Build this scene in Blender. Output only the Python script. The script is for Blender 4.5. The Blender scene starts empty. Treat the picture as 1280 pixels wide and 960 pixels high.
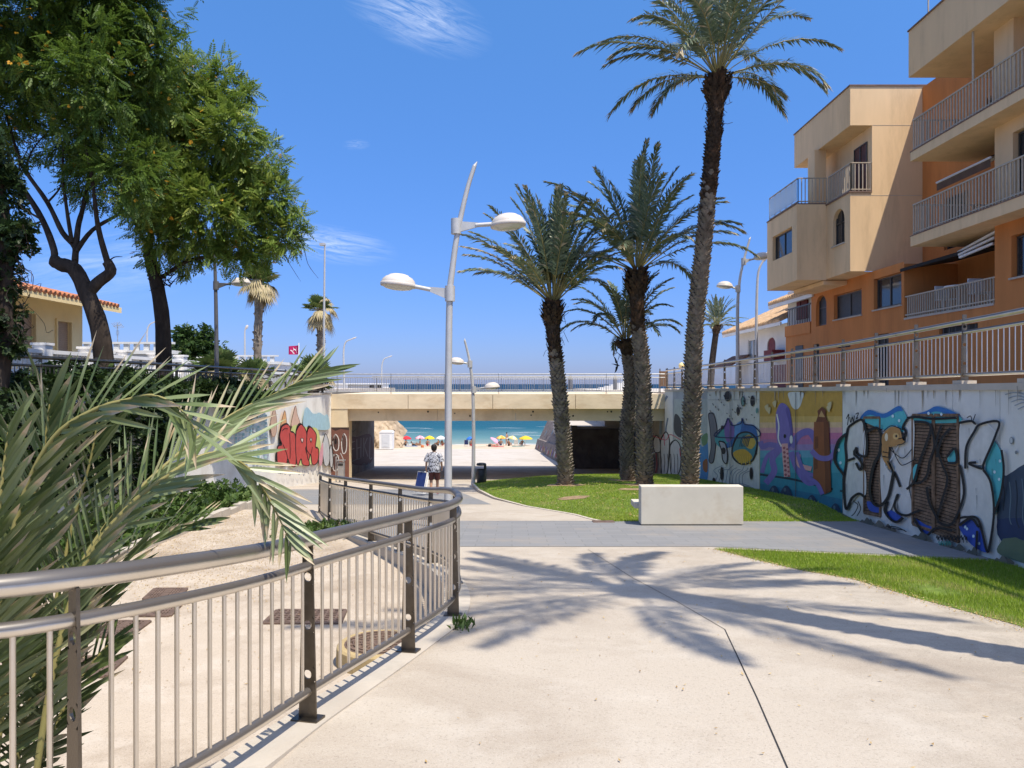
import bpy, bmesh, math, random
import numpy as np
from mathutils import Vector, Matrix
from mathutils.geometry import tessellate_polygon
random.seed(7); rng = np.random.default_rng(7)
R = math.radians
SC = bpy.context.scene
COL = SC.collection
F = 950.0                                  # focal length in pixels of the 1280 px wide photograph

def P(px, py, d):                          # a pixel at depth d metres, in metres from the camera
    return Vector(((px - 640) / F * d, d, (480 - py) / F * d))

# ------------------------------------------------------------------ materials
def lin(c):
    return tuple(((x / 255) / 12.92 if x <= 10 else ((x / 255 + .055) / 1.055) ** 2.4) for x in c)

MATS = {}
def newmat(name):
    m = bpy.data.materials.new(name); m.use_nodes = True
    nt = m.node_tree; nt.nodes.clear()
    out = nt.nodes.new('ShaderNodeOutputMaterial')
    return m, nt, out

def N(nt, kind, **kw):
    n = nt.nodes.new(kind)
    for k, v in kw.items():
        if k.startswith('i_'): n.inputs[k[2:].replace('_', ' ')].default_value = v
        else: setattr(n, k, v)
    return n

def mixc(nt, fac, a, b):
    n = nt.nodes.new('ShaderNodeMix'); n.data_type = 'RGBA'
    for s, v in ((0, fac), (6, a), (7, b)):
        if hasattr(v, 'is_output') or hasattr(v, 'links'): nt.links.new(v, n.inputs[s])
        else: n.inputs[s].default_value = v if s == 0 else (*v[:3], 1)
    return n.outputs[2]

def ramp(nt, sock, lo, hi, a=0., b=1.):
    n = nt.nodes.new('ShaderNodeMapRange')
    n.inputs[1].default_value = lo; n.inputs[2].default_value = hi
    n.inputs[3].default_value = a; n.inputs[4].default_value = b
    nt.links.new(sock, n.inputs[0]); return n.outputs[0]

def mat(name, col, rough=.75, metal=0., var=.12, scale=3., bump=.15, bscale=60., spec=.3, stain=None, sscale=.6, samt=.5,
        stretch=(1, 1, 1), hue=None):
    """procedural surface: two scales of colour variation, optional stain colour, fine bump"""
    if name in MATS: return MATS[name]
    m, nt, out = newmat(name)
    tc = N(nt, 'ShaderNodeTexCoord')
    mp = N(nt, 'ShaderNodeMapping'); mp.inputs['Scale'].default_value = stretch
    nt.links.new(tc.outputs['Object'], mp.inputs[0]); co = mp.outputs[0]
    n1 = N(nt, 'ShaderNodeTexNoise', i_Scale=scale, i_Detail=6., i_Roughness=.62); nt.links.new(co, n1.inputs['Vector'])
    hi = tuple(min(1, c * (1 + var)) for c in col); lo = tuple(c * (1 - var) for c in col)
    if hue: lo = hue
    c = mixc(nt, ramp(nt, n1.outputs['Fac'], .32, .68), lo, hi)
    if stain:
        n2 = N(nt, 'ShaderNodeTexNoise', i_Scale=sscale, i_Detail=8., i_Roughness=.7); nt.links.new(co, n2.inputs['Vector'])
        c = mixc(nt, ramp(nt, n2.outputs['Fac'], .5, .75, 0, samt), c, stain)
    b = N(nt, 'ShaderNodeBsdfPrincipled', i_Roughness=rough, i_Metallic=metal)
    b.inputs['Specular IOR Level'].default_value = spec
    nt.links.new(c, b.inputs['Base Color'])
    if metal > .5:
        nt.links.new(ramp(nt, n1.outputs['Fac'], .3, .7, rough * .8, rough * 1.25), b.inputs['Roughness'])
    if bump:
        n3 = N(nt, 'ShaderNodeTexNoise', i_Scale=bscale, i_Detail=4.); nt.links.new(co, n3.inputs['Vector'])
        bp = N(nt, 'ShaderNodeBump', i_Strength=bump, i_Distance=.02)
        nt.links.new(n3.outputs['Fac'], bp.inputs['Height']); nt.links.new(bp.outputs[0], b.inputs['Normal'])
    nt.links.new(b.outputs[0], out.inputs[0])
    MATS[name] = m; return m

def leafmat(name, stops, rough=.5, trans=.25, spec=.35):
    """foliage: colour picked per leaf from the 'var' attribute; thin leaves let some light through"""
    m, nt, out = newmat(name)
    at = N(nt, 'ShaderNodeAttribute', attribute_name='var')
    cr = N(nt, 'ShaderNodeValToRGB')
    while len(cr.color_ramp.elements) < len(stops): cr.color_ramp.elements.new(.5)
    for e, (p, c) in zip(cr.color_ramp.elements, stops): e.position = p; e.color = (*c, 1)
    nt.links.new(at.outputs['Fac'], cr.inputs[0])
    b = N(nt, 'ShaderNodeBsdfPrincipled', i_Roughness=rough); b.inputs['Specular IOR Level'].default_value = spec
    t = N(nt, 'ShaderNodeBsdfTranslucent'); mx = N(nt, 'ShaderNodeMixShader'); mx.inputs[0].default_value = trans
    nt.links.new(cr.outputs[0], b.inputs['Base Color']); nt.links.new(cr.outputs[0], t.inputs[0])
    nt.links.new(b.outputs[0], mx.inputs[1]); nt.links.new(t.outputs[0], mx.inputs[2]); nt.links.new(mx.outputs[0], out.inputs[0])
    MATS[name] = m; return m

def paint(c, var=.10):                     # a coat of paint, given as the sRGB colour of the paint itself
    c = tuple(c)
    return mat('paint_%d_%d_%d' % c, lin(c), rough=.7, var=var, scale=4, bump=.08, bscale=40, stain=tuple(x * .7 for x in lin(c)), sscale=1.3, samt=.35)

# ------------------------------------------------------------------ objects
def tag(o, label=None, cat=None, group=None, kind=None):
    if label: o['label'] = label
    if cat: o['category'] = cat
    if group: o['group'] = group
    if kind: o['kind'] = kind
    return o

def thing(name, label, cat, loc=(0, 0, 0), group=None):
    o = bpy.data.objects.new(name, None); o.empty_display_size = .1; COL.objects.link(o); o.location = loc
    return tag(o, label, cat, group)

def wloc(o):
    v = Vector((0, 0, 0))
    while o: v += Vector(o.location); o = o.parent
    return v

def link(name, me, mats, parent=None):
    o = bpy.data.objects.new(name, me); COL.objects.link(o)
    for m in (mats if isinstance(mats, (list, tuple)) else [mats]): me.materials.append(m)
    if parent: o.parent = parent
    return o

KIDS = {}
def children(o): return [c for c in bpy.data.objects if c.parent == o]
def copy_tree(o, parent=None):
    kids = children(o)
    c = o.copy(); COL.objects.link(c); c.parent = parent
    for k in kids: copy_tree(k, c)
    return c

class MB:
    """collects shapes in world coordinates, then links them as one mesh"""
    def __init__(s): s.v = []; s.f = []; s.m = []; s.sm = []
    def add(s, vs, fs, mi=0, sm=False):
        o = len(s.v); s.v += [tuple(p) for p in vs]; s.f += [tuple(i + o for i in f) for f in fs]
        s.m += [mi] * len(fs); s.sm += [sm] * len(fs); return s
    def box(s, x0, y0, z0, x1, y1, z1, mi=0):
        v = [(x, y, z) for x in (x0, x1) for y in (y0, y1) for z in (z0, z1)]
        return s.add(v, [(0, 1, 3, 2), (4, 6, 7, 5), (0, 4, 5, 1), (2, 3, 7, 6), (0, 2, 6, 4), (1, 5, 7, 3)], mi)
    def obox(s, M, sx, sy, sz, mi=0):      # box of the given size centred on matrix M
        v = [M @ Vector((x, y, z)) for x in (-sx / 2, sx / 2) for y in (-sy / 2, sy / 2) for z in (-sz / 2, sz / 2)]
        return s.add(v, [(0, 1, 3, 2), (4, 6, 7, 5), (0, 4, 5, 1), (2, 3, 7, 6), (0, 2, 6, 4), (1, 5, 7, 3)], mi)
    def beam(s, a, b, w, h, mi=0, up=(0, 0, 1)):
        a = Vector(a); b = Vector(b); d = (b - a); L = d.length; d.normalize(); u = Vector(up)
        x = d.cross(u)
        if x.length < 1e-4: x = Vector((1, 0, 0))
        x.normalize(); u = x.cross(d)
        M = Matrix((x, d, u)).transposed().to_4x4(); M.translation = (a + b) / 2
        return s.obox(M, w, L, h, mi)
    def tube(s, pts, r, n=8, mi=0, caps=True, sq=1.):
        pts = [Vector(p) for p in pts]; k = len(pts)
        rs = r if isinstance(r, (list, tuple)) else [r] * k
        vs = []; prev = None
        for i, p in enumerate(pts):
            t = (pts[min(i + 1, k - 1)] - pts[max(i - 1, 0)]).normalized()
            if prev is None:
                a = Vector((1, 0, 0)) if abs(t.x) < .9 else Vector((0, 1, 0)); x = (a - t * a.dot(t)).normalized()
            else: x = (prev - t * prev.dot(t)).normalized()
            prev = x; y = t.cross(x)
            vs += [p + (x * math.cos(2 * math.pi * j / n) + y * math.sin(2 * math.pi * j / n) * sq) * rs[i] for j in range(n)]
        fs = [(i * n + j, i * n + (j + 1) % n, (i + 1) * n + (j + 1) % n, (i + 1) * n + j) for i in range(k - 1) for j in range(n)]
        s.add(vs, fs, mi, True)
        if caps: s.add([vs[j] for j in range(n)], [tuple(range(n))[::-1]], mi); s.add(vs[-n:], [tuple(range(n))], mi)
        return s
    def lathe(s, prof, n=16, M=None, mi=0, sm=True):   # prof: (radius, z)
        M = M or Matrix.Identity(4); vs = []; k = len(prof)
        for r, z in prof: vs += [M @ Vector((r * math.cos(2 * math.pi * j / n), r * math.sin(2 * math.pi * j / n), z)) for j in range(n)]
        fs = [(i * n + j, i * n + (j + 1) % n, (i + 1) * n + (j + 1) % n, (i + 1) * n + j) for i in range(k - 1) for j in range(n)]
        s.add(vs, fs, mi, sm); s.add(vs[:n], [tuple(range(n))[::-1]], mi); s.add(vs[-n:], [tuple(range(n))], mi); return s
    def poly(s, pts, mi=0):                # flat (or nearly flat) polygon, any outline
        pts = [Vector(p) for p in pts]
        tr = tessellate_polygon([pts]); return s.add(pts, [tuple(t) for t in tr], mi)
    def prism(s, pts, vec, mi=0):
        pts = [Vector(p) for p in pts]; vec = Vector(vec); n = len(pts)
        tr = [tuple(t) for t in tessellate_polygon([pts])]
        s.add(pts + [p + vec for p in pts], tr + [tuple(i + n for i in t)[::-1] for t in tr] +
              [(i, (i + 1) % n, n + (i + 1) % n, n + i) for i in range(n)], mi); return s
    def build(s, name, mats, parent=None, angle=40, loc=None):
        off = wloc(parent) if parent else Vector((0, 0, 0))
        me = bpy.data.meshes.new(name)
        me.from_pydata([(x - off.x, y - off.y, z - off.z) for x, y, z in s.v] if parent else s.v, [], s.f)
        me.polygons.foreach_set('material_index', s.m)
        me.polygons.foreach_set('use_smooth', s.sm)
        me.update()
        bm = bmesh.new(); bm.from_mesh(me)
        bmesh.ops.recalc_face_normals(bm, faces=bm.faces); bm.to_mesh(me); bm.free()
        return link(name, me, mats, parent)

def np_mesh(name, verts, faces, mats, parent=None, var=None, mi=None, smooth=False):
    """fast mesh from numpy arrays; faces (M,k) all of one size"""
    off = wloc(parent) if parent else Vector((0, 0, 0))
    verts = np.asarray(verts, dtype=np.float32).reshape(-1, 3) - np.array(off, dtype=np.float32)
    faces = np.asarray(faces, dtype=np.int32); k = faces.shape[1]
    me = bpy.data.meshes.new(name)
    me.vertices.add(len(verts)); me.vertices.foreach_set('co', verts.ravel())
    me.loops.add(faces.size); me.loops.foreach_set('vertex_index', faces.ravel())
    me.polygons.add(len(faces)); me.polygons.foreach_set('loop_start', np.arange(0, faces.size, k, dtype=np.int32))
    if mi is not None: me.polygons.foreach_set('material_index', np.asarray(mi, dtype=np.int32))
    if smooth: me.polygons.foreach_set('use_smooth', np.ones(len(faces), dtype=bool))
    me.update(calc_edges=True)
    if var is not None:
        a = me.attributes.new('var', 'FLOAT', 'POINT'); a.data.foreach_set('value', np.asarray(var, dtype=np.float32))
    return link(name, me, mats, parent)

def catmull(pts, n=6, closed=False):
    pts = [Vector(p) for p in pts]; k = len(pts); out = []
    rngi = range(k if closed else k - 1)
    for i in rngi:
        p0 = pts[(i - 1) % k] if closed or i > 0 else pts[0]
        p1 = pts[i]; p2 = pts[(i + 1) % k]
        p3 = pts[(i + 2) % k] if closed or i + 2 < k else pts[-1]
        for j in range(n):
            t = j / n
            out.append(.5 * ((2 * p1) + (p2 - p0) * t + (2 * p0 - 5 * p1 + 4 * p2 - p3) * t * t + (3 * p1 - p0 - 3 * p2 + p3) * t ** 3))
    if not closed: out.append(pts[-1])
    return out

def frames(t, up):                         # numpy: unit tangent rows -> (tangent, side, normal)
    t = t / np.linalg.norm(t, axis=1, keepdims=True)
    s = np.cross(t, up); s /= np.linalg.norm(s, axis=1, keepdims=True) + 1e-9
    return t, s, np.cross(s, t)

def wall_holes(mb, fn, u0, u1, v0, v1, holes, depth, mi=0, mr=None):
    """a wall face with window openings: fn(u, v, inward) -> point; holes (u0,u1,v0,v1,arch)"""
    mr = mi if mr is None else mr
    us = sorted({u0, u1, *[h[0] for h in holes], *[h[1] for h in holes]}); vs = sorted({v0, v1, *[h[2] for h in holes], *[h[3] for h in holes]})
    us = [u for u in us if u0 <= u <= u1]; vs = [v for v in vs if v0 <= v <= v1]
    for a, b in zip(us, us[1:]):
        for c, d in zip(vs, vs[1:]):
            if any(h[0] <= (a + b) / 2 <= h[1] and h[2] <= (c + d) / 2 <= h[3] for h in holes): continue
            mb.add([fn(a, c, 0), fn(b, c, 0), fn(b, d, 0), fn(a, d, 0)], [(0, 1, 2, 3)], mi)
    for h in holes:
        a, b, c, d = h[:4]
        if len(h) > 4 and h[4]:
            r = (b - a) / 2; cu = (a + b) / 2; rv = h[4]; n = 10
            arc = [(cu + r * math.cos(math.pi * i / n), d - rv + rv * math.sin(math.pi * i / n)) for i in range(n + 1)]
            for (x0, y0), (x1, y1) in zip(arc, arc[1:]):
                mb.add([fn(x0, y0, 0), fn(x1, y1, 0), fn(x1, d, 0), fn(x0, d, 0)], [(0, 1, 2, 3)], mi)
                mb.add([fn(x0, y0, 0), fn(x1, y1, 0), fn(x1, y1, depth), fn(x0, y0, depth)], [(0, 1, 2, 3)], mr)
            d2 = d - rv; segs = [((a, c), (b, c)), ((a, c), (a, d2)), ((b, c), (b, d2))]
        else: segs = [((a, c), (b, c)), ((a, d), (b, d)), ((a, c), (a, d)), ((b, c), (b, d))]
        for (x0, y0), (x1, y1) in segs:
            mb.add([fn(x0, y0, 0), fn(x1, y1, 0), fn(x1, y1, depth), fn(x0, y0, depth)], [(0, 1, 2, 3)], mr)

# ------------------------------------------------------------------ terrain functions (metres, camera at the origin)
def smooth(a, b, x):
    t = min(1, max(0, (x - a) / (b - a))); return t * t * (3 - 2 * t)
def interp(x, pts):
    if x <= pts[0][0]: return pts[0][1]
    for (a, b), (c, d) in zip(pts, pts[1:]):
        if x <= c: return b + (d - b) * (x - a) / (c - a)
    return pts[-1][1]
ZP = [(-20, -.05), (0, -1.65), (20, -3.25), (41, -5.15), (51.5, -5.68), (87, -7.45), (106, -8.42), (160, -11.5)]
def zpath(y): return interp(y, ZP)
def wallQ(y):
    if y < 10: return 7.95 - .0045 * 256 + .144 * (y - 10)
    return 7.95 - .0045 * max(0, 26 - y) ** 2
def wallKnot(px):
    lo, hi = 4., 60.
    for _ in range(40):
        m = (lo + hi) / 2
        if wallQ(m) > (px - 640) / F * m: lo = m
        else: hi = m
    return lo, wallQ(lo)
KN = [(-10, wallQ(-10)), (4, wallQ(4))] + [wallKnot(p) for p in (1250, 1053, 949, 885, 841)] + [(60, 7.95)]
def wallX(y): return interp(y, KN)         # straight runs of wall between the painted panels
def wallTop(y): return -.02 - .0102 * (y - 10) if y > 10 else -.02
FENCE = [(-3.3, 1.2), (-2.6, 2.2), (-1.635, 2.85), (-1.22, 4.53), (-.82, 6.05), (-.57, 7.25), (-.6, 8.5), (-.85, 9.9), (-1.27, 11.4), (-1.86, 12.6), (-2.58, 13.9), (-3.35, 15.3), (-3.95, 16.5), (-4.6, 18.2)]
FC = [p.to_2d() for p in catmull([(x, y, 0) for x, y in FENCE], 8)]
def fenceX(y): return interp(y, [(p.y, p.x) for p in FC])
def zpit(y): return -2.86 - .02 * (y - 8)
LE = [(16.45, 1.95), (16.7, 1.84), (18, 1.52), (20.4, .43), (23.7, -.5), (28, -1.18), (32.7, -1.65), (34.5, -1.2), (41, 5), (42, 7.9)]
def lawnXL(y): return interp(y, LE)
def zlawn(x, y):
    base = -1.65 - .08 * y
    e = min(1., max(0., (x - lawnXL(y)) / 2.5)) * smooth(16.4, 19.5, y) * (1 - smooth(36, 42, y))
    return base + .22 * e
NE = [(-4, 5.0), (2, 4.9), (5, 4.75), (6.87, 4.63), (7.68, 4.46), (8.16, 4.35), (9.33, 4.19), (9.98, 3.8), (10.96, 3.48), (12.06, 3.2)]
def nearXL(y): return interp(y, NE)
# ------------------------------------------------------------------ camera, sun, sky
cam = bpy.data.cameras.new('camera'); camo = bpy.data.objects.new('camera', cam); COL.objects.link(camo)
camo.location = (0, 0, 0); camo.rotation_euler = (R(90), 0, 0)
cam.sensor_width = 36; cam.lens = 36 * F / 1280; cam.clip_start = .05; cam.clip_end = 60000
SC.camera = camo
SUN_EL, SUN_AZ = R(65.0), R(42)           # the sun stands high behind the camera's right shoulder
sd = Vector((math.sin(SUN_AZ) * math.cos(SUN_EL), -math.cos(SUN_AZ) * math.cos(SUN_EL), math.sin(SUN_EL)))
sl = bpy.data.lights.new('sun', 'SUN'); sl.energy = 3.75; sl.angle = R(.53); sl.color = (1, .925, .80)
so = bpy.data.objects.new('sun', sl); COL.objects.link(so); so.location = (20, -20, 60)
so.rotation_euler = (-sd).to_track_quat('-Z', 'Y').to_euler()

w = bpy.data.worlds.new('World'); SC.world = w; w.use_nodes = True
nt = w.node_tree; nt.nodes.clear()
wo = nt.nodes.new('ShaderNodeOutputWorld'); bg = nt.nodes.new('ShaderNodeBackground'); bg.inputs[1].default_value = .15
sky = nt.nodes.new('ShaderNodeTexSky'); sky.sky_type = 'NISHITA'; sky.sun_disc = False
sky.sun_elevation = SUN_EL; sky.sun_rotation = math.atan2(sd.x, sd.y)
sky.altitude = 0; sky.air_density = 1.0; sky.dust_density = .25; sky.ozone_density = 7.0
hsv = N(nt, 'ShaderNodeHueSaturation', i_Saturation=1.12, i_Value=1.0); nt.links.new(sky.outputs[0], hsv.inputs['Color'])
tc = nt.nodes.new('ShaderNodeTexCoord'); sp = nt.nodes.new('ShaderNodeSeparateXYZ'); nt.links.new(tc.outputs['Generated'], sp.inputs[0])
def wm(op, a, b=None):
    n = nt.nodes.new('ShaderNodeMath'); n.operation = op
    for i, v in enumerate((a, b)):
        if v is None: continue
        if isinstance(v, (int, float)): n.inputs[i].default_value = v
        else: nt.links.new(v, n.inputs[i])
    return n.outputs[0]
yy = wm('MAXIMUM', sp.outputs[1], .001)
cu = wm('DIVIDE', sp.outputs[0], yy); cv = wm('DIVIDE', sp.outputs[2], yy)
cx = nt.nodes.new('ShaderNodeCombineXYZ'); nt.links.new(cu, cx.inputs[0]); nt.links.new(cv, cx.inputs[1])
total = None                               # three thin cirrus wisps, each an ellipse of stretched noise far out in the sky
for (u, v, ru, rv, rot, amt) in ((-.13, .49, .115, .05, -24, .46), (-.245, .185, .10, .027, -9, .5), (-.205, .315, .02, .008, 0, .22), (-.53, .16, .2, .06, 8, .25)):
    a = N(nt, 'ShaderNodeMapping', vector_type='TEXTURE'); a.inputs['Location'].default_value = (u, v, 0)
    a.inputs['Rotation'].default_value = (0, 0, R(rot)); a.inputs['Scale'].default_value = (ru, rv, 1)
    nt.links.new(cx.outputs[0], a.inputs[0])
    ln = nt.nodes.new('ShaderNodeVectorMath'); ln.operation = 'LENGTH'; nt.links.new(a.outputs[0], ln.inputs[0])
    no = N(nt, 'ShaderNodeTexNoise', i_Scale=1.7, i_Detail=12., i_Roughness=.72, i_Distortion=.9); 
    sc2 = N(nt, 'ShaderNodeMapping'); sc2.inputs['Scale'].default_value = (.8, 2.2, 1); sc2.inputs['Location'].default_value = (u * 40, v * 9, 0)
    nt.links.new(a.outputs[0], sc2.inputs[0]); nt.links.new(sc2.outputs[0], no.inputs['Vector'])
    k = wm('MULTIPLY', ramp(nt, ln.outputs['Value'], .15, 1., 1., 0.), ramp(nt, no.outputs['Fac'], .42, .72, 0., amt))
    total = k if total is None else wm('MAXIMUM', total, k)
elev = nt.nodes.new('ShaderNodeMath'); elev.operation = 'ABSOLUTE'; nt.links.new(sp.outputs[2], elev.inputs[0])
tint = mixc(nt, ramp(nt, elev.outputs[0], .0, .45), (.265, .305, .575), (.74, .83, .91))   # clear maritime air: blue down to the horizon
mul = nt.nodes.new('ShaderNodeMix'); mul.data_type = 'RGBA'; mul.blend_type = 'MULTIPLY'; mul.inputs[0].default_value = 1
nt.links.new(hsv.outputs[0], mul.inputs[6]); nt.links.new(tint, mul.inputs[7])
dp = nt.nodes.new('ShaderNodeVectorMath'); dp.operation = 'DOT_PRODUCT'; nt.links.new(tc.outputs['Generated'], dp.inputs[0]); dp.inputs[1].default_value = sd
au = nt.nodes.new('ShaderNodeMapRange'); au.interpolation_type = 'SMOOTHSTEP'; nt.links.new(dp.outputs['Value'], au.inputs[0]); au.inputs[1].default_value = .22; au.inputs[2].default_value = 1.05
fill_glow = mixc(nt, au.outputs[0], (0, 0, 0), (2.4, 2.2, 1.9))      # added pale sky patch round the sun, out of view, to lift shadows
ad = nt.nodes.new('ShaderNodeMix'); ad.data_type = 'RGBA'; ad.blend_type = 'ADD'; ad.inputs[0].default_value = 1; nt.links.new(mul.outputs[2], ad.inputs[6]); nt.links.new(fill_glow, ad.inputs[7])
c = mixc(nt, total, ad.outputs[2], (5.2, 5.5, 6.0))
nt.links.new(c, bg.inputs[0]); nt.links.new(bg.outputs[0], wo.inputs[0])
vs = SC.view_settings; SC.display_settings.display_device = 'sRGB'
vs.view_transform = 'Standard'; vs.look = 'None'; vs.exposure = 0.68; vs.gamma = 1; vs.use_curve_mapping = False
SC.render.engine = 'CYCLES'; SC.cycles.use_denoising = True
SC.cycles.max_bounces = 6; SC.cycles.transparent_max_bounces = 8; SC.cycles.sample_clamp_indirect = 6

# ------------------------------------------------------------------ ground materials
def ground_mat(name, col, dark, pale, speck=.1, sc=.5, bump=.25, edge=False):
    m, nt, out = newmat(name)
    co = N(nt, 'ShaderNodeTexCoord').outputs['Object']
    def noise(s, d=6., r=.6, dist=0.):
        n = N(nt, 'ShaderNodeTexNoise', i_Scale=s, i_Detail=d, i_Roughness=r, i_Distortion=dist); nt.links.new(co, n.inputs['Vector']); return n.outputs['Fac']
    c = mixc(nt, ramp(nt, noise(sc, 7, .65, .4), .46, .66), col, dark)
    c = mixc(nt, ramp(nt, noise(sc * 2.3, 6, .7), .5, .72, 0, .7), c, pale)
    c = mixc(nt, ramp(nt, noise(sc * .37, 8, .72, .8), .55, .72, 0, .55), c, dark)
    if edge:                               # soil washed out over the concrete beside the grass strip
        sx = nt.nodes.new('ShaderNodeSeparateXYZ'); nt.links.new(co, sx.inputs[0]); m1 = nt.nodes.new('ShaderNodeMath'); m1.operation = 'MULTIPLY'
        nt.links.new(ramp(nt, sx.outputs[0], 1.4, 4.4), m1.inputs[0]); nt.links.new(ramp(nt, noise(2.2, 9, .75, 1.), .40, .68, 0, .85), m1.inputs[1]); c = mixc(nt, m1.outputs[0], c, (.27, .235, .19))
        c = mixc(nt, ramp(nt, noise(.9, 3, .5, 2.), .63, .72, 0, .35), c, (.33, .26, .185))
    fine = noise(55, 3, .7)
    c = mixc(nt, ramp(nt, fine, .3, .45, speck * 3, 0), c, tuple(x * .55 for x in dark))
    c = mixc(nt, ramp(nt, noise(140, 2, .7), .5, .75, 0, speck * 2.2), c, tuple(min(1, x * 1.35) for x in pale))
    v = N(nt, 'ShaderNodeTexVoronoi', i_Scale=1.3); nt.links.new(co, v.inputs['Vector'])      # gum and oil spots
    c = mixc(nt, ramp(nt, v.outputs['Distance'], .012, .03, .45, 0), c, tuple(x * .3 for x in dark))
    b = N(nt, 'ShaderNodeBsdfPrincipled', i_Roughness=.9); b.inputs['Specular IOR Level'].default_value = .15
    bp = N(nt, 'ShaderNodeBump', i_Strength=bump, i_Distance=.01); nt.links.new(fine, bp.inputs['Height'])
    nt.links.new(bp.outputs[0], b.inputs['Normal']); nt.links.new(c, b.inputs[0]); nt.links.new(b.outputs[0], out.inputs[0])
    MATS[name] = m; return m
M_path = ground_mat('path_concrete', (.432, .376, .305), (.335, .28, .22), (.50, .45, .38), .17, .5, .35, True)
M_pit = ground_mat('court_concrete', (.45, .375, .29), (.31, .245, .18), (.54, .47, .385), .18, .9, .4)
M_promen = ground_mat('promenade_concrete', (.49, .44, .385), (.41, .36, .305), (.55, .51, .46), .06, .4)

def paver_mat():
    m, nt, out = newmat('grey_pavers')
    co = N(nt, 'ShaderNodeTexCoord').outputs['Object']
    br = N(nt, 'ShaderNodeTexBrick', i_Scale=1., offset=.5); nt.links.new(co, br.inputs['Vector'])
    for k, v in (('Color1', (.20, .20, .20, 1)), ('Color2', (.23, .228, .225, 1)), ('Mortar', (.145, .143, .14, 1)), ('Mortar Size', .006), ('Brick Width', .6), ('Row Height', .3), ('Bias', 0.)): br.inputs[k].default_value = v
    n = N(nt, 'ShaderNodeTexNoise', i_Scale=.55, i_Detail=8., i_Roughness=.7); nt.links.new(co, n.inputs['Vector'])
    c = mixc(nt, ramp(nt, n.outputs['Fac'], .52, .68, 0, .6), br.outputs[0], (.31, .26, .205))
    n2 = N(nt, 'ShaderNodeTexNoise', i_Scale=30., i_Detail=5.); nt.links.new(co, n2.inputs['Vector'])
    c = mixc(nt, ramp(nt, n2.outputs['Fac'], .3, .7, 0, .25), c, (.26, .26, .255))
    b = N(nt, 'ShaderNodeBsdfPrincipled', i_Roughness=.8); b.inputs['Specular IOR Level'].default_value = .2
    nt.links.new(c, b.inputs[0]); nt.links.new(b.outputs[0], out.inputs[0]); return m
M_paver = paver_mat()
M_conc = mat('cast_concrete', (.50, .44, .36), .85, 0, .12, 1.2, .2, 40, .2, (.33, .26, .18), .8, .5)
M_kerb = mat('kerb_concrete', (.46, .41, .34), .85, 0, .15, 3, .2, 40, .2, (.25, .2, .15), 1.5, .6)
M_joint = mat('dark_joint', (.03, .028, .026), .9, 0, .3, 5, 0)
M_soil = mat('bare_soil', (.27, .19, .115), .95, 0, .3, 6, .4, 50, .1)
M_sand = mat('beach_sand', (.52, .43, .32), .95, 0, .12, .35, .2, 8, .1, (.40, .32, .23), .12, .6)
M_turf = mat('turf_soil', (.12, .17, .035), .95, 0, .4, 5, .3, 60, .1, (.20, .16, .06), .8, .5)
M_asph = mat('street_asphalt', (.16, .155, .15), .9, 0, .15, 2, .2, 80, .15)
M_rock = mat('rough_rock', (.40, .31, .215), .95, 0, .35, .8, .5, 6, .1, (.20, .15, .10), 1.2, .8)

def sheet(name, mats, ys, xl, xr, z, cols=1, kind='structure', lift=0.):
    vs, fs = [], []
    for y in ys:
        a, b = xl(y), xr(y)
        for j in range(cols + 1):
            x = a + (b - a) * j / cols; vs.append((x, y, z(x, y) + lift))
    n = cols + 1
    for i in range(len(ys) - 1):
        for j in range(cols): fs.append((i * n + j, i * n + j + 1, (i + 1) * n + j + 1, (i + 1) * n + j))
    o = np_mesh(name, vs, fs, mats); return tag(o, kind=kind)
def fr(a, b, s): 
    n = max(1, round((b - a) / s)); return [a + (b - a) * i / n for i in range(n + 1)]
zp = lambda x, y: zpath(y)
EDGE = .16
def fbase(y): return zpath(y) + .012 - .12 * smooth(9, 12, y) + .07 * (1 - smooth(2.6, 4.4, y))
def pathL(y): return fenceX(y) + (-.15 if y < 9.5 else .118) if 1.2 < y < 18.2 else (-3.46 if y <= 1.2 else -9.55)
ys = fr(-12, 18.19, .25) + fr(18.21, 51.5, .5)
sheet('path', M_path, ys, pathL, lambda y: wallX(y) + .1, zp)
sheet('beach_promenade', M_promen, fr(51.5, 87, 2.), lambda y: -17, lambda y: 4.4 - (y - 51.5) * .02, lambda x, y: zpath(y) + .004)
sheet('court_floor', M_pit, fr(-6, 18.6, .5), lambda y: -9.5, lambda y: fenceX(y) + .3 if y > 1.2 else -3, lambda x, y: zpit(y))
# grey paver bands
def pavR(y):
    if y > 12.06: return wallX(y) + .02
    return wallX(y) + .02
def pavL(y): return fenceX(y) + .13 if y >= 12.3 else 3.2 + (12.3 - y) / .37
sheet('paver_strip', M_paver, fr(10.85, 12.29, .2) + fr(12.3, 16.45, .3), pavL, pavR, zp, lift=.005)
sheet('paver_path', M_paver, fr(21.2, 29.8, .5), lambda y: -9.5, lambda y: interp(y, [(21.2, -.58), (29.8, -2.3)]), zp, lift=.005)
# expansion joint across the concrete
mb = MB()
jl = [P(717, 683, 12.3), P(840, 752, 0), P(906, 787, 0), P(990, 962, 0)]
jp = []
for px, py in ((735, 687), (790, 722), (846, 752), (906, 787), (946, 872), (985, 962), (1040, 1100)):
    d = 1.65 / ((py - 480) / F - .08); jp.append(Vector(((px - 640) / F * d, d)))
for i, (a, b) in enumerate(zip(jp, jp[1:])):
    t = (b - a).normalized(); s = Vector((t.y, -t.x)) * (.003 if i < 3 else .0042)
    mb.add([(p.x, p.y, zpath(p.y) + .004) for p in (a - s, a + s, b + s, b - s)], [(0, 1, 2, 3)])
tag(mb.build('path_joint', M_joint), kind='structure')

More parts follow.
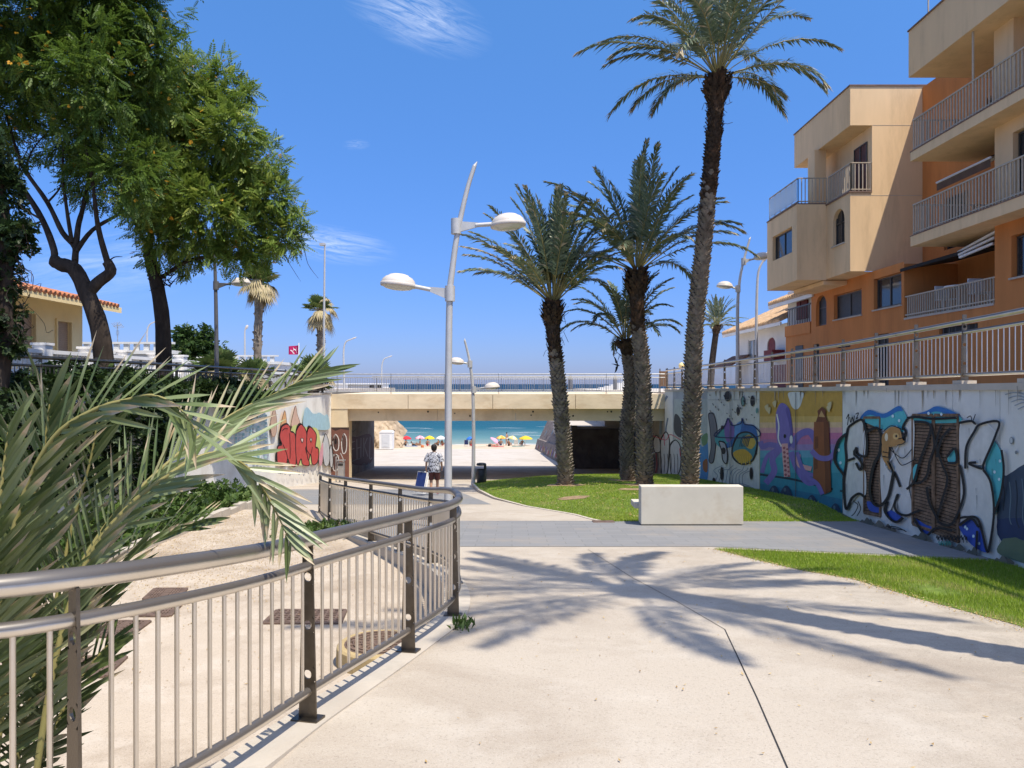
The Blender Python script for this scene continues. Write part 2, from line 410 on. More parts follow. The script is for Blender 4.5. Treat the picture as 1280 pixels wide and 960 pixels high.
# concrete retaining edge under the curved railing
mb = MB()
pts = [p for p in FC]
for i, (a, b) in enumerate(zip(pts, pts[1:])):
    for p in (a, b): pass
    v = []
    for p in (a, b):
        y = p.y
        v += [(p.x - EDGE, y, fbase(y)), (p.x + .12, y, fbase(y)), (p.x - EDGE, y, zpit(y) - .3), (p.x + .12, y, zpath(y) - .002)]
    mb.add(v, [(0, 1, 5, 4), (0, 4, 6, 2), (1, 5, 7, 3)])
KERBW = mb.build('retaining_kerb', M_kerb)
tag(KERBW, 'curved weathered concrete retaining edge carrying the steel railing', 'kerb')

# ------------------------------------------------------------------ street level, beach, sea
mb = MB(); mb.box(-160, -40, -14, -9.75, 51.4, -.47); tag(mb.build('street_ground', M_asph), kind='structure')
mb = MB(); mb.box(-160, 51.4, -14, -17.5, 97, -.5); mb.box(-160, 97.01, -14, -15.9, 103.4, -.51); tag(mb.build('promenade_ground', M_promen), kind='structure')
mb = MB(); mb.box(8.35, -40, -14, 160, 51.4, -.42); tag(mb.build('pavement', M_promen), kind='structure')
mb = MB(); mb.box(6.3, 51.6, -14, 160, 78, -.46); tag(mb.build('promenade_terrace', M_promen), kind='structure')
# bed rock under everything so that no gap shows
mb = MB(); mb.box(-9.75, -40, -14, 8.35, 51, -9.0); tag(mb.build('bedrock', M_soil), kind='structure')
def zbeach(x, y): return zpath(y) - .01 + .12 * math.sin(x * .31 + y * .2) * min(1, max(0, (y - 88) / 6)) * .5
ys = fr(60, 150, 1.5)
sheet('beach', M_sand, ys, lambda y: -160, lambda y: 160, zbeach, 90)
# rough sand ripples close to the promenade edge are part of the sheet

def sea_mat():
    m, nt, out = newmat('sea_water')
    co = N(nt, 'ShaderNodeTexCoord').outputs['Object']; s = nt.nodes.new('ShaderNodeSeparateXYZ'); nt.links.new(co, s.inputs[0])
    n0 = N(nt, 'ShaderNodeTexNoise', i_Scale=.02, i_Detail=4.); mp = N(nt, 'ShaderNodeMapping'); mp.inputs['Scale'].default_value = (.35, 1.2, 1)
    nt.links.new(co, mp.inputs[0]); nt.links.new(mp.outputs[0], n0.inputs['Vector'])
    a = nt.nodes.new('ShaderNodeMath'); a.operation = 'MULTIPLY_ADD'; nt.links.new(n0.outputs['Fac'], a.inputs[0]); a.inputs[1].default_value = 60; nt.links.new(s.outputs[1], a.inputs[2])
    cr = N(nt, 'ShaderNodeValToRGB')
    st = [(0, (.26, .30, .26)), (.03, (.10, .20, .20)), (.12, (.014, .088, .12)), (.35, (.004, .040, .075)), (1, (.003, .028, .06))]
    while len(cr.color_ramp.elements) < len(st): cr.color_ramp.elements.new(.5)
    for e, (p, c) in zip(cr.color_ramp.elements, st): e.position = p; e.color = (*c, 1)
    nt.links.new(ramp(nt, a.outputs[0], 132, 520), cr.inputs[0])
    b = N(nt, 'ShaderNodeBsdfPrincipled', i_Roughness=.5); nt.links.new(cr.outputs[0], b.inputs[0]); b.inputs['Specular IOR Level'].default_value = .10
    bumps = None
    for sc, st_, dist in ((.55, (.25, 1, 1), .5), (.12, (.3, 1, 1), 1.2)):
        n = N(nt, 'ShaderNodeTexNoise', i_Scale=sc, i_Detail=5., i_Roughness=.6); q = N(nt, 'ShaderNodeMapping'); q.inputs['Scale'].default_value = st_
        nt.links.new(co, q.inputs[0]); nt.links.new(q.outputs[0], n.inputs['Vector'])
        bp = N(nt, 'ShaderNodeBump', i_Strength=.8, i_Distance=dist); nt.links.new(n.outputs['Fac'], bp.inputs['Height'])
        if bumps: nt.links.new(bumps, bp.inputs['Normal'])
        bumps = bp.outputs[0]
    nt.links.new(bumps, b.inputs['Normal']); nt.links.new(b.outputs[0], out.inputs[0]); return m
ysea = [97, 104, 112, 125, 150, 200, 300, 600, 1500, 5000, 15000, 40000]
sheet('sea', sea_mat(), ysea, lambda y: -max(400, y * 1.2), lambda y: max(400, y * 1.2), lambda x, y: -8.42, 4)
M_foam = mat('sea_foam', (.75, .76, .75), .8, 0, .1, 2, .3, 10)
mb = MB(); pv = []
for i in range(161):
    x = -80 + i; y0 = 105.6 + .5 * math.sin(x * .23) + .35 * math.sin(x * .71 + 1); wd = .55 + .35 * math.sin(x * .37 + 2)
    pv.append((x, y0, y0 + max(.12, wd)))
mb.add([(x, y, -8.40) for x, y, _ in pv] + [(x, y, -8.40) for x, _, y in pv], [(i, i + 1, 162 + i, 161 + i) for i in range(160)])
for k in range(40):
    x = random.uniform(-60, 40); y0 = random.uniform(108, 150); L_ = random.uniform(2, 9); n = 8
    mb.add([(x + L_ * i / n, y0 + .3 * math.sin(i * .9 + k), -8.405) for i in range(n + 1)] + [(x + L_ * i / n, y0 + .3 * math.sin(i * .9 + k) + .35 * math.sin(math.pi * i / n) + .05, -8.405) for i in range(n + 1)], [(i, i + 1, n + 2 + i, n + 1 + i) for i in range(n)])
tag(mb.build('surf_foam', M_foam), kind='stuff')
# ------------------------------------------------------------------ lawns
M_grass = leafmat('grass_blades', [(0, (.15, .21, .02)), (.5, (.28, .39, .035)), (.85, (.42, .50, .07)), (1, (.50, .42, .18))], .6, .3, .2)
ys = fr(16.45, 42, .35)
sheet('lawn', M_turf, ys, lawnXL, lambda y: wallX(y) + .1, zlawn, 24)
def nearTop(x): return 12.06 - .35 * max(0, x - 3.2)
def zn(x, y): return -1.65 - .08 * y + .005
vs, fs = [], []
rows = fr(-6, 12.06, .3); nc = 10
for y in rows:
    xl = nearXL(y); xr = max(xl + .01, min(wallX(y) + .1, 3.2 + (12.06 - y) / .35))
    for j in range(nc + 1): vs.append((xl + (xr - xl) * j / nc, y, zn(0, y)))
for i in range(len(rows) - 1):
    for j in range(nc): k = i * (nc + 1) + j; fs.append((k, k + 1, k + nc + 2, k + nc + 1))
tag(np_mesh('lawn_strip', vs, fs, M_turf), kind='structure')
# kerb edge round the large lawn
mb = MB(); pts = [Vector((lawnXL(y), y)) for y in fr(16.45, 41.9, .5)]
v = []
for i, p in enumerate(pts):
    t = (pts[min(i + 1, len(pts) - 1)] - pts[max(i - 1, 0)]).normalized(); s = Vector((-t.y, t.x)) * .09
    z = -1.65 - .08 * p.y
    q = p + s
    v += [(q.x, q.y, z + .015), (p.x, p.y, z + .015), (q.x, q.y, zpath(q.y) - .1)]
n = len(pts)
mb.add(v, [(3 * i, 3 * i + 1, 3 * i + 4, 3 * i + 3) for i in range(n - 1)] + [(3 * i, 3 * i + 3, 3 * i + 5, 3 * i + 2) for i in range(n - 1)])
tag(mb.build('kerb', M_conc), kind='structure')

PALMS = [(707, 27.0), (785, 30.5), (806, 27.0), (862, 25.6)]     # trunk feet: pixel column, depth
BARE = [((px - 640) / F * d, d, .75) for px, d in PALMS] + [(1.75, 21.5, .45), (5.2, 19.0, .3), (3.9, 24.3, .5)]
def blades(name, n, sampler, h, wdt, zf, far=False):
    x, y = sampler(n); z = np.array([zf(a, b) for a, b in zip(x, y)])
    n = len(x)
    ang = rng.uniform(0, 2 * np.pi, n); lean = rng.normal(0, .5, (n, 2)); hh = h * rng.uniform(.5, 1.25, n); ww = wdt * rng.uniform(.7, 1.3, n)
    dx = np.cos(ang) * ww; dy = np.sin(ang) * ww
    a = np.stack([x - dx, y - dy, z - .01], 1); b = np.stack([x + dx, y + dy, z - .01], 1)
    t = np.stack([x + lean[:, 0] * hh * .7, y + lean[:, 1] * hh * .7, z + hh], 1)
    v = np.stack([a, b, t], 1).reshape(-1, 3); f = np.arange(3 * n).reshape(-1, 3)
    clump = .5 + .5 * np.sin(x * 1.7 + 1.3 * np.sin(y * .9)) * np.sin(y * 1.3 + np.cos(x * 2.1))
    va = np.clip(rng.beta(2, 2.4, n) * .75 + clump * .25, 0, 1); va[rng.random(n) < .05] = .97
    dry = np.sin(x * 2.9 + 2 * np.sin(y * .7)) * np.sin(y * 1.7 + 1.5 * np.sin(x * 1.1)) + rng.normal(0, .18, n); va = np.where(dry > .72, np.clip(va + .38, 0, 1), va)
    return tag(np_mesh(name, v, f, M_grass, var=np.repeat(va, 3)), kind='stuff')
def s_near(n):
    y = rng.uniform(5.2, 12.05, n); x = rng.uniform(3.2, 7.0, n)
    xl = np.array([nearXL(b) for b in y]) + rng.normal(.05, .06, n); xr = np.array([wallX(b) for b in y]) - .02
    k = (x > xl) & (x < xr) & (y < 12.06 - .35 * np.maximum(0, x - 3.2) + rng.normal(0, .03, n))
    k &= ~(((x - 4.75) ** 2 + (y - 8.6) ** 2 * .5) < rng.uniform(.0, .1, n))
    return x[k], y[k]
def s_far(n):
    y = 16.3 + 25.4 * rng.random(n) ** 1.35; xl = np.array([lawnXL(b) for b in y]); xr = np.array([wallX(b) for b in y])
    x = xl - .03 + (xr - xl) * rng.random(n)
    k = np.ones(n, bool)
    for bx, by, r in BARE: k &= ((x - bx) ** 2 + ((y - by) * .8) ** 2) > (r * rng.uniform(.75, 1.15, n)) ** 2
    return x[k], y[k]
blades('grass', 120000, s_near, .043, .0035, zn)
blades('grass', 110000, s_far, .042, .007, zlawn)
# bare patches of soil on the lawn
mb = MB()
for bx, by, r in BARE:
    k = 14; ring = [(bx + r * 1.05 * math.cos(a) * random.uniform(.8, 1.15), by + r * 1.2 * math.sin(a) * random.uniform(.8, 1.15)) for a in [2 * math.pi * i / k for i in range(k)]]
    mb.add([(x, y, zlawn(x, y) + .012) for x, y in ring] + [(bx, by, zlawn(bx, by) + .02)], [(i, (i + 1) % k, k) for i in range(k)])
tag(mb.build('bare_soil', M_soil), kind='structure')

# leaf litter on the court floor and scattered bits on the path
M_litter = leafmat('dry_leaves', [(0, (.30, .19, .075)), (.6, (.45, .31, .13)), (1, (.58, .47, .26))], .8, .1, .1)
def litter(name, x, y, zf, s):
    n = len(x); a = rng.uniform(0, 2 * np.pi, n); L = s * rng.uniform(.5, 1.4, n); W = L * .4
    c, sn = np.cos(a), np.sin(a); z = np.array([zf(p, q) for p, q in zip(x, y)]) + .008
    v = np.stack([np.stack([x + c * L, y + sn * L, z + rng.uniform(0, .015, n)], 1), np.stack([x - sn * W, y + c * W, z], 1),
                  np.stack([x - c * L, y - sn * L, z + rng.uniform(0, .01, n)], 1), np.stack([x + sn * W, y - c * W, z], 1)], 1)
    return tag(np_mesh(name, v, np.arange(4 * n).reshape(-1, 4), M_litter, var=np.repeat(rng.random(n), 4)), kind='stuff')
n = 20000; x = rng.uniform(-7.0, -1.6, n); y = rng.uniform(7, 18.3, n)
edge = np.array([fenceX(b) for b in y]) - .3
keep = (x < edge) & (rng.random(n) < np.clip(.06 + .9 * np.clip((-x - 2.6) / 1.6, 0, 1) * np.clip((y - 9) / 2.5, 0, 1), 0, 1))
litter('leaf_litter', x[keep], y[keep], lambda a, b: zpit(b), .014)
n = 260; x = rng.uniform(-.5, 4.5, n); y = rng.uniform(3, 12, n)
k = x > np.array([fenceX(b) for b in y]) + .1
litter('leaf_bits', x[k], y[k], lambda a, b: zpath(b), .014)
y = rng.uniform(5, 12, 1500); x = np.array([nearXL(b) for b in y]) + rng.normal(-.03, .09, 1500); litter('soil_crumbs', x, y, lambda a, b: zpath(b) + .003, .012)
y = rng.uniform(17, 34, 700); x = np.array([lawnXL(b) for b in y]) + rng.uniform(.1, 6, 700); k = x < 7.2; litter('leaf_bits', x[k], y[k], lambda a, b: zlawn(a, b) + .03, .035)
# ------------------------------------------------------------------ steel railings
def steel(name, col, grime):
    """stainless steel with a darker, duller tone on its upward faces"""
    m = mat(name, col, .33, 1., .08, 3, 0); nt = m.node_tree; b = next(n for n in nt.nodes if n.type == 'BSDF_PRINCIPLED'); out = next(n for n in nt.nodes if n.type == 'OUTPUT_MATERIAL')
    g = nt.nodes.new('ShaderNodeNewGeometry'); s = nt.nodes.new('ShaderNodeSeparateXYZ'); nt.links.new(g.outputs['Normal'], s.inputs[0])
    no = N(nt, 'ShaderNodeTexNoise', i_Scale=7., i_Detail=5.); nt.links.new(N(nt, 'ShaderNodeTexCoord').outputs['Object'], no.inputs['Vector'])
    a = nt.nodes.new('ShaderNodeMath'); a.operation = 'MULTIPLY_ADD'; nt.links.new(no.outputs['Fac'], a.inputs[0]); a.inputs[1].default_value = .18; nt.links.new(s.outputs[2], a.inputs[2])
    d = N(nt, 'ShaderNodeBsdfPrincipled', i_Roughness=.45, i_Metallic=.15); d.inputs['Base Color'].default_value = (*grime, 1)  # darker, duller tone mixed in on upward faces
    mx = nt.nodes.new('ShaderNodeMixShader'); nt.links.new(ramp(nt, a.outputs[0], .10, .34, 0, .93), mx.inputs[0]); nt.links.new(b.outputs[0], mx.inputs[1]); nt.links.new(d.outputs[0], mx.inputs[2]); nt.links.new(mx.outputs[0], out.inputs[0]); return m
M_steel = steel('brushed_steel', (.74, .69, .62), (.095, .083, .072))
M_steel_d = mat('weathered_steel', (.17, .145, .115), .42, 1., .22, 6, .1, 90)
M_galv = mat('galvanised_steel', (.42, .42, .41), .45, .8, .12, 8, .05, 90)

def holed_plate(wb, wt, H, holes, r, th):
    """flat tapered post plate with round holes, in the local xz plane"""
    mb = MB(); wf = lambda z: (wb + (wt - wb) * z / H) / 2
    zs = [0.]; 
    for h in holes: zs += [h - r * 1.8, h + r * 1.8]
    zs.append(H)
    for y, sgn in ((-th / 2, 1), (th / 2, -1)):
        for i in range(0, len(zs) - 1, 2):
            a, b = zs[i], zs[i + 1]
            mb.add([(-wf(a), y, a), (wf(a), y, a), (wf(b), y, b), (-wf(b), y, b)], [(0, 1, 2, 3)])
        for h in holes:
            n = 16; ci, ou = [], []
            for k in range(n):
                t = 2 * math.pi * (k + .5) / n; c, s = math.cos(t), math.sin(t); q = 1 / max(abs(c), abs(s))
                ci.append((r * c, y, h + r * s)); z = h + r * 1.8 * s * q; ou.append((c * q * wf(z), y, z))
            mb.add(ci + ou, [(k, (k + 1) % n, n + (k + 1) % n, n + k) for k in range(n)])
    for h in holes:
        n = 16; c = [(r * math.cos(2 * math.pi * (k + .5) / n), h + r * math.sin(2 * math.pi * (k + .5) / n)) for k in range(n)]
        mb.add([(x, -th / 2, z) for x, z in c] + [(x, th / 2, z) for x, z in c], [(k, (k + 1) % n, n + (k + 1) % n, n + k) for k in range(n)])
    for s in (-1, 1): mb.add([(s * wb / 2, -th / 2, 0), (s * wb / 2, th / 2, 0), (s * wt / 2, th / 2, H), (s * wt / 2, -th / 2, H)], [(0, 1, 2, 3)])
    mb.add([(-wt / 2, -th / 2, H), (wt / 2, -th / 2, H), (wt / 2, th / 2, H), (-wt / 2, th / 2, H)], [(0, 1, 2, 3)])
    return mb
pm = holed_plate(.115, .062, 1.04, (.27, .565, .85), .027, .014); pm.box(-.085, -.055, 0, .085, .055, .012)
POST = pm.build('post', M_steel_d); POST_ME = POST.data; bpy.data.objects.remove(POST)
pm = MB(); pm.tube([(0, 0, 0), (0, 0, .74)], .0105, 7)
BAR = pm.build('baluster', M_steel); BAR_ME = BAR.data; bpy.data.objects.remove(BAR)

class Path2:
    def __init__(s, pts):
        s.p = [Vector((p[0], p[1])) for p in pts]; s.L = [0]
        for a, b in zip(s.p, s.p[1:]): s.L.append(s.L[-1] + (b - a).length)
        s.len = s.L[-1]
    def at(s, d):
        d = min(max(d, 0), s.len - 1e-6)
        for i in range(len(s.p) - 1):
            if d <= s.L[i + 1] or i == len(s.p) - 2:
                t = (d - s.L[i]) / max(1e-9, s.L[i + 1] - s.L[i]); v = s.p[i + 1] - s.p[i]
                return s.p[i] + v * t, math.atan2(v.y, v.x)
    def near(s, q):
        best = min(range(int(s.len / .05) + 1), key=lambda k: (s.at(k * .05)[0] - Vector(q)).length); return best * .05

def put(me, name, parent, loc, rz=0, sc=(1, 1, 1)):
    o = bpy.data.objects.new(name, me); COL.objects.link(o); o.parent = parent
    o.location = Vector(loc) - wloc(parent); o.rotation_euler = (0, 0, rz); o.scale = sc; return o

def railing(name, label, path, zf, post_s, hs, rr, bar_gap, single=0, bar_r=.0105, bar_from=0, post_turn=90, post_h=1., group=None, mats=None):
    """hs: heights of top, middle and bottom rail; single: how many balusters become objects of their own"""
    p0 = path.at(0)[0]; T = thing(name, label, 'railing', (p0.x, p0.y, zf(p0.x, p0.y)), group)
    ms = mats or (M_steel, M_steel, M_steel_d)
    step = .22 if path.len < 30 else .5
    ss = fr(0, path.len, step)
    for h, r, nm in zip(hs, rr, ('top_rail', 'middle_rail', 'bottom_rail')):
        if r is None: continue
        mb = MB(); pts = []
        for s in ss: q, _ = path.at(s); pts.append((q.x, q.y, zf(q.x, q.y) + h))
        mb.tube(pts, r, 12); mb.build(nm, ms[0], T)
    for s in post_s:
        q, a = path.at(s); put(POST_ME, 'post', T, (q.x, q.y, zf(q.x, q.y)), a + R(post_turn), (1, 1, post_h))
    n = int(path.len / bar_gap); cnt = 0; rest = MB()
    edges = sorted([0] + list(post_s) + [path.len]); bays = {}
    for k in range(n + 1):
        s = k * bar_gap
        if s < bar_from or any(abs(s - p) < bar_gap * .42 for p in post_s): continue
        q, a = path.at(s); z0 = zf(q.x, q.y) + hs[2]; L = hs[1] - hs[2]
        if cnt < single: put(BAR_ME, 'baluster', T, (q.x, q.y, z0), 0, (bar_r / .0105, bar_r / .0105, L / .74)); cnt += 1
        elif single: rest.tube([(q.x, q.y, z0), (q.x, q.y, z0 + L)], bar_r, 6, caps=False)
        else:
            b = max(i for i, e in enumerate(edges) if e <= s + 1e-6); bays.setdefault(b, MB()).tube([(q.x, q.y, z0), (q.x, q.y, z0 + L)], bar_r, 5, caps=False)
    if rest.v: tag(rest.build('balusters', ms[1], T), kind='stuff')
    for b in sorted(bays): bays[b].build('baluster_panel', ms[1], T)
    return T

fp = Path2([p for p in FC if p.y > 1.9])
posts = [fp.near(q) for q in ((-1.635, 2.85), (-1.22, 4.53), (-.82, 6.05), (-.57, 7.3), (-.66, 9.0), (-1.22, 11.2), (-1.86, 12.6), (-2.58, 13.9), (-3.35, 15.3), (-3.95, 16.5), (-4.55, 18.1))]
fz = lambda x, y: fbase(y)
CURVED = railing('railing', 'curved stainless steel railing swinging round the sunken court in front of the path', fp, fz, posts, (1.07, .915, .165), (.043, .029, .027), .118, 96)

wp = Path2([(wallX(y) + .10, y) for y in fr(5, 39.6, .6)])
rz = lambda x, y: wallTop(y) + .04 + .055
ps = []
for px in (1290, 1206, 1144.6, 1095, 1054, 1019, 990, 965, 944, 925, 906, 889, 875.7, 864, 853, 843, 834):
    lo, hi = 5, 41
    for _ in range(40):
        m = (lo + hi) / 2
        if wallX(m) + .1 > (px - 640) / F * m: lo = m
        else: hi = m
    ps.append(wp.near((wallX(lo) + .1, lo)))
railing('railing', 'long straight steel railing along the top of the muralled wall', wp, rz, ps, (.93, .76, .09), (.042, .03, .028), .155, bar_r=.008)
lp = Path2([(-9.58, 4), (-9.58, 39.4)])
lz = lambda x, y: -.43
railing('railing', 'dull steel railing along the left wall beneath the street trees', lp, lz, fr(1, 34.4, 2.1), (.97, .80, .12), (.04, .028, .028), .14, mats=(M_steel_d, M_steel_d, M_steel_d))
BDZ = -.50
bz = lambda x, y: BDZ
for yb, lab in ((39.78, 'thin barred steel railing on the near edge of the concrete footbridge'), (51.3, 'thin barred steel railing on the seaward edge of the bridge deck')):
    bp = Path2([(-9.45, yb), (8.0, yb)])
    railing('railing', lab, bp, bz, fr(.3, 17.2, 2.8), (1.02, .84, .09), (.028, .022, .022), .125, bar_r=.009, post_turn=90, mats=(M_galv, M_galv, M_galv))

# ------------------------------------------------------------------ bridge
M_bridge = mat('bridge_concrete', (.72, .59, .41), .85, 0, .12, 1.0, .2, 30, .2, (.46, .29, .14), .75, .75, stretch=(.6, 1, 1.6))
M_bridge2 = mat('bridge_beam_concrete', (.66, .53, .35), .85, 0, .10, .9, .2, 30, .2, (.34, .22, .11), .5, .5)
B = thing('bridge', 'low sand coloured concrete bridge spanning the walkway before the beach', 'bridge', (0, 39.5, -6))
mb = MB(); xs = [-9.5, -5.4, -1.0, 3.3, 8.35]
for a, b in zip(xs, xs[1:]): mb.box(a + .012, 39.5, -1.29, b - .012, 39.85, -.52)
mb.box(-9.5, 39.85, -1.27, 8.35, 51.15, -.54); mb.box(-9.5, 51.15, -1.29, 8.35, 51.5, -.52)
mb.build('deck', M_bridge, B)
mb = MB()
for a, b in zip([-9.0, -6.6, -3.9, .2, 8.3], [-6.6, -3.9, .2, 8.3]): mb.box(a + .006, 39.82, -1.93, b - .006, 40.6, -1.285)
for x in (-8.6, -5, -1.5, 2, 5.5): mb.box(x, 40.6, -1.8, x + .8, 50.7, -1.275)
mb.box(-8.95, 50.7, -1.93, 8.3, 51.2, -1.285)
mb.box(-.55, 39.79, -1.92, .0, 39.83, -1.31)
mb.build('beam', M_bridge2, B)
mb = MB(); mb.box(-9.9, 39.53, -6.2, -8.56, 40.6, -1.285); mb.build('pier', M_bridge2, B)
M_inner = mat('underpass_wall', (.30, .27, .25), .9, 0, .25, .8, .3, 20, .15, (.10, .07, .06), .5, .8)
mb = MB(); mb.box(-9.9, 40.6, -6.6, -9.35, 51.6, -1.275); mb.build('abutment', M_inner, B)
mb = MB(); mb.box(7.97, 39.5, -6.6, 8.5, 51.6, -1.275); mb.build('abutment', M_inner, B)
mb = MB()
for x in (-7, -3, 1, 5): mb.tube([(x, 39.815, -1.55 - .1 * math.sin(x)), (x, 39.80, -1.55 - .1 * math.sin(x))], .035, 10)
for i, x in enumerate((-4.4, -2.2, 1.1, 3.2, 5.2, 6.6)): mb.tube([(x, 39.815, -1.45 - .22 * (i % 2)), (x, 39.806, -1.45 - .22 * (i % 2))], .05, 10)
mb.build('drain_hole', M_joint, B)
# ------------------------------------------------------------------ muralled walls
def wall_pt(px, py, off):                  # point on the right wall's face under a pixel
    k = (px - 640) / F; lo, hi = 4., 60.
    for _ in range(36):
        m = (lo + hi) / 2
        if wallX(m) - off > k * m: lo = m
        else: hi = m
    return Vector((k * lo, lo, (480 - py) / F * lo))
def left_pt(px, py, off):
    d = (-9.4 + off) * F / (px - 640); return Vector((-9.4 + off, d, (480 - py) / F * d))
def under_l(px, py, off):
    d = (-9.35 + off) * F / (px - 640); return Vector((-9.35 + off, d, (480 - py) / F * d))
def under_r(px, py, off):
    d = (7.97 - off) * F / (px - 640); return Vector((7.97 - off, d, (480 - py) / F * d))

class Canvas:
    """flat coats of paint on a wall face, each a thin layer just above the one below"""
    def __init__(s, fn, x0, y0, sc, base=.004): s.fn = fn; s.o = (x0, y0, sc); s.base = base; s.mb = MB(); s.mats = []; s.k = 0
    def px(s, p, off): return s.fn(s.o[0] + p[0] / s.o[2], s.o[1] + p[1] / s.o[2], off)
    def mi(s, c):
        m = paint(c)
        if m not in s.mats: s.mats.append(m)
        return s.mats.index(m)
    def off(s): s.k += 1; return s.base + .0007 * s.k
    def fill(s, pts, c, curve=True):
        o = s.off(); q = [(p.x, p.y) for p in catmull([(x, y, 0) for x, y in pts], 5, True)] if curve else pts
        v = [Vector((x, y, 0)) for x, y in q]; tr = tessellate_polygon([v])
        s.mb.add([s.px(p, o) for p in q], [tuple(t) for t in tr], s.mi(c)); return s
    def line(s, pts, w, c, curve=True, taper=False):
        o = s.off(); q = [Vector((p.x, p.y)) for p in (catmull([(x, y, 0) for x, y in pts], 6) if curve else [Vector((x, y, 0)) for x, y in pts])]
        vs = []; n = len(q)
        for i, p in enumerate(q):
            t = q[min(i + 1, n - 1)] - q[max(i - 1, 0)]; t = t / (t.length + 1e-9); u = Vector((-t.y, t.x)) * w / 2
            if taper: u *= 1 - .85 * i / (n - 1)
            vs += [s.px(p + u, o), s.px(p - u, o)]
        s.mb.add(vs, [(2 * i, 2 * i + 1, 2 * i + 3, 2 * i + 2) for i in range(n - 1)], s.mi(c)); return s
    def oval(s, x, y, rx, ry, c, n=14):
        return s.fill([(x + rx * math.cos(2 * math.pi * i / n), y + ry * math.sin(2 * math.pi * i / n)) for i in range(n)], c, False)
    def outline(s, pts, w, c): return s.line(list(pts) + [pts[0], pts[1]], w, c)
    def build(s, name, parent): return s.mb.build(name, s.mats, parent)

RW = thing('mural_wall', 'long grey retaining wall with painted murals and graffiti beside the lawn', 'wall', (7.9, 26, -3.5))
M_wallw = mat('wall_whitewash', (.70, .68, .62), .85, 0, .08, .8, .15, 40, .2, (.36, .34, .29), .7, .45)
M_wallg = mat('wall_grey', (.40, .41, .40), .85, 0, .10, .9, .15, 40, .2, (.26, .25, .22), .7, .5)
M_wally = mat('wall_ochre', (.50, .38, .15), .85, 0, .10, .9, .15, 40, .2, (.33, .24, .12), .7, .5)
def yof(px): return wall_pt(px, 500, 0).y
def wallseg(y0, y1, m, gap=.008):
    mb = MB(); yy = fr(y0 + gap, y1 - gap, .5); n = len(yy); v = []
    for y in yy:
        x = wallX(y); zt = wallTop(y) - .06; zb = -1.65 - .0905 * y - .7
        v += [(x, y, zt), (x, y, zb), (x + .34, y, zt), (x + .34, y, zb)]
    f = []
    for i in range(n - 1):
        a = 4 * i; b = a + 4
        f += [(a, b, b + 1, a + 1), (a, a + 2, b + 2, b), (a + 2, a + 3, b + 3, b + 2)]
    f += [(0, 1, 3, 2), (4 * n - 4, 4 * n - 2, 4 * n - 1, 4 * n - 3)]
    mb.add(v, f); return mb.build('wall_panel', m, RW)
SEG = [(4, yof(1330), M_wallw), (yof(1330), yof(1250), M_wallw), (yof(1250), yof(1191), M_wallw), (yof(1191), yof(1135), M_wallw), (yof(1135), yof(1053), M_wallw), (yof(1053), yof(994), M_wally),
       (yof(994), yof(949), M_wally), (yof(949), yof(912), M_wallw), (yof(912), yof(885), M_wallw), (yof(885), yof(841), M_wallg), (yof(841), 39.52, M_wallw)]
for a, b, m in SEG: wallseg(a, b, m)
mb = MB(); yy = fr(4, 39.5, .5); v = []                               # coping
for y in yy:
    x = wallX(y); z = wallTop(y)
    v += [(x - .035, y, z - .06), (x - .035, y, z + .04), (x + .40, y, z + .04), (x + .40, y, z - .06)]
n = len(yy); mb.add(v, [(4 * i + j, 4 * i + (j + 1) % 4, 4 * i + 4 + (j + 1) % 4, 4 * i + 4 + j) for i in range(n - 1) for j in range(4)] + [(0, 1, 2, 3)])
mb.build('coping', M_conc, RW)
mb = MB(); rs = [wp.at(s)[0] for s in ps]                              # concrete feet under the railing posts
for q in rs: mb.box(q.x - .12, q.y - .12, wallTop(q.y) + .04, q.x + .12, q.y + .12, wallTop(q.y) + .096)
mb.build('post_foot', M_conc, RW)

BK = (28, 28, 30); SIL = (208, 206, 198)
# --- louvred vents
M_rust = mat('rusty_louvre', (.20, .125, .075), .8, .0, .4, 9, .2, 60, .2, (.10, .055, .03), 2.5, .8)
M_vback = mat('vent_dark', (.02, .018, .016), .9, 0, .2, 4, 0)
def vent(px0, px1, t0, t1, b0, b1):
    a, b, c, d = wall_pt(px0, t0, 0), wall_pt(px1, t1, 0), wall_pt(px0, b0, 0), wall_pt(px1, b1, 0)
    V = MB(); o = Vector((-.003, 0, 0)); V.add([a + o, b + o, d + o, c + o], [(0, 1, 2, 3)])
    vb = V.build('vent', M_vback, RW); S = MB(); n = 34
    for i in range(n):
        p = a.lerp(c, (i + .5) / n); q = b.lerp(d, (i + .5) / n); h = (a.z - c.z) / n * .42
        o1 = Vector((-.004, 0, h)); o2 = Vector((-.017, 0, -h * .8)); S.add([p + o1, q + o1, q + o2, p + o2], [(0, 1, 2, 3)])
    S.build('slat', M_rust, vb); G = MB()
    for p, q in ((a, b), (c, d), (a, c), (b, d)): G.beam(p + Vector((-.010, 0, 0)), q + Vector((-.010, 0, 0)), .05, .05)
    G.build('frame', M_rust, vb)
vent(1081.5, 1101.5, 522, 522, 641, 645); vent(1142.5, 1168, 519, 519, 655, 664); vent(1170, 1199.5, 519, 519, 665, 677)

